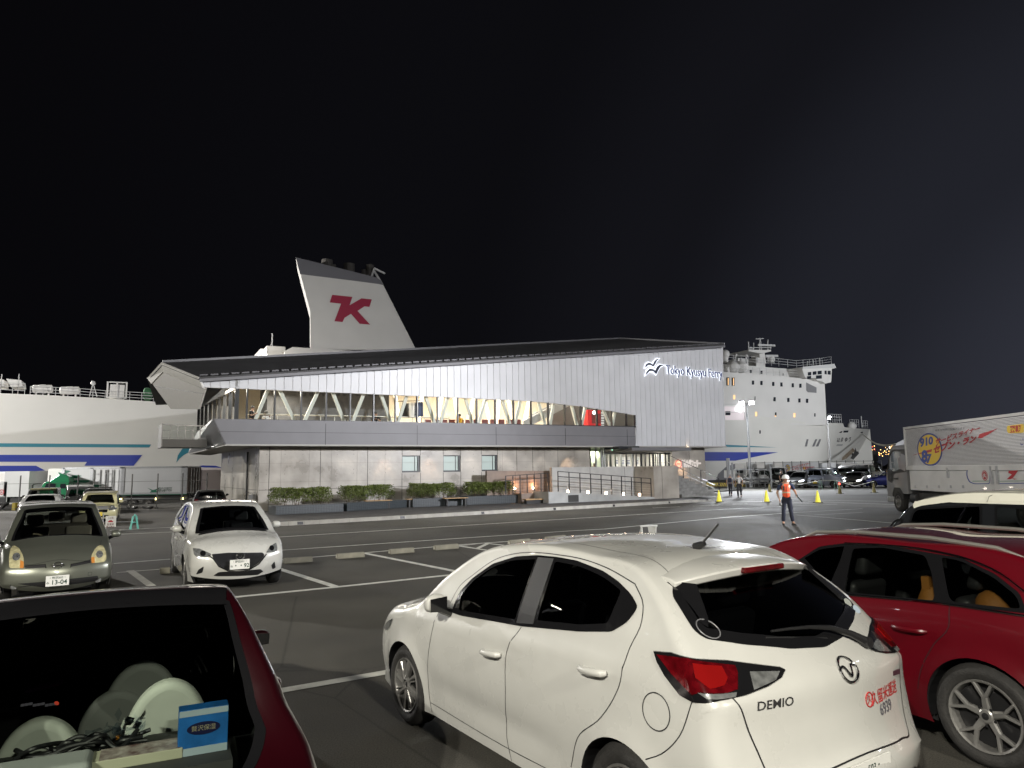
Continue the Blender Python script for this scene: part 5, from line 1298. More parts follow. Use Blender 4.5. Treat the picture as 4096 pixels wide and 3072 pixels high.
# bow fittings
HB=lambda x: hullt(x)-.15
def bow(poly,name,m,parent=hull):                          # lay a patch on the flared bow by ray casting
 bvh=BVHTree.FromPolygons([Vector(v.co) for v in hull.data.vertices],[tuple(p.vertices) for p in hull.data.polygons])
 inv=ship.matrix_world.inverted() if False else Matrix.Rotation(-atan2(ES.y,ES.x),4,'Z') @ Matrix.Translation(-S0)
 o=inv @ Vector((0,0,HCAM));pl=dens(poly,6);V,F=fill2d(pl,[],12);vs=[]
 for x,y in V:
  d=(inv.to_3x3() @ ray(x,y)).normalized();h=bvh.ray_cast(o,d,400);vs.append((h[0] if h[0] else Vector((0,0,-50)))-d*.08)
 return MB().add(vs,F).build(name,m,parent,fix=False)
for pl in (((1325,745),(1348,652),(1372,655),(1352,745)),((1418,745),(1460,652),(1482,655),(1446,745)),((1465,745),(1508,652),(1532,655),(1496,745))): bow([z5(*p) for p in pl],'mooring_port',mat('port_grey',(.20,.20,.21),.5))
for pl in (((1815,545),(1878,543),(1872,568),(1812,570)),((1768,560),(1800,548),(1790,572),(1762,575)),((2030,565),(2060,560),(2058,575),(2032,577))): bow([z5(*p) for p in pl],'fairlead',SHW)
bow([z5(*p) for p in ((1965,760),(1980,808),(2000,808),(2010,835),(1940,910),(1900,895),(1922,860),(1905,812),(1942,835))],'anchor',mat('anchor_black',(.02,.02,.022),.6))
bow([z5(*p) for p in ((1930,765),(1960,800),(1925,830),(1850,900),(1790,925),(1800,880),(1880,810))],'rust_streak',mat('rust',(.30,.17,.08),.8,noise=.4,nscale=1.2,col2=(.55,.48,.38)))
for i,(ch,cx_,cy_) in enumerate((('は',1745,668),('ま',1790,662),('ゆ',1842,662),('う',1888,660))):
 me=text_mesh(ch,74,1.2,0,.35);bvh=BVHTree.FromPolygons([Vector(v.co) for v in hull.data.vertices],[tuple(p.vertices) for p in hull.data.polygons])
 inv=Matrix.Rotation(-atan2(ES.y,ES.x),4,'Z') @ Matrix.Translation(-S0);o=inv @ Vector((0,0,HCAM));vs=[]
 for v in me.vertices:
  d=(inv.to_3x3() @ ray(*z5(cx_+v.co.x*.55,cy_-v.co.y*.85))).normalized();h=bvh.ray_cast(o,d,400);vs.append((h[0] or Vector((0,0,0)))-d*.1)
 MB().add(vs,[tuple(p.vertices) for p in me.polygons]).build('ship_name',SHW,hull,fix=False)
bow([z5(*p) for p in ((1735,718),(1808,716),(1795,738),(1720,738))],'port_of_registry',mat('registry_grey',(.36,.36,.36),.5))
mb=MB()
def br(a,b,t,n):
 P_=[sw(*z5(*a),t),sw(*z5(*b),t)]
 for i in range(n+1): q=P_[0].lerp(P_[1],i/n);mb.bar(q,q+Vector((0,0,1.6)),.06)
 for zz in (.55,1.1,1.6): mb.bar(P_[0]+Vector((0,0,zz)),P_[1]+Vector((0,0,zz)),.06)
br((1622,445),(1790,447),4,6);br((1900,505),(2010,508),9,4);br((2050,515),(2122,517),12,3)
p=sw(*z5(2050,508),11);mb.tube([p,sw(*z5(2037,362),11)],.12,6);mb.build('bow_railing',RAIL,hull)
mb=MB();mb.sphere(sw(*z5(1918,490),9),.9,12);mb.build('bow_winch',SUP,hull,smooth=True)
# mooring line to the quay
a=S0+ES*sw(*z5(2035,568),13.6).x+NS*13.6+Vector((0,0,sw(*z5(2035,568),13.6).z));b=at(3600,1772,96)
mb=MB()
for dz_ in (0,.25): mb.tube([a.lerp(b,k/10)+Vector((0,0,-1.2*sin(pi*k/10)-dz_*k/10)) for k in range(11)],.07,6)
tag(mb.build('mooring_rope',mat('rope',(.45,.42,.34),.9)),'pale mooring rope running down from the ferry bow to the quay','rope')
# far shore: low dark hills with harbour lights
mb=MB();rnd=random.Random(3);A0=at(3380,1850,900);hp_=[]
for i in range(26):
 p=at(3300+i*50,1850,900-0);hp_.append(p)
vs=[]
for i,p in enumerate(hp_): h=14+9*sin(i*.7)+6*sin(i*1.9);vs += [(p.x,p.y,-3),(p.x,p.y+40,h)]
mb.add(vs,[(2*i,2*i+2,2*i+3,2*i+1) for i in range(len(hp_)-1)]);tag(mb.build('far_hills',mat('far_shore',(.02,.022,.026),.9),fix=False),kind='structure')
root=empty('harbour_lights',at(3500,1850,860),0,'band of tiny orange and white port lights across the dark water','harbour lights')
for nm,cl_,n,es in (('orange_lamp',(1,.55,.18),70,6),('white_lamp',(1,.92,.75),12,8),('red_lamp',(1,.12,.08),5,8)):
 mb=MB()
 for i in range(n):
  px=rnd.uniform(3462,3610);py=rnd.choice((1793,1797,1808,1814,1819))+rnd.gauss(0,2.2)
  if rnd.random()<.12: py=rnd.uniform(1775,1790)
  p=at(px,py,855)-root.location;mb.sphere(p,rnd.uniform(.25,.6),6)
 mb.build(nm,emis(nm,cl_,es),root,fix=False)
# ---------------------------------------------------------------- car recipes
def placed(b,loc,yaw):                  # world pixel -> point on the body, in car space
 c,s_=cos(yaw),sin(yaw)
 def f(px,py):
  d=ray(px,py);o=Vector((-loc[0],-loc[1],HCAM));bv=b.make_bvh()
  ol=Vector((c*o.x+s_*o.y,-s_*o.x+c*o.y,o.z));dl=Vector((c*d.x+s_*d.y,-s_*d.x+c*d.y,d.z)).normalized()
  h=bv.ray_cast(ol,dl,60);return h[0]
 return f
def diag(n):                              # frame facing horizontal direction n
 n=Vector(n).normalized();uy=Vector((0,0,1));return uy.cross(n),uy
def to2(pts,ux,uy): return [(p.dot(ux),p.dot(uy)) for p in pts if p is not None]
def demio_body(step=.05):
 O=[(-3.20,.20,.12,.05),(-3.34,.30,.16,.06),(-3.40,.45,.18,.07),(-3.40,.57,.18,.07),(-3.34,.64,.16,.07),(-3.30,.80,.15,.08),(-3.28,.98,.14,.08),(-3.17,1.10,.13,.07),
         (-2.73,1.42,.07,.05),(-2.55,1.48,.035,.04),(-2.1,1.525,.03,.035),(-1.40,1.53,.03,.035),(-.88,1.45,.04,.04),(-.47,1.27,.07,.05),(-.04,1.04,.12,.06),(.10,.99,.10,.08),(.45,.90,.08,.10),
         (.68,.78,.14,.10),(.80,.62,.22,.10),(.82,.42,.24,.08),(.74,.22,.22,.05)]
 return Body(O,belt=[(-3.4,1.13),(-2.6,1.14),(-2.37,1.11),(-1.57,1.02),(-.78,.97),(0,.94),(.8,.74)],
    plan=[(-3.4,.75),(-3.0,.825),(-2.57,.85),(-1.5,.85),(0,.85),(.4,.82),(.8,.72)],
    upper=[(-3.0,.52),(-2.6,.575),(-1.5,.615),(-.8,.59),(0,.64)],
    low=[(0,.90),(.15,.935),(.35,.965),(.62,1.0),(.82,.985),(1.0,.93)],hi=[(0,0),(.12,.08),(.5,.46),(1,1)],roof=1.53,extra=lambda x,z: .010*exp(-((z-(.845-.055*x))/.028) ** 2)*(1 if -2.9<x<.3 else 0)*min(1,(.3-x)*3,(x+2.9)*3)-.010*exp(-((z-.42)/.07) ** 2)*(1 if -2.15<x<-.42 else 0)*max(0,min(1,(-.42-x)*3,(x+2.15)*3)),
    wheels=[(0,.30),(-2.57,.30)],ra=.342,sill=[(.62,.20),(-.2,.185),(-2.4,.185),(-3.06,.22)],flare=.016,step=step)
DEMIO_WIN=[[(-.80,.99,.03),(-.775,1.10,.03),(-.89,1.22,.15),(-1.09,1.335,.15),(-1.33,1.405,.1),(-1.605,1.435,.02),(-1.55,1.045,.03)],
             [(-1.79,1.44,.03),(-2.04,1.435,.1),(-2.27,1.40,.1),(-2.455,1.345,.03),(-2.43,1.165,.04),(-2.19,1.12,.03),(-1.765,1.075,.03)]]
_rw=[(-3.185,0,1.09),(-3.148,.22,1.105),(-3.062,.46,1.142),(-2.975,.635,1.178),(-2.925,.66,1.21),(-2.755,.62,1.34),(-2.665,.52,1.41),(-2.69,.25,1.425)]
DEMIO_RW=_rw+[(-2.70,0,1.43)]+[(x,-y,z) for x,y,z in reversed(_rw[1:])]
DEMIO_DLO=rounded([(-.70,.97),(-.755,1.12),(-.87,1.225),(-1.09,1.347),(-1.36,1.42),(-1.60,1.45),(-1.80,1.457),(-2.0,1.453),(-2.25,1.42),(-2.40,1.38),(-2.53,1.33),(-2.61,1.28),(-2.57,1.205),(-2.466,1.14),(-2.2,1.095),(-1.616,1.025),(-.83,.968)],.03)
DEMIO_BLACK=[]
def demio_spec(P,**k):
 d=dict(paint=P,side_windows=DEMIO_WIN,dlo=DEMIO_DLO,dark=(1,'back'),
             screens={'windshield': rounded([(12.12,-.50),(12.08,0),(12.12,.50),(13.95,.66),(14.0,0),(13.95,-.66)],[.08,0,.08,.08,0,.08]),
                      'rear_window': DEMIO_RW},
             frit=.06,R=.305,r=.205,rim='cap8',tw=.185,mirror=(-.70,1.04),handles=[(-1.355,.82),(-2.38,.935)],
             seams=[[(-.52,.97),(-.487,.837),(-.434,.553),(-.41,.30),(-.42,.20)],[(-1.616,1.02),(-1.519,.886),(-1.512,.603),(-1.47,.332),(-1.50,.19)],
     [(-2.526,1.383),(-2.637,1.29),(-2.663,1.198),(-2.621,1.094),(-2.566,.887),(-2.433,.71),(-2.223,.546),(-2.128,.359)],[(-.42,.27),(-1.5,.26),(-2.1,.28)],
     [(-.66,1.03),(-.73,1.155),(-.87,1.25),(-1.09,1.37),(-1.36,1.44),(-1.62,1.466),(-1.82,1.47),(-2.02,1.467),(-2.26,1.44),(-2.526,1.383)],
     [(-3.036,.938),(-2.967,.77),(-2.849,.653),(-2.76,.605)],[(.33,.60),(.30,.45),(.335,.36)]],
             bseams=[[(8.55,.50),(9.2,.46),(10.2,.46),(11.3,.48)],[(8.55,-.50),(9.2,-.46),(10.2,-.46),(11.3,-.48)]])
 d.update(k);return d
def demio_spoiler(b,root,P):
 mb=MB();n=10;vs=[]
 for i in range(n+1):
  t=-1+2*i/n;y=t*.565;k=abs(t) ** 3
  vs += [(-2.50-.04*t*t,y,1.488-.045*t*t-.01*k),(-2.80+.12*t*t,y,1.478-.06*t*t),(-2.845+.12*t*t,y,1.462-.06*t*t),(-2.83+.12*t*t,y,1.418-.055*t*t),(-2.62,y,1.40-.05*t*t)]
 fs=[(i*5+j,i*5+(j+1) % 5,(i+1)*5+(j+1) % 5,(i+1)*5+j) for i in range(n) for j in range(5)]+[(0,1,2,3,4),tuple(n*5+j for j in range(5))]
 mb.add(vs,fs);sp=mb.build('rear_spoiler',P,root,smooth=True,bevel=.008)
 mb=MB();mb.box(-2.856,-2.82,-.17,.17,1.428,1.458);mb.build('brake_light',REDL,sp,bevel=.008)
 for sg in (1,-1):                     # black side fins between spoiler and glass
  mb=MB();mb.add([(-2.74,sg*.53,1.405),(-2.66,sg*.575,1.40),(-2.90,sg*.60,1.24),(-2.95,sg*.585,1.22),(-2.93,sg*.56,1.26),(-2.80,sg*.49,1.40)],[(0,1,2,3,4,5)]);
  o=mb.build('spoiler_fin',BLACKG,root);so=o.modifiers.new('s','SOLIDIFY');so.thickness=.02
 mb=MB();mb.tube([(-2.36,0,1.515),(-2.40,0,1.535),(-2.43,0,1.545)],[.03,.022,.015],10);mb.tube([(-2.40,0,1.535),(-2.54,0,1.665)],[.009,.006],8)
 mb.build('antenna',BLACK,root)
# ---------------------------------------------------------------- hero: white hatchback, seen from behind on its left
WPAINT=mat('white_car_paint',(.53,.53,.505),.30,coat=1.0,noise=.05,nscale=2.5,rvar=.12)
HL,HYAW=(-.196,6.391,0),2.157
hb=demio_body(.045)
hero=empty('hatchback_car',HL,HYAW,'white hatchback seen from behind in the foreground with red transport company lettering on its tailgate','car')
make_car('hero',hb,demio_spec(WPAINT),hero)
demio_spoiler(hb,hero,WPAINT)
hp=placed(hb,HL,HYAW)
def o1(x,y): return (1500+1.1736*x,2072+1.1736*y)      # overview crop units -> photograph pixels
ux,uy=diag((-.75,.66,0))
tl=[o1(*p) for p in ((948,452),(1010,457),(1200,483),(1380,506),(1397,514),(1385,540),(1340,570),(1265,600),(1180,618),(1080,625),(1035,600),(985,535),(960,490))]
tl2=to2([hp(*p) for p in tl],ux,uy)
for sg in (1,-1):
 n_=(-.75,.66*sg,0);uxs,uys=diag(n_)
 pl=tl2 if sg==1 else [(-u_,v_) for u_,v_ in tl2]
 L=hb.proj((0,0,0),uxs,uys,pl,.012,step=.03,skirt=.03).build('tail_light',BLACKG,hero,smooth=True,fix=False)
 def sub(poly,name,mt,off=.0155):
  pp=to2([hp(*o1(*p)) for p in poly],ux,uy);pp=pp if sg==1 else [(-u_,v_) for u_,v_ in pp]
  hb.proj((0,0,0),uxs,uys,pp,off,step=.02,skirt=.004).build(name,mt,L,smooth=True,fix=False)
 sub([(958,462),(1060,474),(1225,498),(1235,520),(1235,580),(1200,592),(1105,590),(1078,600),(1010,530)],'red_lens',REDL)
 sub([(1080,490),(1180,500),(1200,540),(1190,565),(1140,578),(1090,540)],'lamp_lens',mat('bright_red_lens',(.20,.005,.005),.08,coat=1.0),.020)
 sub([(1098,592),(1180,596),(1232,590),(1228,606),(1130,614)],'indicator_lens',LENS)
 sub([(1275,520),(1378,518),(1365,548),(1290,582)],'reverse_lens',LENS)
for sg in (1,-1): hb.side_patch(rounded([(.27,.775),(.40,.73),(.52,.655),(.42,.65),(.33,.69)],.02),sg,.006).build('headlight',LENS,hero,fix=False)
for sg in (1,-1): hb.side_patch([(-1.615,1.437),(-1.78,1.444),(-1.745,1.06),(-1.56,1.035)],sg,.0055).build('door_pillar',mat('satin_pillar',(.016,.016,.017),.5),hero,fix=False)
# emblem ring with wings
def ribbon3(b,ux_,uy_,paths,w_,off,name,mt,root):
 mb=MB()
 for pth in paths:
  P_=spline(pth,.012);pts=[]
  for p in P_:
   bv=b.make_bvh();d=-(ux_.cross(uy_));o=ux_*p.x+uy_*p.y;h=bv.ray_cast(o-d*5,d,9)
   pts.append((h[0] if h[0] else o)-d*off)
  mb.tube(pts,w_/2,6)
 return mb.build(name,mt,root,smooth=True)
rx,ry=diag((-1,0,0))                 # rear view frame: rx = -y
ec=hp(*o1(1611,516));eu,ev=ec.dot(rx),ec.z
R_=.062
em=ribbon3(hb,rx,ry,[[(eu+R_*1.12*cos(a*pi/12),ev+R_*.86*sin(a*pi/12)) for a in range(25)],
      [(eu-R_*1.02,ev+.012),(eu-.035,ev+.018),(eu,ev-.028),(eu+.035,ev+.018),(eu+R_*1.02,ev+.012)]],.013,.008,'emblem',CHROME,hero)
def rear_text(body,px,py,size,mt,bold=0.0,shear=0.0,sx=1.0,name='lettering'):
 p=hp(px,py);me=text_mesh(body,size,bold,0,shear,1.0,'CENTER',sx)
 m_=hb.proj((0,p.dot(rx)*rx.y,p.z),rx,ry,None,.004,mesh=me);bpy.data.meshes.remove(me)
 return m_.build(name,mt,hero,fix=False)
RINK=mat('red_lettering',(.42,.03,.03),.5);GREY=mat('grey_lettering',(.10,.10,.12),.4)
rear_text('DEMIO',*o1(1363,634),.054,mat('dark_chrome',(.18,.18,.19),.25,metal=.9),.0006,.15,1.25)
rear_text('久留米運送',*o1(1737,597),.072,RINK,.0008,.1,.95)
rear_text('6939',*o1(1740,645),.075,GREY,.001)
rc=hp(*o1(1683,618));cu,cv=rc.dot(rx),rc.z
ribbon3(hb,rx,ry,[[(cu+.034*cos(a*pi/10),cv+.034*sin(a*pi/10)) for a in range(21)]],.007,.003,'logo_ring',RINK,hero)
rear_text('久',*o1(1683,618),.045,RINK,.0006,name='logo')
pm=hp(*o1(1772,525));mb=MB();mb.box(-.006,.002,-.035,.035,-.012,.012);q=mb.build('badge',mat('dark_badge',(.05,.02,.03),.3),hero);q.location=pm+Vector((-.004,0,0))
# circle seal on the glass, wiper
wc=hp(*o1(1134,377));ribbon3(hb,rx,ry,[[(wc.dot(rx)+.05*cos(a*pi/10),wc.z+.038*sin(a*pi/10)) for a in range(21)]],.007,.004,'glass_seal',mat('seal_grey',(.16,.16,.17),.4),hero)
wp=[hp(*o1(*p)) for p in ((1655,425),(1600,398),(1530,378),(1460,376),(1390,382),(1330,390))]
mb=MB();wpp=[p+Vector((-.035,0,.012)) for p in wp];mb.tube(wpp,[.024,.018,.014,.010,.008,.006],8);mb.tube([wp[0]+Vector((.02,0,0)),wpp[0]+Vector((-.02,0,0))],.028,10)
mb.tube([p+Vector((-.015,0,-.015)) for p in [hp(*o1(*p)) for p in ((1320,396),(1400,396),(1530,398))]],.007,6)
mb.build('wiper',BLACK,hero,smooth=True)
for (x,y,c_) in ((1608,290,(.3,.32,.3)),(1638,313,(.35,.42,.5))):
 p=hp(*o1(x,y));mb=MB();mb.lathe([(.026,0),(.026,.002),(.001,.002)],frame_matrix(p+Vector((-.006,0,.004)),rx,Vector((.6,0,.8))),16);mb.build('sticker',mat('sticker%d' % x,c_,.5),hero)
# number plate and its recess, fuel flap
pp=hp(*o1(1665,835));mb=MB()
plate(hero,(pp.x-.012,.0,.53),rx,Vector((-.05,0,1)),'・503・','69-39','れ')
fc=hp(*o1(958,660));mbf=MB()
for sg in (1,-1):
 if sg==1: mbf.add(*hb.strip(circ(fc.x,fc.z,.085,28)+[circ(fc.x,fc.z,.085,28)[0]],.006,.0015,sg))
mbf.build('fuel_flap',BLACK,hero,fix=False)
tg=[(3.9,-.60),(4.2,-.58),(5.2,-.60),(6.6,-.66),(7.3,-.67)]
mb=MB()
for sg in (1,-1):
 mb.add(*hb.strip([hb.qy(q_,sg*abs(y_)) for q_,y_ in [(3.75,0),(3.78,-.42),(3.95,-.56),(4.5,-.60),(5.5,-.66),(6.6,-.70),(7.0,-.70)]],.008,.0015,1,'band'))
mb.build('tailgate_gap',BLACK,hero,fix=False)
mb=hb.band_patch([hb.qy(*p) for p in ((0.2,-.62),(1.4,-.62),(1.9,-.5),(1.9,.5),(1.4,.62),(.2,.62))],.004);mb.build('bumper_insert',BLACK,hero,fix=False)
for sx_,yy in ((-1.1,.36),(-1.1,-.36),(-1.95,.36),(-1.95,-.36)): seat(hero,sx_,yy,.55,mat('seat_cloth',(.03,.03,.035),.9))
# ---------------------------------------------------------------- other cars
PROF={
 'hatch': ([(.03,.13,.12,.05),(.005,.25,.15,.06),(0,.40,.15,.07),(.015,.55,.13,.07),(.035,.70,.12,.07),(.10,.93,.06,.05),(.17,.975,.03,.04),(.45,1.0,.03,.04),(.58,.96,.04,.04),(.70,.80,.07,.05),(.80,.665,.12,.06),(.83,.64,.10,.08),(.92,.56,.10,.1),(.975,.46,.16,.1),(1.0,.36,.22,.08),(.995,.24,.22,.08),(.97,.14,.2,.05)],(4.1,5.0),(8.1,9.95),.655,
           [[(.735,.70),(.66,.84),(.59,.925),(.47,.95),(.475,.69)],[(.45,.95),(.30,.93),(.20,.86),(.155,.76),(.22,.70),(.45,.69)]]),
 'kei': ([(.02,.12,.08,.05),(0,.25,.10,.06),(0,.42,.10,.06),(.005,.55,.09,.06),(.01,.62,.09,.06),(.035,.93,.05,.05),(.07,.975,.03,.04),(.4,1.0,.03,.04),(.70,.98,.03,.04),(.765,.93,.05,.05),(.835,.66,.10,.06),(.86,.62,.08,.08),(.94,.57,.08,.09),(.985,.49,.12,.08),(1,.38,.14,.07),(.995,.24,.14,.07),(.97,.13,.14,.05)],(4.15,4.95),(8.9,9.95),.635,
         [[(.80,.67),(.745,.90),(.71,.93),(.48,.935),(.48,.67)],[(.455,.935),(.27,.93),(.27,.67),(.455,.67)],[(.245,.93),(.075,.90),(.06,.67),(.245,.67)]]),
 'van': ([(.02,.12,.08,.05),(0,.25,.10,.06),(0,.42,.10,.06),(.0,.50,.09,.06),(.005,.56,.09,.06),(.02,.92,.05,.05),(.05,.975,.03,.05),(.4,1.0,.03,.05),(.72,.97,.03,.05),(.80,.89,.06,.05),(.905,.60,.12,.06),(.92,.57,.10,.07),(.96,.50,.10,.07),(.99,.42,.14,.07),(1,.33,.16,.07),(.995,.20,.16,.07),(.975,.10,.16,.05)],(4.15,4.95),(8.9,9.95),.565,
         [[(.86,.60),(.79,.83),(.74,.90),(.63,.91),(.63,.60)],[(.61,.91),(.36,.91),(.36,.60),(.61,.60)],[(.34,.91),(.05,.89),(.04,.60),(.34,.60)]]),
 'sedan': ([(.03,.14,.14,.05),(.0,.30,.16,.07),(.003,.48,.15,.07),(.02,.68,.12,.07),(.13,.715,.08,.08),(.185,.735,.08,.07),(.31,.955,.05,.04),(.40,.99,.03,.04),(.50,1.0,.03,.04),(.575,.965,.04,.04),(.715,.74,.10,.06),(.745,.71,.09,.08),(.90,.62,.10,.1),(.975,.50,.16,.1),(1,.37,.24,.08),(.995,.24,.22,.07),(.97,.14,.2,.05)],(5.1,6.0),(9.05,9.95),.72,
           [[(.665,.76),(.60,.88),(.555,.935),(.49,.945),(.49,.75)],[(.47,.945),(.40,.94),(.335,.90),(.25,.775),(.30,.755),(.47,.75)]]),
 'suv': ([(.03,.2,.12,.05),(.0,.32,.14,.06),(0,.45,.14,.07),(.008,.58,.12,.07),(.025,.67,.11,.07),(.085,.92,.06,.05),(.14,.975,.03,.05),(.45,1.0,.03,.05),(.60,.975,.04,.05),(.655,.92,.06,.05),(.75,.71,.10,.06),(.775,.68,.09,.08),(.92,.63,.09,.1),(.98,.54,.14,.09),(1,.40,.18,.08),(.995,.26,.18,.08),(.97,.17,.16,.05)],(4.15,4.95),(8.9,9.95),.67,
         [[(.70,.71),(.635,.89),(.60,.93),(.47,.94),(.47,.70)],[(.45,.94),(.28,.93),(.28,.70),(.45,.70)],[(.26,.93),(.13,.88),(.10,.72),(.26,.70)]])}
def gbody(kind,L,Wd,H,wb,fo,R=.30,step=.09):
 O,rw,fwq,vb,wins=PROF[kind];x1=fo;x0=fo-L;X=lambda u: x0+u*L
 ol=[(X(u),v*H,c,r) for u,v,c,r in O];hw=Wd/2;box=kind in ('kei','van')
 b=Body(ol,belt=[(x0,vb*H+.01),(X(.6),vb*H),(X(.8),vb*H-.02),(x1,vb*H*.82)],
             plan=[(x0,hw*.90),(X(.12),hw*.98),(X(.3),hw),(X(.75),hw),(X(.9),hw*.96),(x1,hw*.84)],
             upper=[(x0,hw*(.84 if box else .68)),(X(.4),hw*(.86 if box else .74)),(X(.6),hw*(.84 if box else .72)),(X(.85),hw*.78)],
             low=[(0,.91),(.15,.94),(.35,.97),(.65,1.0),(.85,.985),(1.0,.945)],hi=[(0,0),(.12,.08),(.5,.46),(1,1)],roof=H,
             wheels=[(0,R),(-wb,R)],ra=R+.04,sill=[(x1-.18,.17*H/1.5),(-.2,.19),(-wb,.19),(x0+.15,.19)],flare=.012,step=step)
 w2=[[(X(u),v*H,.03) for u,v in w_] for w_ in wins]
 sp=dict(side_windows=w2,dark=tuple(range(1,len(w2))),screens={
  'windshield': rounded([(fwq[0],-hw*.62),(fwq[0],hw*.62),(fwq[1],hw*.76),(fwq[1],-hw*.76)],.06),'rear_window': rounded([(rw[0],-hw*.72),(rw[1],-hw*(.66 if box else .58)),(rw[1],hw*(.66 if box else .58)),(rw[0],hw*.72)],.06)},
  R=R,r=R*.68,rim='m5',tw=.18,frit=.03,mirror=(X(.69 if not box else .80),vb*H+.07),X=X,H=H,hw=hw)
 return b,sp
def front_set(b,root,sp,light=None,plate_t=None,grille=True,ztop=None,yellow=False):
 H,hw,X=sp['H'],sp['hw'],sp['X'];fx=Vector((0,1,0));fz=Vector((0,0,1));o=(0,0,0)
 for sg in (1,-1):
  pl=[(sg*a,z_) for a,z_ in rounded([(hw*.52,.40*H),(hw*.90,.43*H),(hw*.95,.49*H),(hw*.80,.50*H),(hw*.52,.455*H)],.03)]
  b.proj(o,fx,fz,pl,.008,step=.05,skirt=.02).build('headlight',light or LENS,root,fix=False)
 if grille:
  b.proj(o,fx,fz,rounded([(-hw*.46,.34*H),(hw*.46,.34*H),(hw*.48,.44*H),(-hw*.48,.44*H)],.02),.006,step=.06).build('grille',BLACKG,root,fix=False)
  b.proj(o,fx,fz,rounded([(-hw*.6,.18*H),(hw*.6,.18*H),(hw*.5,.25*H),(-hw*.5,.25*H)],.02),.006,step=.06).build('lower_grille',BLACK,root,fix=False)
 plate(root,(X(1.0)+.006,0,.29*H),fx,fz,'','12-34' if False else '','',mt=PLATEY if yellow else PLATE)
def rear_set(b,root,sp,yellow=False):
 H,hw,X=sp['H'],sp['hw'],sp['X'];fx=Vector((0,-1,0));fz=Vector((0,0,1));o=(0,0,0)
 for sg in (1,-1):
  pl=[(sg*a,z_) for a,z_ in rounded([(hw*.62,.46*H),(hw*.93,.48*H),(hw*.93,.60*H),(hw*.70,.60*H)],.03)]
  b.proj(o,fx,fz,pl,.008,step=.05,skirt=.02).build('tail_light',REDL,root,fix=False)
 plate(root,(X(0)-.01,0,.45*H),fx,fz,'','','',mt=PLATEY if yellow else PLATE)
def gcar(kind,L,Wd,H,loc,yaw,P,label,wb=None,fo=.78,R=.30,step=.09,front=True,rear=False,group=None,light=None,yellow=False,roof=None,cat='car',**kw):
 b,sp=gbody(kind,L,Wd,H,wb or L*.62,fo,R,step);sp['paint']=P;sp['trim']=False;sp.update(kw)
 root=empty(kw.get('name','parked_car'),loc,yaw,label,cat,group);make_car('c',b,sp,root)
 if front: front_set(b,root,sp,light,yellow=yellow)
 if rear: rear_set(b,root,sp,yellow)
 return root,b,sp
def pxloc(px,Y): p=at(px,1950,Y);return (p.x,p.y,0)
# ---- second white hatchback, facing the viewer
DL,DY=(-5.086,13.11,0),-1.05
b2=demio_body(.055);d2=empty('hatchback_car',DL,DY,'white hatchback facing the viewer in the middle of the lot, plate ending in 92','car')
make_car('d2',b2,demio_spec(WPAINT,dark=(1,)),d2);demio_spoiler(b2,d2,WPAINT)
pd=placed(b2,DL,DY);fx,fz=Vector((0,1,0)),Vector((0,0,1))
def o2(x,y): return (x*.6764,1950+y*.6764)
def fpoly(pf,pts): return [(p.y,p.z) for p in [pf(*o2(*q)) for q in pts] if p]
for sg,pts in ((-1,((1128,348),(1170,352),(1245,385),(1235,402),(1160,410),(1135,388))),(1,((1643,315),(1650,345),(1648,372),(1580,378),(1600,345),(1625,325)))):
 pl=fpoly(pd,pts);h_=b2.proj((0,0,0),fx,fz,rounded(pl,.02),.008,step=.03,skirt=.02).build('headlight',LENS,d2,smooth=True,fix=False)
 cx_=sum(p[0] for p in pl)/len(pl);cz_=sum(p[1] for p in pl)/len(pl)
 b2.proj((0,0,0),fx,fz,circ(cx_-sg*.03,cz_,.045,16),.012,step=.03).build('projector',BLACKG,h_,fix=False)
gl1=[(1245,386),(1350,377),(1560,376),(1572,392),(1535,440),(1465,485),(1340,484),(1282,458),(1252,405)]
gr1=b2.proj((0,0,0),fx,fz,rounded(fpoly(pd,gl1),.03),.006,step=.03).build('grille',mat('grille_mesh',(.012,.012,.014),.4,bump=1,bscale=300),d2,fix=False)
def line3(b,pf,pts,wd,name,mt,root,off=.01):
 mb=MB();P_=[p+Vector((off,0,0)) for p in [pf(*o2(*q)) for q in pts] if p]
 mb.tube(P_,wd/2,6);return mb.build(name,mt,root,smooth=True)
line3(b2,pd,((1225,392),(1256,415),(1290,462),(1345,488),(1400,493),(1465,488),(1535,446),(1568,405),(1582,385)),.022,'chrome_wing',CHROME,gr1,.012)
b2.proj((0,0,0),fx,fz,rounded(fpoly(pd,((1255,518),(1290,496),(1545,478),(1565,492),(1530,514),(1280,522))),.02),.005,step=.04).build('lower_grille',BLACK,d2,fix=False)
for pts in (((1197,460),(1188,500),(1148,512),(1163,482)),((1633,430),(1640,470),(1620,480),(1612,455))): b2.proj((0,0,0),fx,fz,rounded(fpoly(pd,pts),.02),.006,step=.03).build('fog_recess',BLACK,d2,fix=False)
p=pd(*o2(1418,448));plate(d2,p+Vector((.02,0,0)),fx,fz,'・野田501・','・・92','ね')
p=pd(*o2(1420,399));mb=MB();R_=.058
mb.tube([p+Vector((.03,R_*1.15*cos(a*pi/10),R_*.9*sin(a*pi/10))) for a in range(21)],.007,6);mb.tube([p+Vector((.03,R_*k1,R_*k2)) for k1,k2 in ((-1,.25),(-.4,.3),(0,-.35),(.4,.3),(1,.25))],.007,6);mb.build('emblem',CHROME,d2,smooth=True)
for sy in (.36,-.36): seat(d2,-1.1,sy,.52,DARK);seat(d2,-1.95,sy,.52,DARK)
mb=MB();mb.tube([(-.92,-.36+.19*cos(a*pi/10),.90+.17*sin(a*pi/10)) for a in range(21)],.014,8);mb.build('steering_wheel',BLACK,d2,smooth=True)
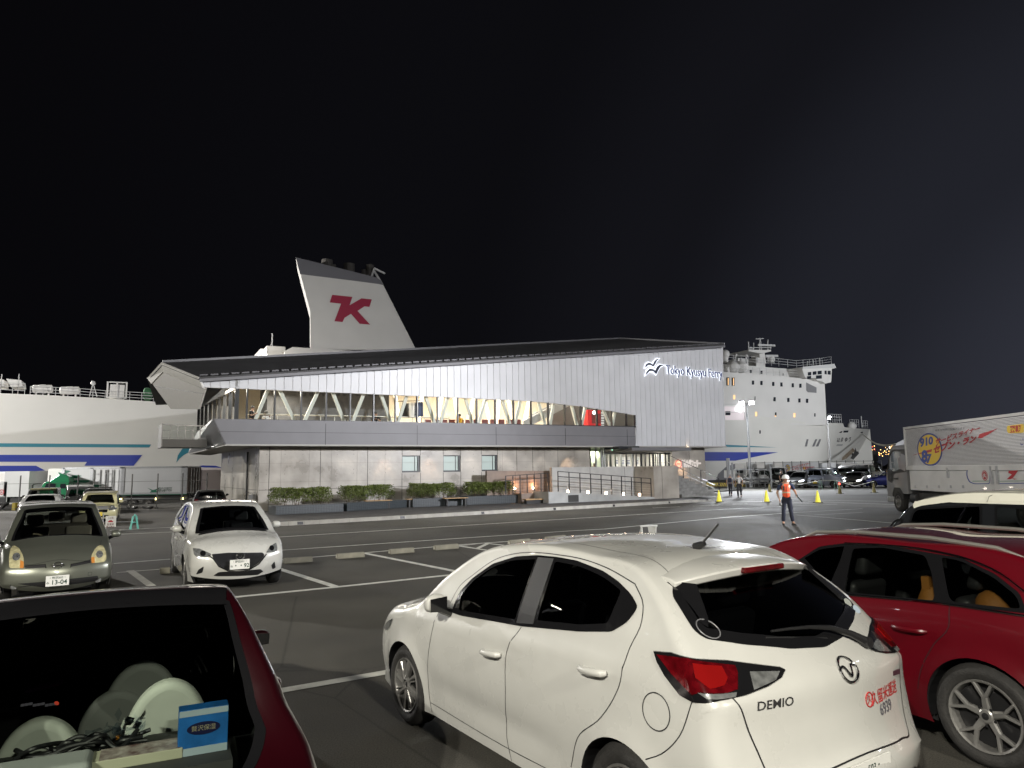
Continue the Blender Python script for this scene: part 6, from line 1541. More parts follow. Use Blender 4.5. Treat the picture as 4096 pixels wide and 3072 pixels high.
mb=MB();mb.box(-.75,-.35,-.62,.62,.80,.93);mb.build('dashboard',DARK,d2,bevel=.04)
mb=hb_=b2.band_patch([b2.qy(*p) for p in rounded([(13.98,-.60),(14.5,-.62),(14.5,.62),(13.98,.60)],.04)],.004);mb.build('cowl',BLACK,d2,fix=False)
d2.scale=(.98,.96,.965)
# ---- silver one-box hatchback at the left
NL,NY=(-7.70,12.22,0),-.985
SILV=mat('grey_green_silver_paint',(.19,.20,.165),.30,metal=.6,coat=1.0,noise=.06,nscale=2)
NO=[(-3.17,.20,.10,.05),(-3.28,.34,.12,.06),(-3.30,.55,.12,.07),(-3.26,.80,.10,.07),(-3.18,1.0,.09,.06),(-2.92,1.42,.06,.05),(-2.75,1.50,.04,.045),(-1.9,1.54,.03,.04),(-1.15,1.49,.04,.04),(-.62,1.27,.07,.05),(-.08,1.03,.12,.06),(.06,.98,.10,.08),(.40,.86,.09,.12),(.66,.72,.12,.10),(.76,.60,.15,.08),(.80,.44,.17,.08),(.78,.28,.17,.07),(.70,.19,.17,.05)]
nb=Body(NO,belt=[(-3.3,.98),(-1.5,.96),(-.6,.94),(0,.90),(.8,.66)],plan=[(-3.3,.76),(-2.8,.83),(-1.5,.845),(0,.845),(.45,.82),(.8,.74)],upper=[(-3.0,.60),(-1.5,.63),(-.8,.60),(0,.62)],
          low=[(0,.91),(.15,.94),(.35,.97),(.65,1.0),(.85,.985),(1.0,.945)],hi=[(0,0),(.12,.08),(.5,.46),(1,1)],roof=1.54,wheels=[(0,.30),(-2.6,.30)],ra=.34,sill=[(.6,.2),(-.2,.19),(-2.6,.19),(-3.0,.2)],flare=.014,step=.055)
note=empty('compact_car',NL,NY,'silver grey compact car facing the viewer at the left edge of the lot, plate 13-04','car')
make_car('note',nb,dict(paint=SILV,side_windows=[[(-.45,.97,.03),(-.75,1.22,.1),(-1.15,1.40,.1),(-1.42,1.42,.03),(-1.42,.98,.03)],[(-1.50,1.42,.03),(-2.3,1.40,.05),(-2.38,.99,.04),(-1.50,.98,.03)],[(-2.45,1.39,.03),(-2.72,1.33,.1),(-2.95,1.05,.05),(-2.45,.99,.03)]],dark=(1,2),
         screens={'windshield': rounded([(8.08,-.54),(8.04,0),(8.08,.54),(9.93,.70),(10.0,0),(9.93,-.70)],[.08,0,.08,.08,0,.08]),'rear_window': rounded([(4.1,-.6),(4.95,-.55),(4.95,.55),(4.1,.6)],.06)},frit=.035,
         R=.30,r=.20,rim='m5',tw=.18,mirror=(-.42,.98),mirror_mat=SILV,handles=[(-1.3,.80),(-2.2,.82)],seams=[[(-.30,.94),(-.28,.6),(-.35,.2)],[(-1.45,.96),(-1.42,.5),(-1.42,.2)]],
         bseams=[[(11.0,.66),(12.2,.60),(13.2,.50),(13.3,.0),(13.2,-.50),(12.2,-.60),(11.0,-.66)]]),note)
pn=placed(nb,NL,NY);YLENS=mat('yellowed_headlight',(.50,.46,.27),.22,coat=.8,noise=.3,nscale=14);AMB=mat('amber_lens',(.55,.22,.05),.2,coat=.8)
for sg,pts,am in ((-1,((38,400),(48,352),(66,330),(98,345),(124,388),(132,430),(130,472),(40,470)),((108,420),(130,430),(129,470),(106,470))),(1,((552,440),(550,395),(568,358),(592,334),(622,330),(640,370),(644,415),(630,432)),((552,440),(550,405),(570,400),(572,436)))):
 h_=nb.proj((0,0,0),fx,fz,rounded(fpoly(pn,pts),.03),.012,step=.03,skirt=.03).build('headlight',YLENS,note,smooth=True,fix=False)
 nb.proj((0,0,0),fx,fz,fpoly(pn,am),.015,step=.03).build('indicator_lens',AMB,h_,fix=False)
 pl=fpoly(pn,pts);cx_=sum(p[0] for p in pl)/len(pl);cz_=sum(p[1] for p in pl)/len(pl)
 nb.proj((0,0,0),fx,fz,circ(cx_,cz_,.055,18),.016,step=.03).build('bulb_reflector',LENS,h_,fix=False)
for pts in (((135,456),(265,448),(266,466),(140,474)),((422,446),(545,420),(546,438),(424,462))):
 nb.proj((0,0,0),fx,fz,fpoly(pn,pts),.004,step=.03).build('grille',BLACK,note,fix=False)
line3(nb,pn,((135,456),(200,451),(265,447),(268,470)),.012,'chrome_strip',CHROME,note);line3(nb,pn,((422,466),(424,446),(490,434),(546,420)),.012,'chrome_strip',CHROME,note)
low=nb.proj((0,0,0),fx,fz,rounded(fpoly(pn,((88,566),(265,552),(410,536),(592,516),(592,546),(410,572),(260,588),(88,606))),.02),.005,step=.03).build('lower_grille',BLACK,note,fix=False)
line3(nb,pn,((96,585),(265,570),(410,553),(585,532)),.012,'chrome_strip',CHROME,low)
for x,y in ((68,582),(590,540)):
 p=pn(*o2(x,y));mb=MB();Mx=Matrix.Translation(p+Vector((-.012,0,0))) @ Matrix.Rotation(pi/2,4,'Y');mb.lathe([(.055,-.03),(.055,.010),(.048,.014),(.043,.004)],Mx,24);fg=mb.build('fog_light',CHROME,note,smooth=True);mb=MB();mb.lathe([(.046,.005),(.001,.012)],Mx,20);mb.build('lens',LENS,fg)
p=pn(*o2(343,452));mb=MB();mb.tube([p+Vector((.02,.062*cos(a*pi/10),.05*sin(a*pi/10))) for a in range(21)],.008,6);mb.bar(p+Vector((.024,-.085,0)),p+Vector((.024,.085,0)),.02);mb.build('emblem',CHROME,note)
p=pn(*o2(340,545));plate(note,p+Vector((.03,0,0)),fx,fz,'・所沢502・','13-04','み')
p=pn(*o2(542,505));q=rounded([(p.y-.03,p.z-.028),(p.y+.03,p.z-.028),(p.y+.03,p.z+.028),(p.y-.03,p.z+.028)],.012);nb.proj((0,0,0),fx,fz,q,.003,holes=[grow(q,-.004)],step=.02).build('tow_cover',BLACK,note,fix=False)
BEI=mat('beige_seat',(.30,.26,.19),.85)
for sy in (.36,-.36): seat(note,-1.2,sy,.56,BEI)
seat(note,-2.1,0,.56,BEI,1.2)
mb=MB();mb.tube([(-.88,-.36+.19*cos(a*pi/10),.86+.16*sin(a*pi/10)) for a in range(21)],.016,8);mb.build('steering_wheel',BEI,note,smooth=True)
mb=MB();mb.box(-.75,-.25,-.64,.64,.78,.90);mb.build('dashboard',mat('dash_tan',(.10,.09,.07),.8),note,bevel=.04)
note.scale=(1,.95,.97)
# ---- red estate car behind the hero car
RED=mat('deep_red_paint',(.095,.0015,.006),.30,coat=1.0,noise=.05,nscale=2)
AL,AY=(2.467,7.819,0),2.094
AO=[(-3.60,.22,.14,.05),(-3.72,.36,.16,.06),(-3.74,.55,.16,.07),(-3.70,.78,.14,.07),(-3.66,.92,.12,.07),(-3.30,1.28,.07,.05),(-3.05,1.385,.04,.045),(-2.2,1.44,.03,.04),(-1.5,1.44,.03,.04),(-1.12,1.38,.04,.045),(-.60,1.17,.08,.05),(-.05,.97,.12,.06),(.10,.93,.10,.08),(.50,.85,.10,.1),(.76,.70,.16,.1),(.88,.52,.24,.08),(.88,.32,.24,.08),(.80,.2,.2,.05)]
ab=Body(AO,belt=[(-3.7,.97),(-2.6,1.02),(-1.75,.99),(-.8,.94),(.8,.74)],plan=[(-3.7,.80),(-3.2,.89),(-2.8,.91),(-1.5,.91),(0,.91),(.5,.88),(.9,.76)],upper=[(-3.4,.56),(-2.9,.61),(-1.5,.64),(-.9,.62),(0,.66)],
          low=[(0,.90),(.15,.93),(.35,.965),(.62,.99),(.80,1.0),(.92,.985),(1.0,.945)],hi=[(0,0),(.12,.08),(.5,.46),(1,1)],roof=1.44,wheels=[(0,.335),(-2.81,.335)],ra=.372,sill=[(.7,.2),(-.3,.2),(-2.6,.2),(-3.4,.22)],flare=.022,step=.05)
pa_=placed(ab,AL,AY)
def z3a(x,y): return (3000+.7066*x,1900+.7066*y)
audi=empty('estate_car',AL,AY,'deep red estate car with roof rails and silver five-spoke wheels, right behind the white hatchback','car')
def sp2(pts): return [(p.x,p.z) for p in [pa_(*z3a(*q)) for q in pts] if p]
w1=sp2([(300,470),(395,415),(545,395),(520,480),(455,640)]);w2_=sp2([(580,410),(760,405),(1000,450),(1040,560),(1055,690),(1040,720),(530,668)]);w3_=sp2([(1075,455),(1200,480),(1380,570),(1520,680),(1550,770),(1130,725),(1100,600)])
make_car('audi',ab,dict(paint=RED,dlo=rounded(sp2([(262,490),(395,405),(545,386),(760,396),(1000,438),(1070,450),(1200,472),(1390,562),(1530,672),(1575,785),(1130,733),(530,677),(440,662)]),.03),side_windows=[[(*p,.03) for p in w1],[(*p,.04) for p in w2_],[(*p,.05) for p in w3_]],dark=(),glass=CGLASS,
         screens={'windshield': rounded([(9.05,-.54),(9.05,.54),(10.92,.70),(10.98,0),(10.92,-.70)],[.08,.08,.08,0,.08]),'rear_window': rounded([(4.1,-.6),(4.95,-.52),(4.95,.52),(4.1,.6)],.06)},frit=.05,
         R=.335,r=.232,rim='y5',tw=.23,inset=.028,mirror=(-.85,1.0),handles=[],seams=[sp2([(1130,730),(1125,860),(1040,960),(960,1130),(950,1210)]),sp2([(490,665),(470,800),(480,1000)])]),audi)
trim=MB()
for sg in (1,-1):
 for pts in ([(1570,800),(1130,735),(530,677)],[(540,388),(780,400),(1040,432),(1240,480),(1420,560),(1560,665)]):
  P_=spline(sp2(pts),.06);trim.tube([ab.side(p.x,p.y,sg,.008) for p in P_],.008,6)
trim.build('chrome_trim',CHROME,audi,smooth=True)
for sg in (1,-1):
 mb=MB();mb.tube([(-1.30,sg*.635,1.385),(-1.42,sg*.63,1.43),(-1.8,sg*.625,1.455),(-2.4,sg*.62,1.45),(-2.85,sg*.61,1.415),(-3.02,sg*.60,1.36)],[.010,.016,.018,.018,.016,.008],8);mb.build('roof_rail',mat('satin_aluminium',(.62,.60,.55),.3,metal=.8),audi,smooth=True)
h0=pa_(*z3a(905,872))
for dx in (0,1.12):
 for sg in (1,-1):
  mb=MB();pts=[ab.side(h0.x+dx+.13-.26*t,h0.z+.005*t-.015*dx,sg,.008+.034*sin(pi*t) ** .5) for t in [i/8 for i in range(9)]]
  mb.tube(pts,[.010]+[.019]*7+[.010],8);mb.build('door_handle',RED,audi,smooth=True)
for sy in (.38,-.38): seat(audi,-1.35,sy,.50,mat('black_leather',(.02,.02,.022),.5));seat(audi,-2.25,sy,.50,mat('black_leather',(.02,.02,.022),.5))
mb=MB();q=Vector((-2.30,.52,.93));mb.lathe([(.001,.16),(.06,.12),(.10,.02),(.13,-.02),(.001,-.02)],Matrix.Translation(q),16);mb.box(q.x-.02,q.x+.04,q.y-.02,q.y+.04,q.z+.1,q.z+.22);mb.build('orange_ornament',mat('orange_toy',(.30,.12,.02),.6),audi,smooth=True)
mb=MB();q=Vector((-2.72,.45,.98));mb.sphere(q,.13,16,.95);mb.build('orange_bag',mat('orange_bag',(.26,.10,.015),.7),audi,smooth=True)
mb=MB();q=Vector((-3.0,.45,1.0));mb.box(q.x-.07,q.x+.07,q.y-.02,q.y+.02,q.z-.06,q.z+.08);mb.build('paper_cup',mat('paper_grey',(.3,.32,.34),.6),audi)
mb=MB();mb.bar((-1.18,.06,1.29),(-1.18,-.16,1.27),.03,.07);mb.build('rear_view_mirror',DARK,audi)
# ---- black car with a white roof, far right
ML,MY=(4.80,9.17,0),2.094
MO=[(-2.95,.2,.10,.05),(-3.05,.4,.12,.06),(-3.05,.8,.10,.07),(-3.02,1.2,.08,.06),(-2.92,1.55,.05,.06),(-2.75,1.68,.03,.06),(-1.9,1.72,.03,.07),(-1.0,1.67,.03,.07),(-.70,1.60,.05,.05),(-.45,1.38,.07,.05),(-.18,1.08,.09,.06),(-.05,1.02,.10,.08),(.45,.95,.10,.1),(.68,.82,.14,.1),(.75,.55,.16,.08),(.73,.28,.16,.07),(.66,.2,.14,.05)]
mbd=Body(MO,belt=[(-3.05,1.10),(-1.5,1.07),(-.5,1.05),(.75,.82)],plan=[(-3.05,.78),(-2.6,.83),(0,.83),(.75,.74)],upper=[(-3.0,.68),(-1.5,.70),(-.7,.68),(0,.66)],
           low=[(0,.92),(.35,.975),(.7,1.0),(1.0,.96)],hi=[(0,0),(.5,.46),(1,1)],roof=1.72,wheels=[(0,.3),(-2.45,.3)],ra=.345,sill=[(.6,.2),(-.2,.2),(-2.4,.2),(-2.9,.2)],flare=.01,step=.07)
mini=empty('tall_car',ML,MY,'black tall wagon with a cream white roof partly hidden behind the red estate car','car')
DKP=mat('black_car_paint',(.010,.011,.013),.25,coat=1.0)
make_car('mini',mbd,dict(paint=DKP,side_windows=[[(-.33,1.12,.02),(-.52,1.36,.04),(-.60,1.38,.02),(-.52,1.12,.02)],[(-.62,1.12,.03),(-.74,1.50,.08),(-1.45,1.565,.03),(-1.45,1.12,.03)],[(-1.60,1.12,.03),(-1.60,1.565,.03),(-2.75,1.50,.08),(-2.75,1.14,.04)]],dark=(2,),glass=CGLASS,
         screens={'windshield': rounded([(8.06,-.60),(8.06,.60),(9.93,.72),(9.93,-.72)],.06),'rear_window': rounded([(3.1,-.6),(4.0,-.58),(4.0,.58),(3.1,.6)],.06)},frit=.03,R=.3,r=.2,rim='m5',mirror=(-.40,1.12),mirror_mat=DKP),mini)
WR=mat('cream_white_roof_paint',(.70,.69,.60),.3,coat=1.0)
rp=[mbd.qy(q_,y_) for q_,y_ in [(3.9,-.60),(4.5,-.66),(6.0,-.67),(7.6,-.66),(7.98,-.58),(8.02,0),(7.98,.58),(7.6,.66),(6.0,.67),(4.5,.66),(3.9,.60)]]
sF=mbd.qS(3.95);sG=mbd.qS(8.02);rp=[(sF,-mbd.Tm),(sG,-mbd.Tm),(sG,mbd.Tm),(sF,mbd.Tm)]
mbr=mbd.band_patch(rp,.012,step=.07);P_=[(x,z) for (x,z),S in zip(mbd.edge,mbd.S) if sF <= S <= sG]
lo_=[(p[0],max(1.585,p[1]-.10)) for p in reversed(P_)]
for sg in (1,-1): m_=mbd.side_patch(P_+lo_,sg,.012,step=.07);mbr.add(m_.v,m_.f)
mbr.build('roof_panel',WR,mini,smooth=True,fix=False,weld=.004)
mb=MB();mb.tube([mbd.side(-1.52,1.60,1,.016),mbd.side(-1.54,1.66,1,.016),Vector((-1.62,.60,1.712)),Vector((-2.2,.55,1.733))],.004,4);mb.build('roof_seam',mat('seam_grey',(.3,.3,.27),.6),mini)
mb=MB();mb.tube([(-1.0,.25,1.08+.0),(-1.0,.25,1.15)],.01);
for sy in (.36,-.36): seat(mini,-1.15,sy,.60,mat('grey_seat',(.14,.135,.12),.85));seat(mini,-2.0,sy,.60,mat('grey_seat',(.14,.135,.12),.85))
mb.build('gear_lever',DARK,mini)
# ---- dark red hatchback, lower left, seen through its rear window
RL,RY,RS=(-3.144,5.826,0),2.028,.95
RO=[(-3.5,.20,.12,.05),(-3.70,.34,.14,.06),(-3.78,.55,.14,.08),(-3.70,.74,.12,.08),(-3.42,.87,.09,.07),(-3.03,1.44,.05,.045),(-2.93,1.485,.035,.04),(-2.2,1.455,.03,.04),(-1.4,1.35,.03,.04),(-.95,1.27,.04,.045),(-.50,1.13,.06,.05),(-.04,.97,.10,.06),(.10,.93,.10,.08),(.45,.85,.09,.10),(.68,.74,.14,.10),(.80,.56,.2,.1),(.80,.3,.22,.08),(.72,.2,.2,.05)]
rb=Body(RO,belt=[(-3.4,.98),(-2.4,.98),(-.8,.93),(.8,.70)],plan=[(-3.8,.92),(-3.4,1.0),(-3.0,1.01),(-2.0,.95),(0,.90),(.4,.86),(.8,.76)],upper=[(-3.1,.62),(-2.5,.60),(-1.5,.62),(-.8,.59),(0,.62)],
          low=[(0,.91),(.15,.94),(.35,.97),(.60,1.0),(.78,.965),(.9,.91),(1.0,.855)],hi=[(0,0),(.12,.08),(.5,.46),(1,1)],roof=1.51,wheels=[(0,.30),(-2.55,.30)],ra=.34,sill=[(.6,.2),(-.2,.19),(-2.5,.19),(-3.35,.2)],flare=.014,step=.05)
RM=mat('maroon_pearl_paint',(.022,.001,.003),.28,metal=.2,coat=1.0,noise=.08,nscale=3)
rc=empty('hatchback_car',RL,RY,'dark maroon hatchback in the lower left corner, blue tissue box behind its rear window','car')
LG=mat('grey_car_interior',(.26,.27,.255),.8)
RGL=glass('rear_privacy_free_glass',(.62,.66,.62),.35)
make_car('redl',rb,dict(paint=RM,side_windows=[[(-.60,.96,.03),(-.85,1.10,.1),(-1.2,1.21,.1),(-1.55,1.27,.03),(-1.5,.98,.03)],[(-1.62,1.28,.03),(-2.3,1.36,.05),(-2.72,1.25,.08),(-2.72,1.02,.04),(-1.60,.99,.03)]],dark=(),glass=CGLASS,glass_rear=RGL,dark_back=True,trim_mat=mat('dark_headliner',(.03,.032,.032),.9),
         screens={'windshield': rounded([(9.05,-.52),(9.05,.52),(10.93,.66),(10.93,-.66)],.06),'rear_window': rounded([(3.45,-.60),(4.15,-.745),(5.92,-.595),(5.98,0),(5.92,.595),(4.15,.745),(3.45,.60)],[.15,.02,.05,0,.05,.02,.15])},frit=.035,
         R=.3,r=.2,rim='m5',mirror=(-1.1,.86),mscale=.85,seams=[[(-.3,.94),(-.28,.5),(-.35,.2)],[(-1.56,.96),(-1.5,.5),(-1.5,.2)]],handles=[(-1.4,.8),(-2.3,.84)]),rc)
def rseat(x,y,z,mt,ws=1.0):                                       # rounded front seat with tall one-piece back
 mb=MB();prof=[(-.25,0),(-.255,.25),(-.22,.42),(-.12,.54),(0,.58),(.12,.54),(.22,.42),(.255,.25),(.25,0)];prof=[tuple(p) for p in spline(prof,.035)]
 fr_=[(x-.04-.18*(c/.6),y+a*ws,z+c) for a,c in prof];bk=[(p[0]-.11,p[1],p[2]-.01) for p in fr_];n=len(prof)
 mb.add(fr_+bk,[tuple(range(n)),tuple(range(2*n-1,n-1,-1))]+[(i,i+1,i+1+n,i+n) for i in range(n-1)]);mb.box(x-.05,x+.45,y-.24*ws,y+.24*ws,z-.12,z+.04)
 return mb.build('seat',mt,rc,smooth=True,bevel=.04,seg=4)
SG2=mat('pale_green_grey_seat',(.60,.63,.56),.8,noise=.05)
def rloc(px,py,x):                                          # surveyed interior point at car-space x
 c,s_=cos(RY),sin(RY);d=ray(px,py);o=Vector((-RL[0],-RL[1],HCAM));ol=Vector((c*o.x+s_*o.y,-s_*o.x+c*o.y,o.z));dl=Vector((c*d.x+s_*d.y,-s_*d.x+c*d.y,d.z));ol /= RS;dl /= RS;return ol+dl*((x-ol.x)/dl.x)
for (cx_,top) in (((1000,1100),1),((260,1320),1)):      # rear seat backs near the glass
 p=rloc(*o2(*cx_),-2.55);rseat(-2.38,p.y,p.z-.58,SG2,.80)
for cx_ in ((700,1170),(850,1010)):
 p=rloc(*o2(*cx_),-1.7);rseat(-1.5,p.y,p.z-.58,LG,.85)
mb=MB();p0=rloc(*o2(0,1600),-2.95);shz=.77;mb.box(-3.2,-2.66,-.62,.62,shz-.04,shz);mb.build('parcel_shelf',mat('shelf_dark',(.06,.06,.06),.8),rc)
mb=MB();mb.box(-.85,-.35,-.65,.65,.80,.94);mb.build('dashboard',DARK,rc,bevel=.04)
mb=MB()
for k in range(9): p=rloc(*o2(130+k*24,1290-(k % 3)*4),-1.0);mb.box(p.x,p.x+.02,p.y-.012,p.y+.008,p.z-.006,p.z+.006)
mb.build('dash_buttons',emis('dash_glow',(.8,.75,.8),.06),rc)
mb=MB()
for k in range(3): p=rloc(*o2(330+k*4,1275+k*3),-1.0);mb.box(p.x,p.x+.02,p.y-.008,p.y+.008,p.z-.006,p.z+.006)
mb.build('warning_light',emis('dash_red',(1,.1,.05),.5),rc)
p=rloc(*o2(250,1180),-.95);mb=MB();mb.bar(p+Vector((0,.10,-.01)),p+Vector((0,-.12,.02)),.05,.03);mb.build('purple_ornament',mat('purple_cloth',(.16,.02,.17),.6),rc,bevel=.01)
rb.band_patch([rb.qy(*p) for p in [(5.95,-.59),(6.22,-.60),(6.22,.60),(5.95,.59)]],.004).build('roof_edge_trim',BLACKG,rc,fix=False)
rc.scale=(RS,RS,RS)
# things lying on the parcel shelf: things of their own
def on_shelf(name,px,py,x,label,cat):
 p=rloc(px,py,x);c,s_=cos(RY),sin(RY);p=p*RS;return empty(name,(RL[0]+c*p.x-s_*p.y,RL[1]+s_*p.x+c*p.y,shz*RS),RY,label,cat)
bx=on_shelf('tissue_box',*o2(1195,1560),-3.02,'blue tissue box standing behind the rear window of the maroon hatchback','tissue box')
mb=MB();mb.box(-.045,.045,-.105,.105,0,.20);mb.build('carton',mat('tissue_blue',(.02,.16,.50),.4,noise=.35,nscale=6),bx,bevel=.003)
mb=MB();mb.box(-.047,-.0445,-.103,.103,.002,.035);mb.box(-.047,-.0445,-.103,.103,.172,.198);mb.build('pale_panel',mat('tissue_pale',(.45,.55,.62),.4),bx)
mb=MB();mb.add([(-.048,.07*cos(a*pi/12),.115+.028*sin(a*pi/12)) for a in range(24)],[tuple(range(24))]);mb.build('oval_label',mat('tissue_navy',(.01,.012,.06),.4),bx,fix=False)
me=text_mesh('贅沢保湿',.026,.0);mb=MB();Mx=frame_matrix((-.0495,0,.115),(0,-1,0),(0,0,1));mb.add([Mx @ v.co for v in me.vertices],[tuple(p.vertices) for p in me.polygons]);mb.build('lettering',mat('gold_ink',(.4,.36,.25),.5),bx,fix=False)
bx=on_shelf('white_box',*o2(830,1610),-3.00,'flat cream box lying on the shelf beside the blue tissue box','box')
mb=MB();mb.box(-.07,.07,-.17,.19,0,.045);mb.build('carton',mat('cream_card',(.55,.54,.40),.6),bx,bevel=.004);mb=MB();mb.box(-.069,.069,-.16,.16,.0455,.048);mb.build('printed_lid',mat('printed_lid',(.35,.18,.17),.5,noise=.6,nscale=20,col2=(.6,.55,.5)),bx)
bx=on_shelf('plastic_bag',*o2(740,1430),-2.80,'crumpled clear plastic bag with a small orange glint between the seats','plastic bag')
mb=MB();rnd=random.Random(5)
for k in range(46):
 u=Vector((rnd.gauss(0,1),rnd.gauss(0,1),rnd.gauss(0,1))).normalized();v=u.cross(Vector((0,.3,1))).normalized();c_=Vector((rnd.gauss(0,.03),rnd.gauss(0,.06),.09+rnd.gauss(0,.03)));mb.add([c_-u*.032,c_+v*.022,c_+u*.03,c_-v*.024],[(0,1,2,3)])
mb.build('film',glass('plastic_film',(.80,.85,.90),1.6,.05),bx,fix=False);mb=MB();mb.sphere((-.03,.03,.06),.010,8);mb.build('orange_tab',mat('orange_tab',(.8,.3,.03),.4),bx)
bx=on_shelf('tangled_cable',*o2(500,1450),-2.85,'black tangled straps and cables heaped on the shelf','cables')
mb=MB()
for k in range(7):
 q=[Vector((rnd.uniform(-.08,.06),-.24+.1*j+rnd.uniform(-.05,.05),rnd.uniform(.01,.10))) for j in range(6)];mb.tube([Vector(p) for p in spline(q,.012)],.010,8)
mb.build('strap',BLACK,bx,smooth=True)
bx=on_shelf('grey_pouch',*o2(230,1580),-3.04,'pale grey padded pouch with a metal snap at the bottom left of the shelf','pouch')
mb=MB();mb.box(-.10,.10,-.20,.24,0,.07);mb.build('pouch',mat('pouch_grey',(.40,.42,.41),.7),bx,bevel=.03,seg=4);mb=MB();mb.sphere((-.10,.07,.035),.012,10);mb.build('snap',CHROME,bx,smooth=True)
# ---- cars in the back rows on the left
KC=mat('cream_kei_paint',(.66,.62,.36),.3,coat=1.0);WP2=mat('white_sedan_paint',(.72,.72,.71),.3,coat=1.0);KH=mat('dark_two_tone',(.03,.032,.03),.3,coat=1.0)
LFT='cars parked in the back row on the left'
g_,b_,s_p=gcar('kei',3.4,1.5,1.25,(*pxloc(402,31.5)[:2],0),-1.10,KC,'small cream kei car with round headlights behind the silver compact car',yellow=True,group=LFT,R=.27,grille=False,front=True,step=.07)
b_.proj((0,0,0),fx,fz,rounded([(-.45,.56),(.62,.56),(.62,.70),(-.45,.70)],.05),.006,step=.06).build('grille_panel',mat('silver_trim',(.45,.45,.46),.3,metal=.5),g_,fix=False)
for sg in (1,-1): p=Vector((.73,sg*.52,.63));mb=MB();Mx=Matrix.Translation(p) @ Matrix.Rotation(pi/2,4,'Y');mb.lathe([(.09,-.1),(.09,.03),(.075,.04),(.001,.05)],Mx,20);mb.build('round_lamp',LENS,g_,smooth=True)
gcar('sedan',4.4,1.72,1.13,(*pxloc(192,37)[:2],0),-1.10+pi,WP2,'white sedan seen from behind just above the silver compact car',group=LFT,front=False,rear=True,step=.09)
gcar('kei',3.5,1.6,1.30,(*pxloc(172,40.5)[:2],0),-1.08,KH,'dark boxy car with a cream roof behind the white sedan',group=LFT,step=.09,roof='cream')
r_=[o for o in bpy.data.objects if o.type=='EMPTY' and o.get('label','').startswith('dark boxy car')][0]
mb=MB();mb.box(-2.45,-.2,-.62,.62,1.27,1.33);mb.build('roof_panel',KC,r_,bevel=.05,seg=3)
gcar('suv',4.5,1.72,1.28,(*pxloc(390,39.5)[:2],0),-1.12,KH,'black car with roof rack behind the cream kei car',group=LFT,step=.09)
r_=[o for o in bpy.data.objects if o.type=='EMPTY' and o.get('label','').startswith('black car with roof rack')][0]
mb=MB()
for sg in (1,-1): mb.bar((-2.6,sg*.5,1.33),(-.9,sg*.5,1.33),.04)
for x in (-2.4,-1.1): mb.bar((x,-.55,1.32),(x,.55,1.32),.04)
mb.build('roof_rack',BLACK,r_)
gcar('van',4.6,1.7,1.35,(*pxloc(325,43.5)[:2],0),-1.0,mat('silver_van',(.4,.4,.41),.3,metal=.5,coat=1),'silver minivan edge beside the black car with roof rack',group=LFT,step=.1,front=False)
g_,b_,s_p=gcar('hatch',4.0,1.72,1.14,(*pxloc(838,41.0)[:2],0),-1.15+pi,DKP,'black hatchback parked by the concrete corner, seen from behind',front=False,rear=True,step=.09)
# ---- cars and vans on the right behind the rope
RG='vehicles waiting in the right hand lot'
HLE=emis('headlight_glare',(.9,.95,1),9);SIL2=mat('silver_paint_far',(.38,.39,.40),.3,metal=.6,coat=1);BLU=mat('blue_car_paint',(.02,.03,.22),.3,metal=.3,coat=1);WHF=mat('white_van_paint',(.70,.71,.73),.3,coat=1);LBL=mat('pale_blue_paint',(.42,.46,.58),.3,coat=1);MAR=mat('dark_red_far',(.07,.01,.015),.3,coat=1)
def rcar(kind,px,Y,yaw,P,label,L=4.3,W_=1.75,H=1.5,**k): return gcar(kind,L,W_,H,(*pxloc(px,Y)[:2],0),yaw,P,label,group=RG,step=.13,**k)
rcar('hatch',3188,66,-2.3,SIL2,'silver hatchback with glinting headlight, left of the boxy off-roader',light=HLE)
rcar('kei',3262,66,-2.0,LBL,'small pale boxy off-roader facing the viewer with a yellow plate',L=3.4,W_=1.5,H=1.72,yellow=True)
rcar('kei',3345,66.5,-.75,LBL,'pale lilac kei wagon seen from its dark side',L=3.4,W_=1.5,H=1.75)
rcar('sedan',3412,66,-2.2,mat('champagne_paint',(.25,.24,.22),.3,metal=.5,coat=1),'dark sedan with a glaring headlight beside the blue car',light=HLE,H=1.42)
rcar('sedan',3490,66,-.35+pi,BLU,'bright blue coupe with silver wheels at the right end of the row',H=1.38,L=4.0,rim='m10')
rcar('van',3112,72,-2.0,KH,'black minivan behind the person in a black shirt',H=1.85,L=4.6)
rcar('hatch',3160,80,-2.2,KH,'low black car behind the silver hatchback')
rcar('suv',3235,80,-2.2,KH,'black car behind the pale off-roader',H=1.6)
rcar('van',3385,75,-2.1,mat('olive_van',(.06,.065,.055),.3,coat=1),'dark olive minivan behind the champagne sedan',H=1.9,L=4.6)
rcar('van',3450,76,-2.0,KH,'dark minivan between the olive minivan and the white van',H=1.85,L=4.6,light=HLE)
rcar('van',3530,77,-.6,WHF,'white high roof van partly hidden by the truck mirror',H=2.2,L=4.9,front=False)
rcar('hatch',3548,66,-.4+pi,MAR,'dark red hatchback half hidden by the truck cab',front=False,rear=True)
rcar('hatch',3010,76,-2.2,WHF,'white hatchback behind the steel gate frame',light=LENS)
rcar('kei',3060,76,-2.1,WHF,'white boxy kei car behind the right part of the gate frame',L=3.4,W_=1.5,H=1.7)
rcar('suv',3035,84,-2.2,KH,'dark car farther back behind the gate frame')
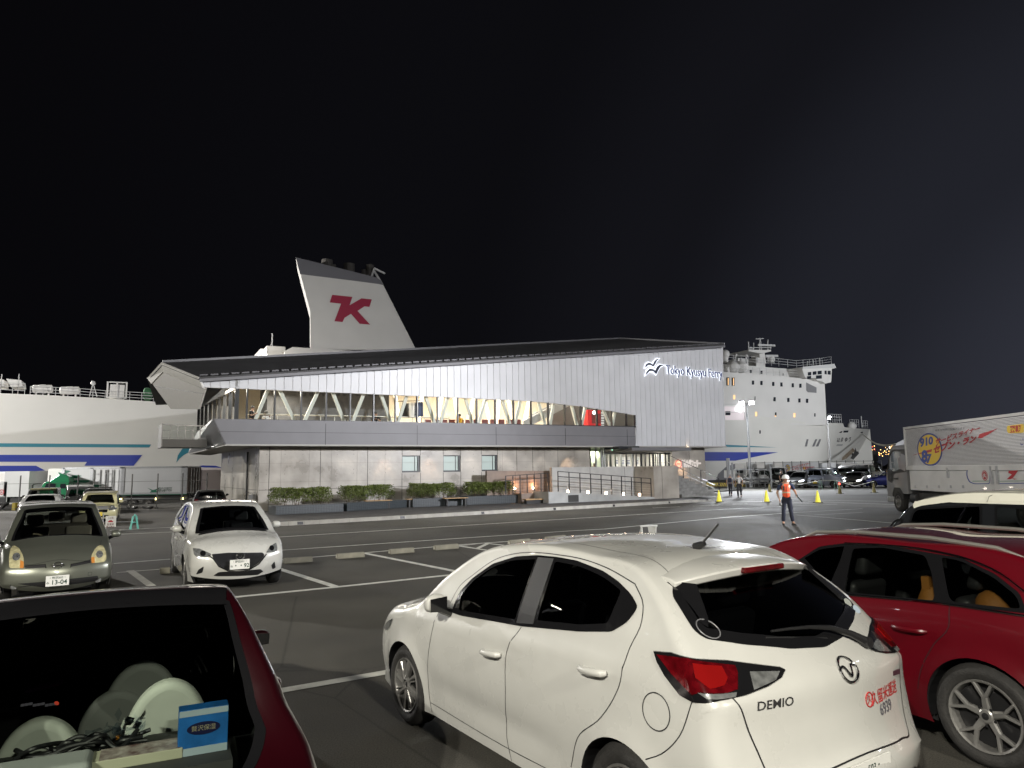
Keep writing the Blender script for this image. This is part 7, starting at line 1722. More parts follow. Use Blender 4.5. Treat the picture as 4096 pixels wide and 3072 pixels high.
# ---------------------------------------------------------------- box truck on the right
TS=2308.0;ta=math.atan((TS-2048)/FPX);TE=Vector((sin(ta),cos(ta),0));TN=Vector((-cos(ta),sin(ta),0))   # forward, and out of its left side
W0=G(3601,2047);W0.z=0
truck=empty('box_truck',W0-TN*1.1,atan2(TE.y,TE.x),'white box truck with ribbed silver body and a yellow round service emblem, on the right','truck')
def tl_(px,py,off=0.0):                                    # point on the truck's left side -> (x forward, z)
 q=on_plane(px,py,W0+TN*off,TN)-W0;return (q.dot(TE),q.z)
def zt(x,y): return (3350+.3918*x,1600+.3918*y)
TW=mat('truck_white',(.60,.60,.60),.35,coat=.4,noise=.08,nscale=1.5);RIB=mat('ribbed_aluminium',(.80,.80,.82),.35,metal=.2,noise=.05)
xf,zbt=tl_(*zt(712,705));xb=-13.0;ztp=tl_(*zt(690,285))[1]
zt2=ztp
mb=MB();z_=zbt+.12;n=34;hgt=(ztp-.08-z_)/n
mb.cur=1;mb.box(xb,xf,-1.13,1.10,zbt,ztp);mb.cur=0
for k in range(n): mb.prism([(xb+.05,1.10,z_+k*hgt),(xb+.05,1.118,z_+(k+.25)*hgt),(xb+.05,1.118,z_+(k+.6)*hgt),(xb+.05,1.10,z_+(k+.72)*hgt)],(xf-xb-.12,0,0))
cargo=mb.build('cargo_box',[RIB,mat('rib_groove',(.16,.16,.17),.6)],truck)
mb=MB();mb.box(xb,xf+.02,1.08,1.13,ztp-.06,ztp+.03);mb.box(xb,xf+.02,1.08,1.135,zbt-.04,zbt+.13);mb.box(xf-.08,xf+.02,1.08,1.13,zbt,ztp);mb.build('box_frame',TW,cargo)
zs0=tl_(*zt(760,920))[1]
mb=MB();mb.box(xb,xf-.15,.6,1.10,zs0,zbt-.05);sk=mb.build('side_skirt',TW,truck,bevel=.03)
mb=MB();mb.box(xb,xf-.15,-1.0,.6,.55,zbt-.05);mb.build('chassis',BLACK,truck)
mb=MB()
for x,y in ((797,885),(915,885),(1037,885),(1158,885),(1285,885)): a=tl_(*zt(x,y));mb.box(a[0]-.05,a[0]+.05,1.09,1.12,a[1]-.05,a[1]+.05)
for x,y0,y1 in ((1128,690,795),(1572,675,860),(1632,672,858)): a=tl_(*zt(x,y0));b=tl_(*zt(x,y1));mb.box(a[0]-.06,a[0]+.06,1.09,1.15,b[1],a[1])
mb.build('latch',STEEL,sk)
def tdecal(poly,name,m,off=1.125,par=None,px=True,rnd_=0):
 P_=[tl_(*zt(*p)) for p in poly] if px else poly
 if rnd_: P_=rounded(P_,rnd_)
 V,F=fill2d(P_,[],9e9);mb=MB();mb.add([(a,off,b) for a,b in V],F);return mb.build(name,m,par or cargo,fix=False)
YEL=mat('decal_yellow',(.72,.50,.05),.45);DBL=mat('decal_blue',(.03,.06,.28),.45);DRD=mat('decal_red',(.42,.02,.03),.45);DGN=mat('decal_green',(.05,.22,.12),.45)
ec_=tl_(*zt(952,505));et=tl_(*zt(952,335));el=tl_(*zt(820,505));er_=tl_(*zt(1078,505));RX=abs(er_[0]-el[0])/2;RZ=et[1]-ec_[1];RX=RZ if abs(RX-RZ)<.3 else RX;cx_=(el[0]+er_[0])/2
def ell(k): return [(cx_+RX*k*cos(2*pi*i/48),ec_[1]+RZ*k*sin(2*pi*i/48)) for i in range(48)]
tdecal(ell(1),'emblem_ring',DBL,1.124,px=False);tdecal(ell(.90),'emblem_disc',YEL,1.128,px=False)
def ttext(body,pa,pb,h0,h1,mt,name,bold=0,shear=0,off=1.134,par=None):
 """lettering from photo point pa to pb; h0, h1 = letter heights in photo px at both ends"""
 me=text_mesh(body,1.0,bold,0,shear,1.0,'LEFT');xs=[v.co.x for v in me.vertices];ys=[v.co.y for v in me.vertices];x0,x1,y0,y1=min(xs),max(xs),min(ys),max(ys);vs=[]
 for v in me.vertices:
  u=(v.co.x-x0)/(x1-x0);w_=(v.co.y-y0)/(y1-y0)-.5;h=h0+(h1-h0)*u;a,z__=tl_(*zt(pa[0]+(pb[0]-pa[0])*u,pa[1]+(pb[1]-pa[1])*u-h*w_));vs.append((a,off,z__))
 mb=MB().add(vs,[tuple(p.vertices) for p in me.polygons]);bpy.data.meshes.remove(me);return mb.build(name,mt,par or cargo,fix=False)
ttext('910',(850,440),(985,410),95,85,DBL,'emblem_number',.05);ttext('8',(866,575),(928,575),130,130,DBL,'emblem_number',.05);ttext('7',(915,600),(970,598),95,95,DBL,'emblem_number',.05)
ttext('サービスライナー',(1010,430),(1465,285),75,50,DRD,'lettering',.03,.25);ttext('セブン・ラン',(990,505),(1430,385),95,75,DRD,'lettering',.05,.25)
ttext('ご指定の時間にお届けします',(980,312),(1310,285),22,20,mat('grey_lettering',(.10,.10,.12),.4),'lettering',.0)
tdecal([(1440,388),(1458,348),(1600,305),(1650,285),(1560,345),(1480,388)],'red_swoosh',DRD);tdecal([(760,570),(880,530),(905,518),(975,500),(968,528),(900,545),(830,552)],'red_swoosh',DRD,1.132)
tdecal([(1745,262),(1910,242),(1910,335),(1755,340),(1738,320),(1738,280)],'yellow_panel',YEL,1.126,rnd_=.08);ttext('翌朝',(1770,300),(1880,290),75,75,DRD,'lettering',.03)
ttext('ご',(1880,430),(1910,425),70,70,DBL,'lettering',.03)
# striped panel on the skirt
tdecal([(1330,690),(1420,682),(1560,674),(1560,858),(1400,860),(1345,840),(1318,780),(1318,725)],'blue_outline',DBL,1.108,sk,rnd_=.1);tdecal([(1345,696),(1420,690),(1556,682),(1556,850),(1405,852),(1355,832),(1330,778),(1330,728)],'white_field',TW,1.112,sk,rnd_=.1)
tdecal([(1360,704),(1556,694),(1556,698),(1362,708)],'green_line',DGN,1.116,sk);tdecal([(1380,826),(1556,824),(1556,830),(1384,832)],'green_line',DGN,1.116,sk)
tdecal([(1640,674),(1910,660),(1910,668),(1640,682)],'blue_line',DBL,1.112,sk);tdecal([(1640,688),(1910,676),(1910,682),(1640,693)],'green_line',DGN,1.112,sk);tdecal([(1640,828),(1910,822),(1910,828),(1640,833)],'green_line',DGN,1.112,sk);tdecal([(1640,850),(1910,845),(1910,853),(1640,858)],'blue_line',DBL,1.112,sk)
tdecal([(1752,722),(1852,718),(1790,800),(1840,806),(1808,812),(1788,800),(1770,808),(1730,810),(1785,760),(1748,745)],'kanji_emblem',DRD,1.114,sk)
c_=tl_(*zt(1507,771));r__=.17
for k,rr in ((0,1.0),(1,.84),(2,.74)): tdecal([(c_[0]+r__*1.05*rr*cos(i*pi/16),c_[1]+r__*rr*sin(i*pi/16)) for i in range(32)],'round_seal',(DRD,TW,DRD)[k],1.114+.002*k,sk,px=False)
ttext('久',(1488,771),(1528,769),48,48,TW,'lettering',.06,off=1.121,par=sk)
# cab
cabp=[(700,705),(696,470),(660,440),(600,440),(500,478),(474,500),(466,560),(455,700),(447,740),(452,900),(462,1060),(520,1066),(548,1000),(700,1000)]
CP=[tl_(*zt(*p)) for p in cabp]
x0c=xf+.02;x1c=max(p[0] for p in CP);CABL=2.1
# side outline in metres built from survey heights with a believable cab length
zr=tl_(*zt(600,455))[1];zwb=tl_(*zt(540,705))[1];zbb=.42
side=[(x0c+.08,zbt-.1),(x0c+.08,zr-.25),(x0c+.25,zr-.02),(x0c+1.35,zr-.05),(x0c+1.72,zr-.18),(x0c+1.88,zr-.5),(x0c+2.02,zwb),(x0c+2.12,zwb-.35),(x0c+2.14,.9),(x0c+2.10,zbb),(x0c+1.72,zbb),(x0c+1.68,.72),(x0c+1.45,1.02),(x0c+.85,1.02),(x0c+.55,.78),(x0c+.08,.78)]
def cabside(px,py): a,b=tl_(*zt(px,py));return (a,b)
mb=MB();V,F=fill2d(rounded(side,.06),[],9e9)
for yy,fl in ((1.08,1),(-1.08,-1)): mb.add([(a,yy-fl*(.06 if b>zwb else 0),b) for a,b in V],F)
sd_=rounded(side,.06);n=len(sd_);mb.add([(a,1.08-(.06 if b>zwb else 0),b) for a,b in sd_]+[(a,-1.08+(.06 if b>zwb else 0),b) for a,b in sd_],[(i,(i+1) % n,(i+1) % n+n,i+n) for i in range(n)])
CABM=mat('cab_shaded_grey',(.20,.20,.21),.35,coat=.5,noise=.08,nscale=1.5);cab=mb.build('cab',CABM,truck,weld=.001)  # shade on the cab is put into this darker grey
mb=MB();pl=rounded([(x0c+.62,zwb-.02),(x0c+.62,zr-.30),(x0c+1.40,zr-.30),(x0c+1.72,zr-.55),(x0c+1.84,zwb-.04),(x0c+1.3,zwb-.10)],.06)
V,F=fill2d(pl,[],9e9);mb.add([(a,1.045 if b>zwb else 1.09,b) for a,b in V],F);wn=mb.build('side_window',mat('truck_glass',(.10,.12,.13),.08,coat=1,emit=(.5,.55,.6),es=.06),cab,fix=False)
mb=MB();V,F=fill2d(rounded([(x0c+.10,zwb-.12),(x0c+.10,zr-.22),(x0c+1.45,zr-.2),(x0c+1.86,zr-.5),(x0c+1.98,zwb-.1),(x0c+1.98,zwb-.5),(x0c+1.6,zwb-.62),(x0c+1.45,zwb-.2)],.05),[grow(pl,-.01)],9e9);mb.add([(a,(1.035 if b>zwb else 1.088),b) for a,b in V],F);mb.build('window_surround',BLACK,cab,fix=False)
mb=MB();mb.box(x0c+1.0,x0c+1.35,1.082,1.10,zwb-.45,zwb-.38);mb.build('door_handle',BLACK,cab)
mb=MB();mb.prism([(x0c+1.9,-.95,zwb),(x0c+1.9,.95,zwb),(x0c+1.80,.88,zr-.3),(x0c+1.80,-.88,zr-.3)],(.12,0,0));mb.build('windshield',mat('truck_glass',(.10,.12,.13),.08),cab)
mb=MB();mb.prism([(x0c+.15,.95,zr-.05),(x0c+1.55,.95,zr-.10),(x0c+1.3,.85,zr+.12),(x0c+.55,.85,zr+.25),(x0c+.2,.85,ztp-.03)],(0,-1.9,0));mb.build('wind_deflector',CABM,cab,bevel=.05)
mb=MB();mb.box(x0c+1.5,x0c+2.16,-1.1,1.1,.36,.62);mb.build('bumper',STEEL,cab,bevel=.04)
mb=MB();mx0=x0c+2.35
mb.tube([(x0c+2.0,1.08,zwb-.1),(mx0,1.45,zwb+.1),(mx0,1.45,zwb+.35)],.02,6);mb.tube([(x0c+1.9,1.0,zr-.2),(mx0,1.42,zwb+1.0),(mx0,1.45,zwb+.9)],.02,6)
mr=mb.build('mirror_arm',BLACK,truck);mb=MB();mb.box(mx0-.06,mx0+.04,1.30,1.52,zwb+.35,zwb+.85);mb.box(mx0-.06,mx0+.04,1.30,1.52,zwb+.08,zwb+.30);mb.build('mirror',BLACKG,mr,bevel=.03)
mb=MB();mb.lathe([(.50,.0),(.50,-.35),(.44,-.35),(.44,0)],Matrix.Translation((x0c+1.15,1.1,.47)) @ Matrix.Rotation(-pi/2,4,'X'),24,closed=True,a0=0,a1=pi) if False else None
mb.box(x0c+.62,x0c+1.68,.7,1.06,.55,1.02);mb.build('wheel_well',BLACK,cab)
for x in (x0c+1.12,): add_wheel(truck,x,1.08,.43,.26,'truck',.26);add_wheel(truck,x,-1.08,.43,.26,'truck',.26)
for x in (-8.6,-9.7):
 add_wheel(truck,x,1.08,.43,.26,'truck',.26)
mb=MB();mb.box(xf-2.6,xf-.5,.75,1.0,.5,.85);mb.tube([(xf-.6,.9,.62),(xf-.1,.9,.62)],.25,16);mb.build('air_tank',BLACK,truck)
# ---------------------------------------------------------------- lorries behind the fence on the left (standing on the lower quay apron)
def lorry_frame(pa,pb,z=-.70):
 a,b=G(*pa,z),G(*pb,z);d=(b-a).normalized();return a,d,(b-a).length
def zl1(x,y): return (x/2.458,1850+y/2.458)
TRW=mat('trailer_white',(.58,.59,.60),.4,noise=.05,nscale=.5);TGR=mat('trailer_green',(.01,.12,.07),.4);CGR=mat('cab_green',(.02,.30,.13),.3,coat=1.0)
D_=62.0
def pt(x,y,Y=D_): return at(*zl1(x,y),Y)
FWD=Vector((-1,0,0))
def lorry(name,label,Y,x_front,x_rear,ytop,cat='lorry',group='lorries on the quay behind the fence'):
 a=pt(x_rear,400,Y);b=pt(x_front,400,Y);r_=empty(name,(b.x,Y,-.70),pi,label,cat,group)
 L=a.x-b.x;H_=pt(x_rear,ytop,Y).z+.70;return r_,L,H_
def lx(x,Y,r_): return r_.location.x-pt(x,300,Y).x       # photo column -> metres ahead (+x towards the front = screen left)
def lz(y,Y): return pt(1000,y,Y).z+.70
def trailer_wheels(r_,xs,y=-1.1,R=.47):
 for x in xs: add_wheel(r_,x,1.12,R,R*.6,'truck',.26)
# long trailer with green stripes, behind green cab
Y1=60.0
r_,L,H_=lorry('semi_trailer','long white trailer with dark green stripes at its front, coupled to the green cab',Y1,690,1265,45)
mb=MB();mb.box(-L,0,-1.2,1.2,1.15,H_);box=mb.build('cargo_box',TRW,r_)
mb=MB();mb.box(-L,0,-1.0,1.0,.7,1.15);mb.build('chassis',BLACK,r_)
mb=MB()
for i,(xa,xb,y) in enumerate(((712,775,88),(712,880,135),(712,970,185),(712,1082,232),(712,1190,282),(712,1250,330))):
 a,b=lx(xa,Y1,r_),lx(xb,Y1,r_);z_=lz(y,Y1);h=.13;mb.add([(a,1.205,z_-h),(b+.4,1.205,z_-h),(b,1.205,z_+h*.4),(b+.3,1.205,z_+h),(a,1.205,z_+h)],[(0,1,2,3,4)])
mb.build('green_stripe',TGR,box,fix=False)
mb=MB()
for x in (700,975,1262): a=lx(x,Y1,r_);mb.box(a-.12,a+.12,1.19,1.24,1.15,H_)
mb.box(-L,0,1.19,1.24,H_-.12,H_+.02);mb.build('box_frame',STEEL,box)
mb=MB()
for x in (1000,1060,1110,1130,1175,1190,1240): a=lx(x,Y1,r_);mb.tube([(a,1.25,1.25),(a,1.25,H_-.2)],.035,6)
for x in (1030,1150):
 for z_ in (1.6,2.2,2.8): a=lx(x,Y1,r_);mb.box(a-.12,a+.12,1.22,1.27,z_,z_+.06)
mb.build('door_bar',STEEL,box)
mb=MB();mb.box(.0,1.5,-.9,.9,H_-1.3,H_-.05);mb.build('cooling_unit',SUP,r_,bevel=.15)
trailer_wheels(r_,[-L+1.6,-L+2.9])
# green tractor cab
Y2=57.3
r_,L,H_=lorry('tractor_unit','green lorry cab with a sloping green wind deflector',Y2,425,663,90);r_.rotation_euler=(0,0,pi+.38)
zc_=lz(185,Y2)
mb=MB();pr=[(0,.75),(.08,1.6),(-.15,zc_-.1),(-.35,zc_+.05),(-L,zc_+.05),(-L,.75)];mb.prism([(a,-1.2,b) for a,b in pr],(0,2.4,0));cb=mb.build('cab',CGR,r_,bevel=.06)
mb=MB();pr=[(-.45,zc_),(-1.2,lz(120,Y2)),(-L*.55,lz(88,Y2)),(-L+.1,lz(130,Y2)),(-L,zc_)];mb.prism([(a,-1.05,b) for a,b in pr],(0,2.1,0));mb.build('wind_deflector',CGR,cb,bevel=.06)
mb=MB();zw_=lz(255,Y2);pr=[(-.22,zw_),(-.35,zc_-.12),(-L*.52,zc_-.12),(-L*.52,zw_)];mb.prism([(a,1.19,b) for a,b in rounded(pr,.08)],(0,.03,0));pr=[(-L*.68,zw_+.05),(-L*.68,zc_-.15),(-L*.88,zc_-.15),(-L*.88,zw_+.05)];mb.prism([(a,1.19,b) for a,b in rounded(pr,.08)],(0,.03,0));mb.build('side_window',SHW,cb)
mb=MB();mb.box(-.1,.12,-1.1,1.1,.55,1.0);mb.bar((.05,1.0,zc_-.1),(.5,1.35,zc_-.15),.05);mb.box(.45,.55,1.2,1.45,zc_-.9,zc_-.2);mb.build('bumper',BLACK,cb)
trailer_wheels(r_,[-1.4])
mb=MB();mb.box(-L-3,-L,-1,1,.6,1.1);mb.build('chassis',BLACK,r_)
# big trailer in front with green leaf mark
Y3=57.0
r_,L,H_=lorry('semi_trailer','plain white trailer with a green express company mark low on its side',Y3,1262,1900,38)
mb=MB();mb.box(-L,0,-1.2,1.2,1.25,H_);box=mb.build('cargo_box',mat('trailer_grey_white',(.50,.51,.53),.45,noise=.05,nscale=.5),r_)
mb=MB();mb.box(-L,0,1.19,1.235,H_-.10,H_+.02);mb.box(-L,-L+.5,1.19,1.235,1.2,H_);mb.box(-.25,0,1.19,1.235,1.2,H_);mb.box(-L,0,1.19,1.23,1.2,1.34);mb.build('box_frame',STEEL,box)
mb=MB();mb.box(-L,0,1.20,1.21,lz(322,Y3),lz(312,Y3));mb.build('green_stripe',TGR,box)
mb=MB();mb.box(-L,0,-1,1,.8,1.25);mb.box(-L,0,.9,1.15,.45,.55);mb.box(-L,0,.9,1.15,.75,.82);mb.build('chassis',BLACK,r_)
a=lx(1590,Y3,r_);z_=lz(282,Y3);mb=MB();mb.add([(a+.55,1.215,z_+.25),(a+.1,1.215,z_+.05),(a-.5,1.215,z_+.25),(a-.15,1.215,z_),(a-.55,1.215,z_-.3),(a,1.215,z_-.12),(a+.55,1.215,z_-.28),(a+.2,1.215,z_)],[tuple(range(8))]);mb.build('leaf_mark',TGR,box,fix=False)
for body,x0_,x1_,y0_,h_ in (('SEIKO EXPRESS',1625,1760,272,.34),('CO., LTD.',1625,1700,291,.22)):
 me=text_mesh(body,1,.01,0,.2,1,'LEFT');xs=[v.co.x for v in me.vertices];k=(lx(x0_,Y3,r_)-lx(x1_,Y3,r_))/(max(xs)-min(xs));mb=MB();mb.add([(lx(x0_,Y3,r_)-(v.co.x-min(xs))*k,1.216,lz(y0_,Y3)+v.co.y*h_*1.3) for v in me.vertices],[tuple(p.vertices) for p in me.polygons]);mb.build('lettering',INK,box,fix=False)
trailer_wheels(r_,[lx(1372,Y3,r_),lx(1522,Y3,r_)])
mb=MB();mb.box(-L-.04,-L,-1.15,1.15,1.3,H_-.1);dr_=mb.build('rear_door',mat('door_brown',(.22,.18,.16),.5),box);mb=MB()
for y in (-.7,-.25,.25,.7): mb.tube([(-L-.08,y,1.2),(-L-.08,y,H_-.12)],.04,6)
mb.build('door_bar',STEEL,dr_)
mb=MB()
for x in (1270,1612,1862): a=lx(x,Y3,r_);mb.box(a-.08,a+.08,1.16,1.2,lz(360,Y3)-.08,lz(360,Y3)+.08)
mb.build('marker_light',emis('marker_yellow',(1,.85,.35),6),r_)
mb=MB();a,b=lx(1305,Y3,r_),lx(1600,Y3,r_);mb.box(b,a,.9,1.2,lz(362,Y3),lz(352,Y3));mb.build('mudguard',STEEL,r_)
# next trailer end with open doors and a pinkish box beyond
Y4=60.0
r_,L,H_=lorry('semi_trailer','trailer end seen between the plain white trailer and the concrete corner, doors latched',Y4,1960,2260,52)
mb=MB();mb.box(-L,0,-1.2,1.2,1.2,H_);box=mb.build('cargo_box',mat('pinkish_white',(.46,.40,.40),.5),r_);mb=MB();a=lx(2010,Y4,r_);mb.box(a,0,1.19,1.23,1.2,H_-.1);mb.build('rear_door',mat('door_brown',(.22,.18,.16),.5),box)
mb=MB()
for x in (1950,1990,2010,2022): q=lx(x,Y4,r_);mb.tube([(q,1.27,1.0),(q,1.27,H_-.15)],.045,6)
mb.build('door_bar',STEEL,box);mb=MB();mb.box(-L,0,-1,1,.6,1.2);mb.build('chassis',BLACK,r_);trailer_wheels(r_,[-1.5])
# white lorry at far left
Y5=60.5
r_,L,H_=lorry('box_lorry','white box lorry at the far left edge, cab facing left',Y5,150,365,85)
mb=MB();mb.box(-L,.2,-1.2,1.2,1.05,H_);mb.build('cargo_box',TRW,r_);mb=MB();mb.box(-L,2.6,-1,1,.6,1.05);mb.build('chassis',BLACK,r_)
mb=MB();mb.box(.2,1.4,-.9,.9,H_-1.5,H_-.02);mb.build('cooling_unit',SUP,r_,bevel=.15)
xcf=lx(-60,Y5,r_);xcr=lx(170,Y5,r_);zr_=lz(170,Y5)
mb=MB();pr=[(xcr,.6),(xcr,zr_),(xcf-.4,zr_),(xcf-.1,1.9),(xcf,.9),(xcf,.5)];mb.prism([(a,-1.2,b) for a,b in pr],(0,2.4,0));cb=mb.build('cab',TRW,r_,bevel=.06)
mb=MB();a,b=lx(95,Y5,r_),lx(-30,Y5,r_);mb.prism([(a_,1.19,b_) for a_,b_ in rounded([(a,2.1),(a,zr_-.2),(b,zr_-.2),(b+.2,1.9)],.08)],(0,.03,0));mb.build('side_window',SHW,cb)
q=lx(115,Y5,r_);zq=lz(275,Y5);mb=MB();mb.lathe([(.22,0),(.15,.0)],Matrix.Translation((q,1.21,zq)) @ Matrix.Rotation(-pi/2,4,'X'),20);mb.box(q-.1,q+.1,1.205,1.21,zq-.04,zq+.04);mb.build('door_seal',DRD,cb,fix=False)
mb=MB();q=lx(90,Y5,r_);mb.box(q-.75,q+.75,.8,1.22,.3,1.25);mb.build('wheel_well',BLACK,cb,bevel=.3,seg=4)
add_wheel(r_,q,1.2,.52,.31,'truck',.26)
# ---------------------------------------------------------------- boundary fence, wire and posts
root=empty('boundary_fence',(fA.x,fA.y,0),0,'thin steel post and wire fence between the car park and the lorries','fence')
FM=mat('dull_fence_post',(.12,.12,.12),.5,metal=.5);prev=None
for i,(px,yb,yt) in enumerate(((-60,2057,1904),(73,2052,1902),(191,2047,1901),(305,2044,1899),(417,2041,1897),(523,2037,1896),(626,2034,1894),(726,2031,1893),(824,2028,1891))):
 b=G(px,yb);t=at(px,yt,b.y);q=b-root.location;mb=MB();mb.tube([q,(q.x,q.y,t.z)],.035,6);mb.tube([(q.x,q.y,0),(q.x,q.y,.08)],.09,6);mb.build('post',FM,root)
 cur=Vector((q.x,q.y,t.z))
 if prev is not None:
  for k in (.78,.28,.12): mb=MB();mb.bar((prev.x,prev.y,prev.z*k),(cur.x,cur.y,cur.z*k),.018);mb.build('wire',FM,root)
 prev=cur
# yellow-black barrier blocks at the fence foot, far left and behind the steps
def stripes(a,b,h,n,label):
 d=(b-a);L=d.length;d.normalize();r_=empty('hazard_barrier',a,atan2(d.y,d.x),label,'barrier');mb=MB();m2=MB()
 mb.box(0,L,0,.3,0,h);mb.build('beam',mat('hazard_yellow',(.55,.42,.04),.6),r_)
 for k in range(n): x=L*(k+.2)/n;w_=L/n*.45;m2.add([(x,-.004,.01),(x+w_,-.004,.01),(x+w_+h*.5,-.004,h-.01),(x+h*.5,-.004,h-.01)],[(0,1,2,3)])
 m2.build('black_stripe',BLACK,r_,fix=False)
a=G(*zl1(145,470));b=G(*zl1(255,464));a.z=b.z=0;stripes(a,b,.45,4,'short yellow and black striped kerb barrier by the white lorry')
a=G(*z5(85,1248));b=G(*z5(560,1252));stripes(a,b,.38,22,'long yellow and black striped quay barrier behind the pedestrians')
# ---------------------------------------------------------------- people
def skinned(name,V,E,R,m,parent,sub=2,root_i=0):
 me=bpy.data.meshes.new(name);me.from_pydata([tuple(v) for v in V],E,[]);o=bpy.data.objects.new(name,me);COL.objects.link(o)
 o.modifiers.new('skin','SKIN');
 for i,r in enumerate(R):
  sv=me.skin_vertices[0].data[i];sv.radius=r if isinstance(r,tuple) else (r,r);sv.use_root=(i==root_i)
 ss=o.modifiers.new('sub','SUBSURF');ss.levels=ss.render_levels=sub
 dg=bpy.context.evaluated_depsgraph_get();nm=bpy.data.meshes.new_from_object(o.evaluated_get(dg));bpy.data.objects.remove(o);bpy.data.meshes.remove(me)
 nm.name=name;return link(name,nm,parent,m,True)
SKIN=mat('skin',(.42,.25,.17),.55)
def person(loc,yaw,H,label,pose,shirt,trousers,hair=(.015,.012,.01),extras=None,detail=1,group=None,bare_arms=True,shoes=(.02,.02,.02)):
 """pose: dict of joints in metres for a 1.72 m figure, x = forward, y = left"""
 k=H/1.72;root=empty('person',loc,yaw,label,'person',group);root.scale=(k,k,k)
 P=dict(pel=(0,0,.96),waist=(0,0,1.08),chest=(.01,0,1.28),neck=(.0,0,1.45),nk2=(.01,0,1.52),head=(.02,0,1.60),top=(.02,0,1.66),
             hL=(0,.085,.80),kL=(.03,.11,.48),aL=(0,.12,.09),tL=(.15,.13,.04),hR=(0,-.085,.80),kR=(.03,-.11,.48),aR=(0,-.12,.09),tR=(.15,-.13,.04),
             sL=(0,.19,1.40),eL=(-.02,.25,1.13),wL=(.05,.25,.88),sR=(0,-.19,1.40),eR=(-.02,-.25,1.13),wR=(.05,-.25,.88));P.update(pose)
 P={a: Vector(b) for a,b in P.items()}
 N=['pel','waist','chest','neck','nk2','head','top','hL','kL','aL','tL','hR','kR','aR','tR','sL','eL','wL','sR','eR','wR']
 rad=dict(pel=(.13,.105),waist=(.12,.095),chest=(.135,.10),neck=(.065,.06),nk2=(.05,.05),head=(.078,.092),top=(.06,.07),hL=.082,kL=.060,aL=.042,tL=.035,hR=.082,kR=.060,aR=.042,tR=.035,sL=.052,eL=.042,wL=.028,sR=.052,eR=.042,wR=.028)
 hand={}
 for s_ in 'LR':                                            # a palm with five separate fingers at each wrist
  w_=P['w'+s_];e_=P['e'+s_];d=(w_-e_).normalized();sd=d.cross(Vector((1,0,0)));sd=(sd if sd.length>.2 else d.cross(Vector((0,0,1)))).normalized();fw=d.cross(sd).normalized()
  hand[s_]=w_+d*.09
  if detail >= 2:
   V=[w_,w_+d*.05,w_+d*.085];E=[(0,1),(1,2)];R=[(.024,.018),(.036,.016),(.038,.014)]
   for q,(off,ln) in enumerate(((-.030,.062),(-.010,.074),(.011,.070),(.030,.055))):
    b=w_+d*.09+fw*off;i=len(V);V += [b,b+d*ln*.5+sd*.012,b+d*ln*.8+sd*.035];E += [(2,i),(i,i+1),(i+1,i+2)];R += [.0095,.009,.007]
   i=len(V);b=w_+d*.03-fw*.034;V += [b,b+d*.03-fw*.02+sd*.01,b+d*.058-fw*.02+sd*.02];E += [(1,i),(i,i+1),(i+1,i+2)];R += [.012,.010,.008]
   hd_=(V,E,R)
   hand[s_+'m']=hd_
 V=[P[n] for n in N];R=[rad[n] for n in N];ix={n: i for i,n in enumerate(N)}
 E=[('pel','waist'),('waist','chest'),('chest','neck'),('neck','nk2'),('nk2','head'),('head','top'),('pel','hL'),('hL','kL'),('kL','aL'),('aL','tL'),('pel','hR'),('hR','kR'),('kR','aR'),('aR','tR'),('neck','sL'),('sL','eL'),('eL','wL'),('neck','sR'),('sR','eR'),('eR','wR')]
 E=[(ix[a],ix[b]) for a,b in E]
 for s_ in 'LR':
  if s_+'m' in hand:
   v,e,r=hand[s_+'m'];n0=len(V);V += v[1:];R += r[1:];mp=lambda i: ix['w'+s_] if i==0 else n0+i-1;E += [(mp(a),mp(b)) for a,b in e]
  else:
   n0=len(V);V.append(hand[s_]);R.append((.032,.018));E.append((ix['w'+s_],n0))
 body=skinned('body',V,E,R,SKIN,root,2)
 g=1.18
 def sub(names,edges,name,m,gr=g,radx=None):
  V=[P[n] for n in names];i_={n: i for i,n in enumerate(names)};R=[]
  for n in names:
   r=(radx or {}).get(n,rad[n]);r=r if isinstance(r,tuple) else (r,r);R.append((r[0]*gr,r[1]*gr))
  return skinned(name,V,[(i_[a],i_[b]) for a,b in edges],R,m,root,2)
 P['eL2']=P['sL'].lerp(P['eL'],.8);P['eR2']=P['sR'].lerp(P['eR'],.8);rad['eL2']=rad['eR2']=.048
 P['aL2']=P['kL'].lerp(P['aL'],1.0);P['aR2']=P['kR'].lerp(P['aR'],1.0);rad['aL2']=rad['aR2']=.056
 sub(['pel','waist','chest','neck','sL','eL2','sR','eR2'],[('pel','waist'),('waist','chest'),('chest','neck'),('neck','sL'),('sL','eL2'),('neck','sR'),('sR','eR2')],'shirt',shirt)
 P['w1']=P['pel'].lerp(P['waist'],.7);rad['w1']=(.135,.11)
 sub(['w1','pel','hL','kL','aL2','hR','kR','aR2'],[('w1','pel'),('pel','hL'),('hL','kL'),('kL','aL2'),('pel','hR'),('hR','kR'),('kR','aR2')],'trousers',trousers,1.22)
 for s_ in 'LR':
  a,t=P['a'+s_],P['t'+s_];mb=MB();d=(t-a).to_2d().to_3d().normalized();sd=Vector((-d.y,d.x,0));h=min(a.z,t.z)-.045
  ring=lambda c,w_,z_: [c+sd*w_+Vector((0,0,z_)),c-sd*w_+Vector((0,0,z_))]
  base=Vector((a.x,a.y,h));vs=[]
  for f,w_,z_ in ((-.06,.035,.09),(0,.045,.11),(.09,.05,.07),(.17,.045,.05),(.20,.02,.03)): c=base+d*f;vs += [c+sd*w_,c-sd*w_,c-sd*w_*.7+Vector((0,0,z_)),c+sd*w_*.7+Vector((0,0,z_))]
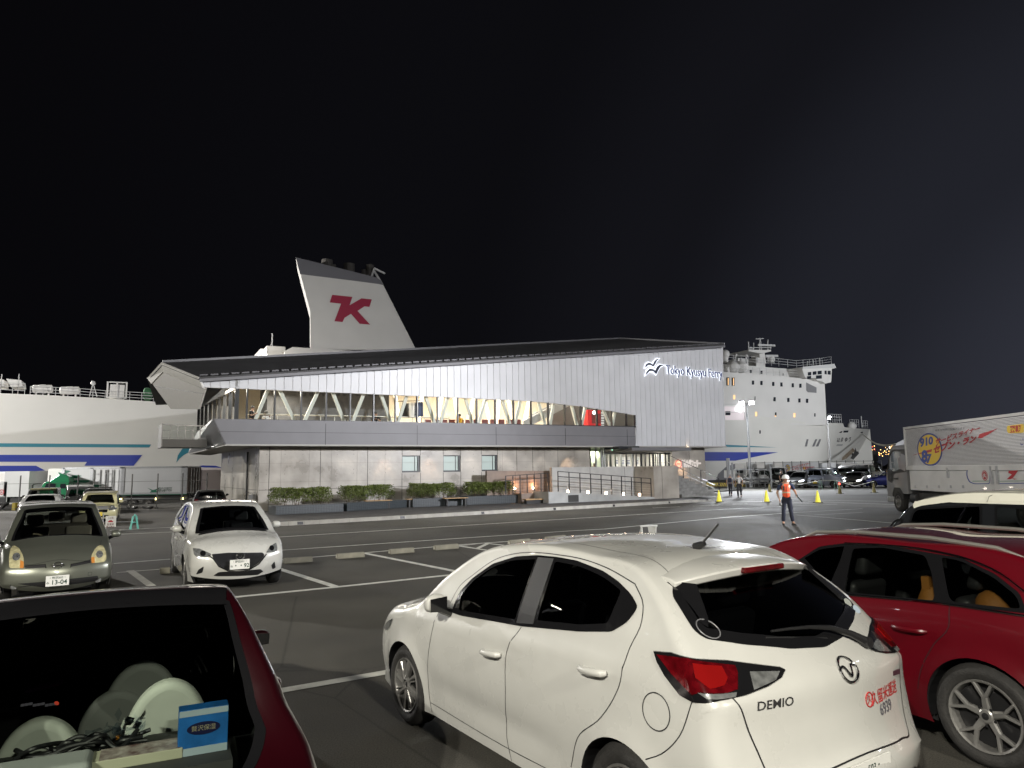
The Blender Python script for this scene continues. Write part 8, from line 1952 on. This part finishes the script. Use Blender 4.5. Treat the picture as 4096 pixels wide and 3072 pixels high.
  mb.add(vs,[(i*4+j,i*4+(j+1) % 4,i*4+4+(j+1) % 4,i*4+4+j) for i in range(4) for j in range(4)]+[(0,1,2,3),(16,17,18,19)]);mb.build('shoe',mat('shoe_dark',shoes,.6),root,smooth=True,bevel=.012)
 # head: nose, ears, eyes, mouth, hair
 hd=P['head'];mb=MB();mb.prism([hd+Vector((.085,.014,-.03)),hd+Vector((.085,-.014,-.03)),hd+Vector((.082,0,.015))],(.022,0,-.004));
 for sy in (1,-1): mb.sphere(hd+Vector((0,sy*.082,-.005)),.022,8,1.4)
 mb.build('nose_and_ears',SKIN,body,smooth=True)
 mb=MB()
 for sy in (1,-1): mb.sphere(hd+Vector((.083,sy*.030,.012)),.009,8)
 mb.bar(hd+Vector((.086,-.022,-.055)),hd+Vector((.086,.022,-.055)),.006);mb.build('eyes_and_mouth',mat('eye_dark',(.03,.015,.012),.4),body)
 if hair:
  mb=MB();mb.lathe([(.100*sin(a),.105*cos(a)) for a in [pi*.62*(1-i/8) for i in range(9)]],Matrix.Translation(hd+Vector((-.016,0,.022))) @ Matrix.Rotation(-.35,4,'Y'),20);mb.build('hair',mat('hair%.2f' % hair[0],hair,.7),root,smooth=True)
 return root,P,rad,sub
def cloth(n,c): return mat('cloth_'+n,c,.85,noise=.12,nscale=14)
# worker in orange vest and white helmet
wl_=G(3152,2099);face=atan2(-wl_.y,-wl_.x)
wk,P,rad,sub=person((wl_.x,wl_.y,0),face+.15,1.69,'worker in a white helmet and orange reflective vest holding a radio, standing on the road',dict(
 hL=(0,.09,.80),kL=(.02,.12,.48),aL=(0,.17,.09),tL=(.13,.21,.04),hR=(0,-.09,.80),kR=(.02,-.12,.48),aR=(0,-.15,.09),tR=(.13,-.16,.04),sR=(0,-.20,1.39),eR=(.0,-.30,1.12),wR=(.06,-.25,.90),sL=(0,.20,1.39),eL=(-.03,.30,1.16),wL=(.16,.31,1.05),head=(.05,0,1.58),top=(.06,0,1.64)),
 cloth('navy',(.02,.035,.075)),cloth('dark_navy',(.015,.018,.035)),hair=None,detail=2)
VEST=mat('orange_vest',(.85,.10,.03),.65,noise=.06,emit=(1,.1,.03),es=.0);REFL=mat('reflective_tape',(.50,.42,.30),.4,metal=.3)
P['w0']=Vector((0,0,.90));P['c2']=Vector((.01,0,1.36));P['sL3']=Vector((0,.12,1.42));P['sR3']=Vector((0,-.12,1.42));rad.update(w0=(.155,.125),waist=(.15,.12),chest=(.165,.125),c2=(.13,.10),sL3=.055,sR3=.055)
vest=sub(['w0','waist','chest','c2','sL3','sR3'],[('w0','waist'),('waist','chest'),('chest','c2'),('c2','sL3'),('c2','sR3')],'safety_vest',VEST,1.15)
bt=BVHTree.FromPolygons([v.co.copy() for v in vest.data.vertices],[tuple(p.vertices) for p in vest.data.polygons])
def belt(z0,z1,name,m,y0=-9,y1=9):
 vs=[];n=48
 for i in range(n):
  a=2*pi*i/n;d=Vector((cos(a),sin(a),0))
  for z_ in (z0,z1): h=bt.ray_cast(d*1.0+Vector((0,0,z_)),-d,2);vs.append((h[0] if h[0] else Vector((0,0,z_)))+d*.006)
 return MB().add(vs,[(2*i,2*((i+1) % n),2*((i+1) % n)+1,2*i+1) for i in range(n)]).build(name,m,vest,fix=False)
belt(1.10,1.15,'reflective_band',REFL);belt(.875,.90,'hem',BLACK)
for y in (.10,-.10):
 vs=[]
 for k in range(8):
  z_=1.15+.26*k/7
  for yy in (y-.022,y+.022): h=bt.ray_cast(Vector((1,yy,z_)),Vector((-1,0,0)),2);vs.append((h[0] if h[0] else Vector((.1,yy,z_)))+Vector((.006,0,0)))
 MB().add(vs,[(2*i,2*i+1,2*i+3,2*i+2) for i in range(7)]).build('reflective_stripe',REFL,vest,fix=False)
vs=[]
for k in range(10):
 z_=.94+.46*k/9
 for yy in (-.007,.007): h=bt.ray_cast(Vector((1,yy,z_)),Vector((-1,0,0)),2);vs.append((h[0] if h[0] else Vector((.12,yy,z_)))+Vector((.005,0,0)))
MB().add(vs,[(2*i,2*i+1,2*i+3,2*i+2) for i in range(9)]).build('zip',BLACK,vest,fix=False)
hd=P['head'];mb=MB();mb.lathe([(.128,0),(.120,.05),(.095,.10),(.05,.13),(.001,.138)],Matrix.Translation(hd+Vector((-.005,0,.035))),28);mb.lathe([(.128,0),(.150,-.012),(.128,-.004)],Matrix.Translation(hd+Vector((.012,0,.038))),28);mb.bar(hd+Vector((-.02,0,.165)),hd+Vector((.06,0,.150)),.03,.02)
mb.build('helmet',mat('helmet_white',(.72,.72,.70),.3,coat=.6),wk,smooth=True)
mb=MB();mb.tube([hd+Vector((.03,.085,.03)),hd+Vector((.07,.05,-.09)),hd+Vector((.075,0,-.105)),hd+Vector((.07,-.05,-.09)),hd+Vector((.03,-.085,.03))],.006,6);mb.build('chin_strap',BLACK,wk)
mb=MB();mb.box(.15,.185,-.125,-.075,1.20,1.34);mb.tube([(.165,-.11,1.34),(.165,-.11,1.40)],.008,6);mb.tube([(.17,-.09,1.33),(.14,.02,1.30),(.10,.12,1.42),(.05,.13,1.46)],.007,6);rd=mb.build('two_way_radio',BLACK,wk,bevel=.006)
mb=MB();q=P['wL']+(P['wL']-P['eL']).normalized()*.09;mb.bar(q+Vector((-.03,-.03,.05)),q+Vector((.16,.14,-.20)),.032,.04);mb.box(q.x-.04,q.x+.04,q.y-.04,q.y+.03,q.z-.02,q.z+.05);mb.build('baton',mat('baton_grey',(.06,.07,.07),.5),wk,bevel=.005)
mb=MB();q=P['wR']+(P['wR']-P['eR']).normalized()*.12;mb.sphere(q+Vector((0,-.0,-.07)),.055,10,1.3);mb.tube([q+Vector((0,0,.0)),q+Vector((.03,-.05,-.12))],.02,6);mb.build('folded_gloves',mat('gloves_bw',(.10,.10,.11),.8,noise=.9,nscale=30,col2=(.45,.45,.45)),wk)
# pedestrians
def walker(px,py,face_px,label,sh,tr,hair,ph=1,H=1.5,**k):
 g_=G(px,py,.008);f=G(*face_px,.008);y=atan2(f.y-g_.y,f.x-g_.x)
 a=dict(kL=(.16*ph,.09,.49),aL=(.16*ph,.09,.09),tL=(.30*ph if ph>0 else .0,.09,.05),kR=(-.02*ph,-.09,.48),aR=(-.26*ph,-.09,.14),tR=(-.14*ph,-.09,.06),eL=(-.14*ph,.26,1.15),wL=(-.10*ph,.25,.92),eR=(.08*ph,-.26,1.14),wR=(.20*ph,-.24,.94))
 return person((g_.x,g_.y,.008),y,H,label,a,sh,tr,hair,**k)
p1_,P1,_,_=walker(2923,1983,(2950,1970),'pedestrian in a pale grey shirt with a dark backpack walking by the entrance steps',cloth('pale_grey',(.42,.40,.42)),cloth('dark_trousers',(.02,.02,.03)),(.30,.29,.27),H=1.50,shoes=(.3,.3,.3))
mb=MB();mb.box(-.26,-.12,-.14,.14,1.05,1.42);bp_=mb.build('backpack',mat('backpack_navy',(.02,.02,.04),.8),p1_,smooth=True,bevel=.05,seg=3)
p2_,P2,_,_=walker(2959,1990,(2990,1978),'pedestrian in a white T-shirt and dark trousers walking right, beside the one with the backpack',cloth('white',(.62,.61,.60)),cloth('charcoal',(.03,.03,.035)),(.16,.15,.14),-1,H=1.58,shoes=(.05,.03,.02))
g_=G(3128,1962);p3_,P3_,_,_=person((g_.x,g_.y,0),-.9,1.72,'person in a black T-shirt and cap standing behind the worker',dict(eL=(.10,.26,1.16),wL=(.24,.14,1.22)),cloth('black',(.012,.012,.014)),cloth('black',(.012,.012,.014)),(.01,.01,.01))
mb=MB();hd=P3_['head'];mb.lathe([(.105,0),(.10,.06),(.06,.10),(.001,.112)],Matrix.Translation(hd+Vector((0,0,.03))),20);mb.box(hd.x+.06,hd.x+.18,hd.y-.07,hd.y+.07,hd.z+.03,hd.z+.045);mb.build('cap',BLACK,p3_,smooth=True)
# people sitting upstairs behind the glass
def sitter(px,py,t_,label,sh,yaw,hair=(.015,.012,.01),e=(.12,.2,1.1)):
 q=P3(px,py,t_);wp=bw(q.x,t_,0);z_=q.z-1.16
 person((wp.x,wp.y,z_),yaw,1.62,label,dict(pel=(0,0,.50),waist=(0,0,.62),chest=(.03,0,.84),neck=(.04,0,1.0),nk2=(.05,0,1.06),head=(.07,0,1.15),top=(.07,0,1.21),hL=(.05,.10,.48),kL=(.42,.12,.46),aL=(.42,.12,.09),tL=(.56,.13,.04),hR=(.05,-.10,.48),kR=(.42,-.12,.46),aR=(.42,-.12,.09),tR=(.56,-.13,.04),
           sL=(.03,.18,.95),eL=(.12,.24,.72),wL=(.30,.12,.80),sR=(.03,-.18,.95),eR=(.12,-.24,.72),wR=(.32,-.08,.84)),sh,cloth('dark_trousers',(.02,.02,.03)),hair)
 sb=empty('stool',(wp.x,wp.y,z_),0,'stool under the %s' % label.split(' sitting')[0],'stool');mb=MB();mb.lathe([(.18,.42),(.19,.46),(.001,.46)],None,16);mb.build('seat',BLACK,sb);mb=MB();mb.tube([(0,0,0),(0,0,.43)],.03,8);mb.lathe([(.16,0),(.16,.02),(.001,.03)],None,16);mb.build('leg',STEEL,sb)
sitter(*z2(808,1108),-.2,'visitor in a black shirt sitting at the left window upstairs',cloth('black',(.012,.012,.014)),-.2)
sitter(*z2(915,1142),.1,'visitor in a white shirt sitting second from the left upstairs',cloth('white',(.62,.61,.60)),2.4)
sitter(*z2(1686,1152),.0,'visitor in a dark top sitting before the dark grey wall upstairs',cloth('black',(.012,.012,.014)),-1.2)
sitter(*z3_(250,632),.6,'visitor in a yellow top sitting in the bright lobby upstairs',cloth('mustard',(.55,.33,.03)),2.6)
sitter(*z4(762,418),.9,'visitor with white cap sitting behind the entrance glass',cloth('cream',(.5,.45,.35)),-1.4,hair=(.55,.55,.52))
# ---------------------------------------------------------------- cones, barriers, gate, bicycle, signs
def cone(px,py,label,glow=True,h=.66,lit=None):
 b=G(px,py,.12 if False else 0.0);r_=empty('traffic_cone',(b.x,b.y,0.0),random.uniform(0,1),label,'traffic cone','yellow traffic cones by the kerb' if glow else 'faded cones and stands by the rope')
 mb=MB();mb.box(-.19,.19,-.19,.19,.0,.035);mb.build('base',BLACK,r_,bevel=.01)
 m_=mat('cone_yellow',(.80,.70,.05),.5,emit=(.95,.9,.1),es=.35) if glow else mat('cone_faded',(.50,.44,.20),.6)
 mb=MB();mb.lathe([(.15,.035),(.142,.06),(.03,h),(.018,h+.01),(.001,h+.01)],None,24);mb.build('cone_body',m_,r_,smooth=True)
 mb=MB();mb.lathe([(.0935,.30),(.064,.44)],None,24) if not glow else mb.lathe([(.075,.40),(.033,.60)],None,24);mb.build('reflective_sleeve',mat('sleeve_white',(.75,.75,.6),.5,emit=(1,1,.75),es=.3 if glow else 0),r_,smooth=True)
 return r_
cone(2877,2008,'yellow cone at the tapered end of the kerb');cone(3067,2008,'yellow cone just left of the worker');cone(3272,2011,'yellow cone right of the worker')
cone(3079,1968,'faded pale cone at the foot of the steel gate frame',False);c_=cone(3360,1976,'faded striped cone with a red lamp on top',False);cone(3497,1971,'faded cone beside the truck front',False)
mb=MB();mb.sphere((0,0,.72),.07,10);mb.tube([(0,0,.62),(0,0,.68)],.03,8);mb.build('warning_lamp',emis('red_lamp_glow',(1,.1,.06),6),c_)
GST=mat('pale_green_stand',(.25,.42,.34),.5)
def aframe(px,py,label,m=GST,h=.75,loc=None):
 b=loc or G(px,py);r_=empty('barrier_stand',(b.x,b.y,0),.3,label,'barrier stand');mb=MB()
 mb.tube([(-.2,0,0),(-.06,0,h),(.06,0,h),(.2,0,0)],.022,8);mb.tube([(-.15,0,.25),(.15,0,.25)],.016,6);mb.build('frame',m,r_,smooth=True);return r_
aframe(3283,1961,'left pale A-shaped barrier stand before the waiting cars',h=.8);aframe(3345,1960,'right pale A-shaped barrier stand before the waiting cars',h=.8)
a,b=G(3283,1961),G(3345,1960);mb=MB();mb.tube([a+Vector((0,0,.78)),b+Vector((0,0,.78))],.03,8);tag(mb.build('barrier_bar',mat('bar_white',(.5,.5,.48),.5)),'white bar laid across the two A-shaped stands','barrier bar')
mb=MB();pts=[G(3090,1948)+Vector((0,0,.55)),G(3120,1950)+Vector((0,0,.25)),G(3180,1955)+Vector((0,0,.3)),G(3283,1961)+Vector((0,0,.78))];mb.tube(pts,.025,6);tag(mb.build('rope',mat('rope_white',(.45,.45,.42),.8)),'sagging white rope between the gate frame and the barrier stands','rope')
mb=MB();mb.tube([G(3345,1960)+Vector((0,0,.78)),G(3420,1962)+Vector((0,0,.35)),G(3500,1964)+Vector((0,0,.75))],.025,6);tag(mb.build('rope',mat('rope_white',(.45,.45,.42),.8)),'sagging white rope right of the barrier stands','rope')
# steel gate frame
YG=64.0;a=at(2917,1950,YG);b=at(3088,1950,YG+2);gr=empty('gate_frame',(a.x,a.y,0),atan2(b.y-a.y,b.x-a.x),'galvanised steel scaffold gate standing between the steps and the waiting cars','gate');L=(b-a).to_2d().length
def gz(py,x=3000): return at(x,py,YG+1).z
for i,(f_,yt) in enumerate(((0,1832),(.09,1850),(.99,1858))): mb=MB();mb.tube([(L*f_,0,0),(L*f_,0,gz(yt))],(.16 if i==0 else .09),10);mb.build('post',STEEL,gr)
mb=MB()
for py in (1879,1915,1920,1934,1952): mb.tube([(L*.1,0,max(.1,gz(py))),(L*.99,0,max(.1,gz(py)))],.05,6)
mb.build('rail',STEEL,gr)
mb=MB()
for f_ in (.25,.4,.55,.7,.85): mb.tube([(L*f_,.05,.1),(L*f_,.05,gz(1879))],.03,6)
for f_ in (.3,.6,.8): mb.tube([(L*f_,1.2,.1),(L*f_,1.2,gz(1862))],.03,6)
mb.build('upright',STEEL,gr)
# rear fence of the waiting lot
r_=empty('lot_fence',G(3000,1931),0,'thin steel mesh fence behind the waiting cars','fence');mb=MB();prev=None
for i in range(16):
 p=at(2990+i*36,1900,86);q=Vector((p.x,p.y,0))-Vector(r_.location);q.z=0;mb.bar(q,q+Vector((0,0,2.6)),.06)
 if prev is not None:
  for z_ in (.9,1.8,2.5): mb.bar(prev+Vector((0,0,z_)),q+Vector((0,0,z_)),.04)
 prev=q
mb.build('post_and_rail',FM if 'FM' in globals() else STEEL,r_)
# distant trucks behind that fence
def far_truck(px0,px1,ytop,ybot,Y,label,deco=False,cab=None):
 a=at(px0,ybot,Y);b=at(px1,ybot,Y+1);zt_=at(px0,ytop,Y).z;r_=empty('parked_truck',(a.x,a.y,0),atan2(b.y-a.y,b.x-a.x),label,'truck','trucks behind the waiting cars');L=(b-a).length;zb_=max(.9,a.z)
 mb=MB();mb.box(0,L,0,2.3,zb_,zt_);bx=mb.build('cargo_box',TRW,r_);mb=MB();mb.box(0,L,.1,2.2,.5,zb_);mb.build('chassis',BLACK,r_)
 for x in (.15*L,.8*L): w_=add_wheel(r_,x,.22,.45,.27,'truck',.22);w_.rotation_euler=(0,0,pi)
 if deco:
  c=(L*.125,zb_+(zt_-zb_)*.42);rr=(zt_-zb_)*.36
  for k,m_ in ((1,DBL),(.85,YEL)): mb=MB();mb.add([(c[0]+rr*k*.8*cos(i*pi/12),-.01-(1-k)*.1,c[1]+rr*k*sin(i*pi/12)) for i in range(24)],[tuple(range(24))]);mb.build('emblem',m_,bx,fix=False)
  def tx(body,x,z_,sz,m_,sh=.2):
   me=text_mesh(body,sz,.01,0,sh,1,'LEFT');mb=MB();mb.add([(x+v.co.x,-.03,z_+v.co.y+(v.co.x*.18 if sh else 0)) for v in me.vertices],[tuple(p.vertices) for p in me.polygons]);mb.build('lettering',m_,bx,fix=False)
  tx('910',c[0]-rr*.5,c[1]+rr*.35,rr*.6,DBL,0);tx('87',c[0]-rr*.3,c[1]-rr*.4,rr*.6,DBL,0);tx('サービスライナー',L*.22,zt_-.70,.34,DRD);tx('セブン・ラン',L*.22,zt_-1.05,.36,DRD)
  mb=MB();mb.box(L*.55,L*.86,-.02,.0,zt_-.95,zt_-.60);mb.build('red_panel',DRD,bx);mb=MB();mb.box(L*.56,L*.60,-.03,-.0,zt_-.93,zt_-.62);mb.build('yellow_panel',YEL,bx);tx('0120-00-0000',L*.62,zt_-.78,.26,TW,0)
 if cab is not None:
  x1_=0 if cab<0 else L;s_=cab;mb=MB();pr=[(x1_,.6),(x1_,zt_-.6),(x1_+s_*.6,zt_-1.0),(x1_+s_*1.7,zt_-1.1),(x1_+s_*1.95,1.6),(x1_+s_*2.0,.6)];mb.prism([(p_[0],.05,p_[1]) for p_ in pr],(0,2.2,0));cb=mb.build('cab',TRW,r_,bevel=.05);mb=MB();mb.prism([(x1_+s_*.5,.04,1.7),(x1_+s_*.5,.04,zt_-1.25),(x1_+s_*1.6,.04,zt_-1.25),(x1_+s_*1.85,.04,1.7)],(0,-.02,0));mb.build('side_window',SHW,cb)
 return r_
far_truck(3133,3279,1849,1888,90,'small distant truck box with a yellow round emblem behind the waiting cars',True,-1)
far_truck(3290,3345,1852,1885,92,'grey distant truck box right of the emblem truck');far_truck(3060,3110,1852,1885,92,'white distant truck cab left of the emblem truck',cab=-1);far_truck(2990,3050,1853,1888,93,'white distant truck behind the gate frame',cab=-1);far_truck(3370,3430,1850,1886,93,'white distant truck cab below the ship anchor',cab=-1)
# small notice board and green A-frame in the left lot
b=G(*zl1(1085,665));r_=empty('notice_board',(b.x,b.y,0),0,'white notice board with a small red car pictogram, beside the silver compact car','sign')
zz=at(*zl1(1085,525),b.y).z;hw_=.19;mb=MB();mb.box(-hw_,hw_,-.01,.01,.12,zz);bd=mb.build('board',PLATE,r_)
mb=MB();mb.box(-.09,.09,-.016,-.011,zz*.56,zz*.64);mb.box(-.05,.05,-.016,-.011,zz*.64,zz*.70);mb.build('car_pictogram',DRD,bd)
for body,zf_,sz in (('この先',.84,.07),('駐車場',.40,.08),('進入禁止',.24,.075)):
 me=text_mesh(body,sz,.001);mb=MB();mb.add([(v.co.x,-.015,zz*zf_+v.co.y) for v in me.vertices],[tuple(p.vertices) for p in me.polygons]);mb.build('lettering',mat('notice_ink',(.15,.05,.05),.6),bd,fix=False)
mb=MB();d2_=G(*zl1(1318,655))-b;mb.tube([(-1.2,0,.28),(d2_.x,d2_.y,.28)],.02,6);mb.tube([(-.3,.02,0),(-.3,.02,.6)],.02,6);mb.build('bar',STEEL,r_)
q=G(*zl1(1318,655));rr=empty('barrier_stand',(q.x,q.y,0),1.2,'turquoise A-shaped barrier stand between the two front facing cars','barrier stand');hz=at(*zl1(1318,515),q.y).z
mb=MB();mb.tube([(-.17,0,0),(-.07,0,hz*.9),(0,0,hz),(.07,0,hz*.9),(.17,0,0)],.035,8);mb.tube([(-.13,0,.25),(.13,0,.25)],.02,6);mb.build('frame',mat('turquoise_plastic',(.15,.50,.42),.5),rr,smooth=True)
# white folding trolley just beyond the roof of the white hatchback
def zz4(x,y): return z4(x,y)
b=G(2597,2165);Yt=b.y;rr=empty('folding_trolley',(b.x,b.y,0),.2,'white folding stand on the asphalt just beyond the roof of the white hatchback','trolley')
h_=at(2597,2104,Yt).z;W_t=(at(2637,2110,Yt)-at(2565,2110,Yt)).length;WPL=mat('white_plastic',(.62,.62,.60),.4)
mb=MB();
for s_ in (-1,1): mb.tube([(s_*W_t*.36,0,0),(s_*W_t*.42,0,h_)],.022,8);mb.tube([(s_*W_t*.36,.35,0),(s_*W_t*.42,0,h_)],.022,8)
mb.tube([(-W_t*.5,0,h_),(W_t*.5,0,h_)],.025,8);mb.build('frame',WPL,rr,smooth=True);mb=MB();mb.prism([(-.02,.0,h_-.02),(W_t*.36,0,h_-.04),(W_t*.40,.1,.15),(W_t*.12,.1,.15)],(0,.03,0));mb.box(-W_t*.36,W_t*.38,-.05,.25,.08,.16);mb.build('panel',WPL,rr)
# bicycle against the end wall and the lone rear-lit figure
q=bw(-.5,be(985,2020,wl)[0] if False else 1.5);q=G(1005,2050,.0);rr=empty('bicycle',(q.x,q.y,0.0),-1.2,'city bicycle leaning by the concrete corner','bicycle');q.z=0
mb=MB()
for x in (0,1.05): mb.lathe([(.315+.016*cos(a),.016*sin(a)) for a in [i*pi/3 for i in range(6)]],Matrix.Translation((x,0,.33)) @ Matrix.Rotation(-pi/2,4,'X'),28,closed=True)
mb.build('wheel',RUBBER,rr);mb=MB()
for x in (0,1.05):
 for k in range(9): a=k*pi/9;mb.bar((x-.31*cos(a),0,.33-.31*sin(a)),(x+.31*cos(a),0,.33+.31*sin(a)),.005)
mb.build('spoke',STEEL,rr)
mb=MB();mb.tube([(1.05,0,.33),(.93,0,.88),(.90,0,1.02)],.016,6);mb.tube([(.93,0,.78),(.48,0,.35),(.30,0,.80)],.016,6);mb.tube([(0,0,.33),(.48,0,.33)],.012,6);mb.tube([(0,0,.33),(.32,0,.72),(.93,0,.80)],.014,6);mb.tube([(.90,-.28,1.04),(.92,0,1.02),(.90,.28,1.04)],.013,6);mb.build('frame',mat('bicycle_frame',(.25,.25,.26),.4,metal=.6),rr)
mb=MB();mb.box(.18,.42,-.07,.07,.82,.88);mb.build('saddle',BLACK,rr,bevel=.02);mb=MB();mb.box(1.0,1.30,-.17,.17,.72,.95);mb.build('basket',mat('basket_wire',(.12,.12,.12),.5),rr)
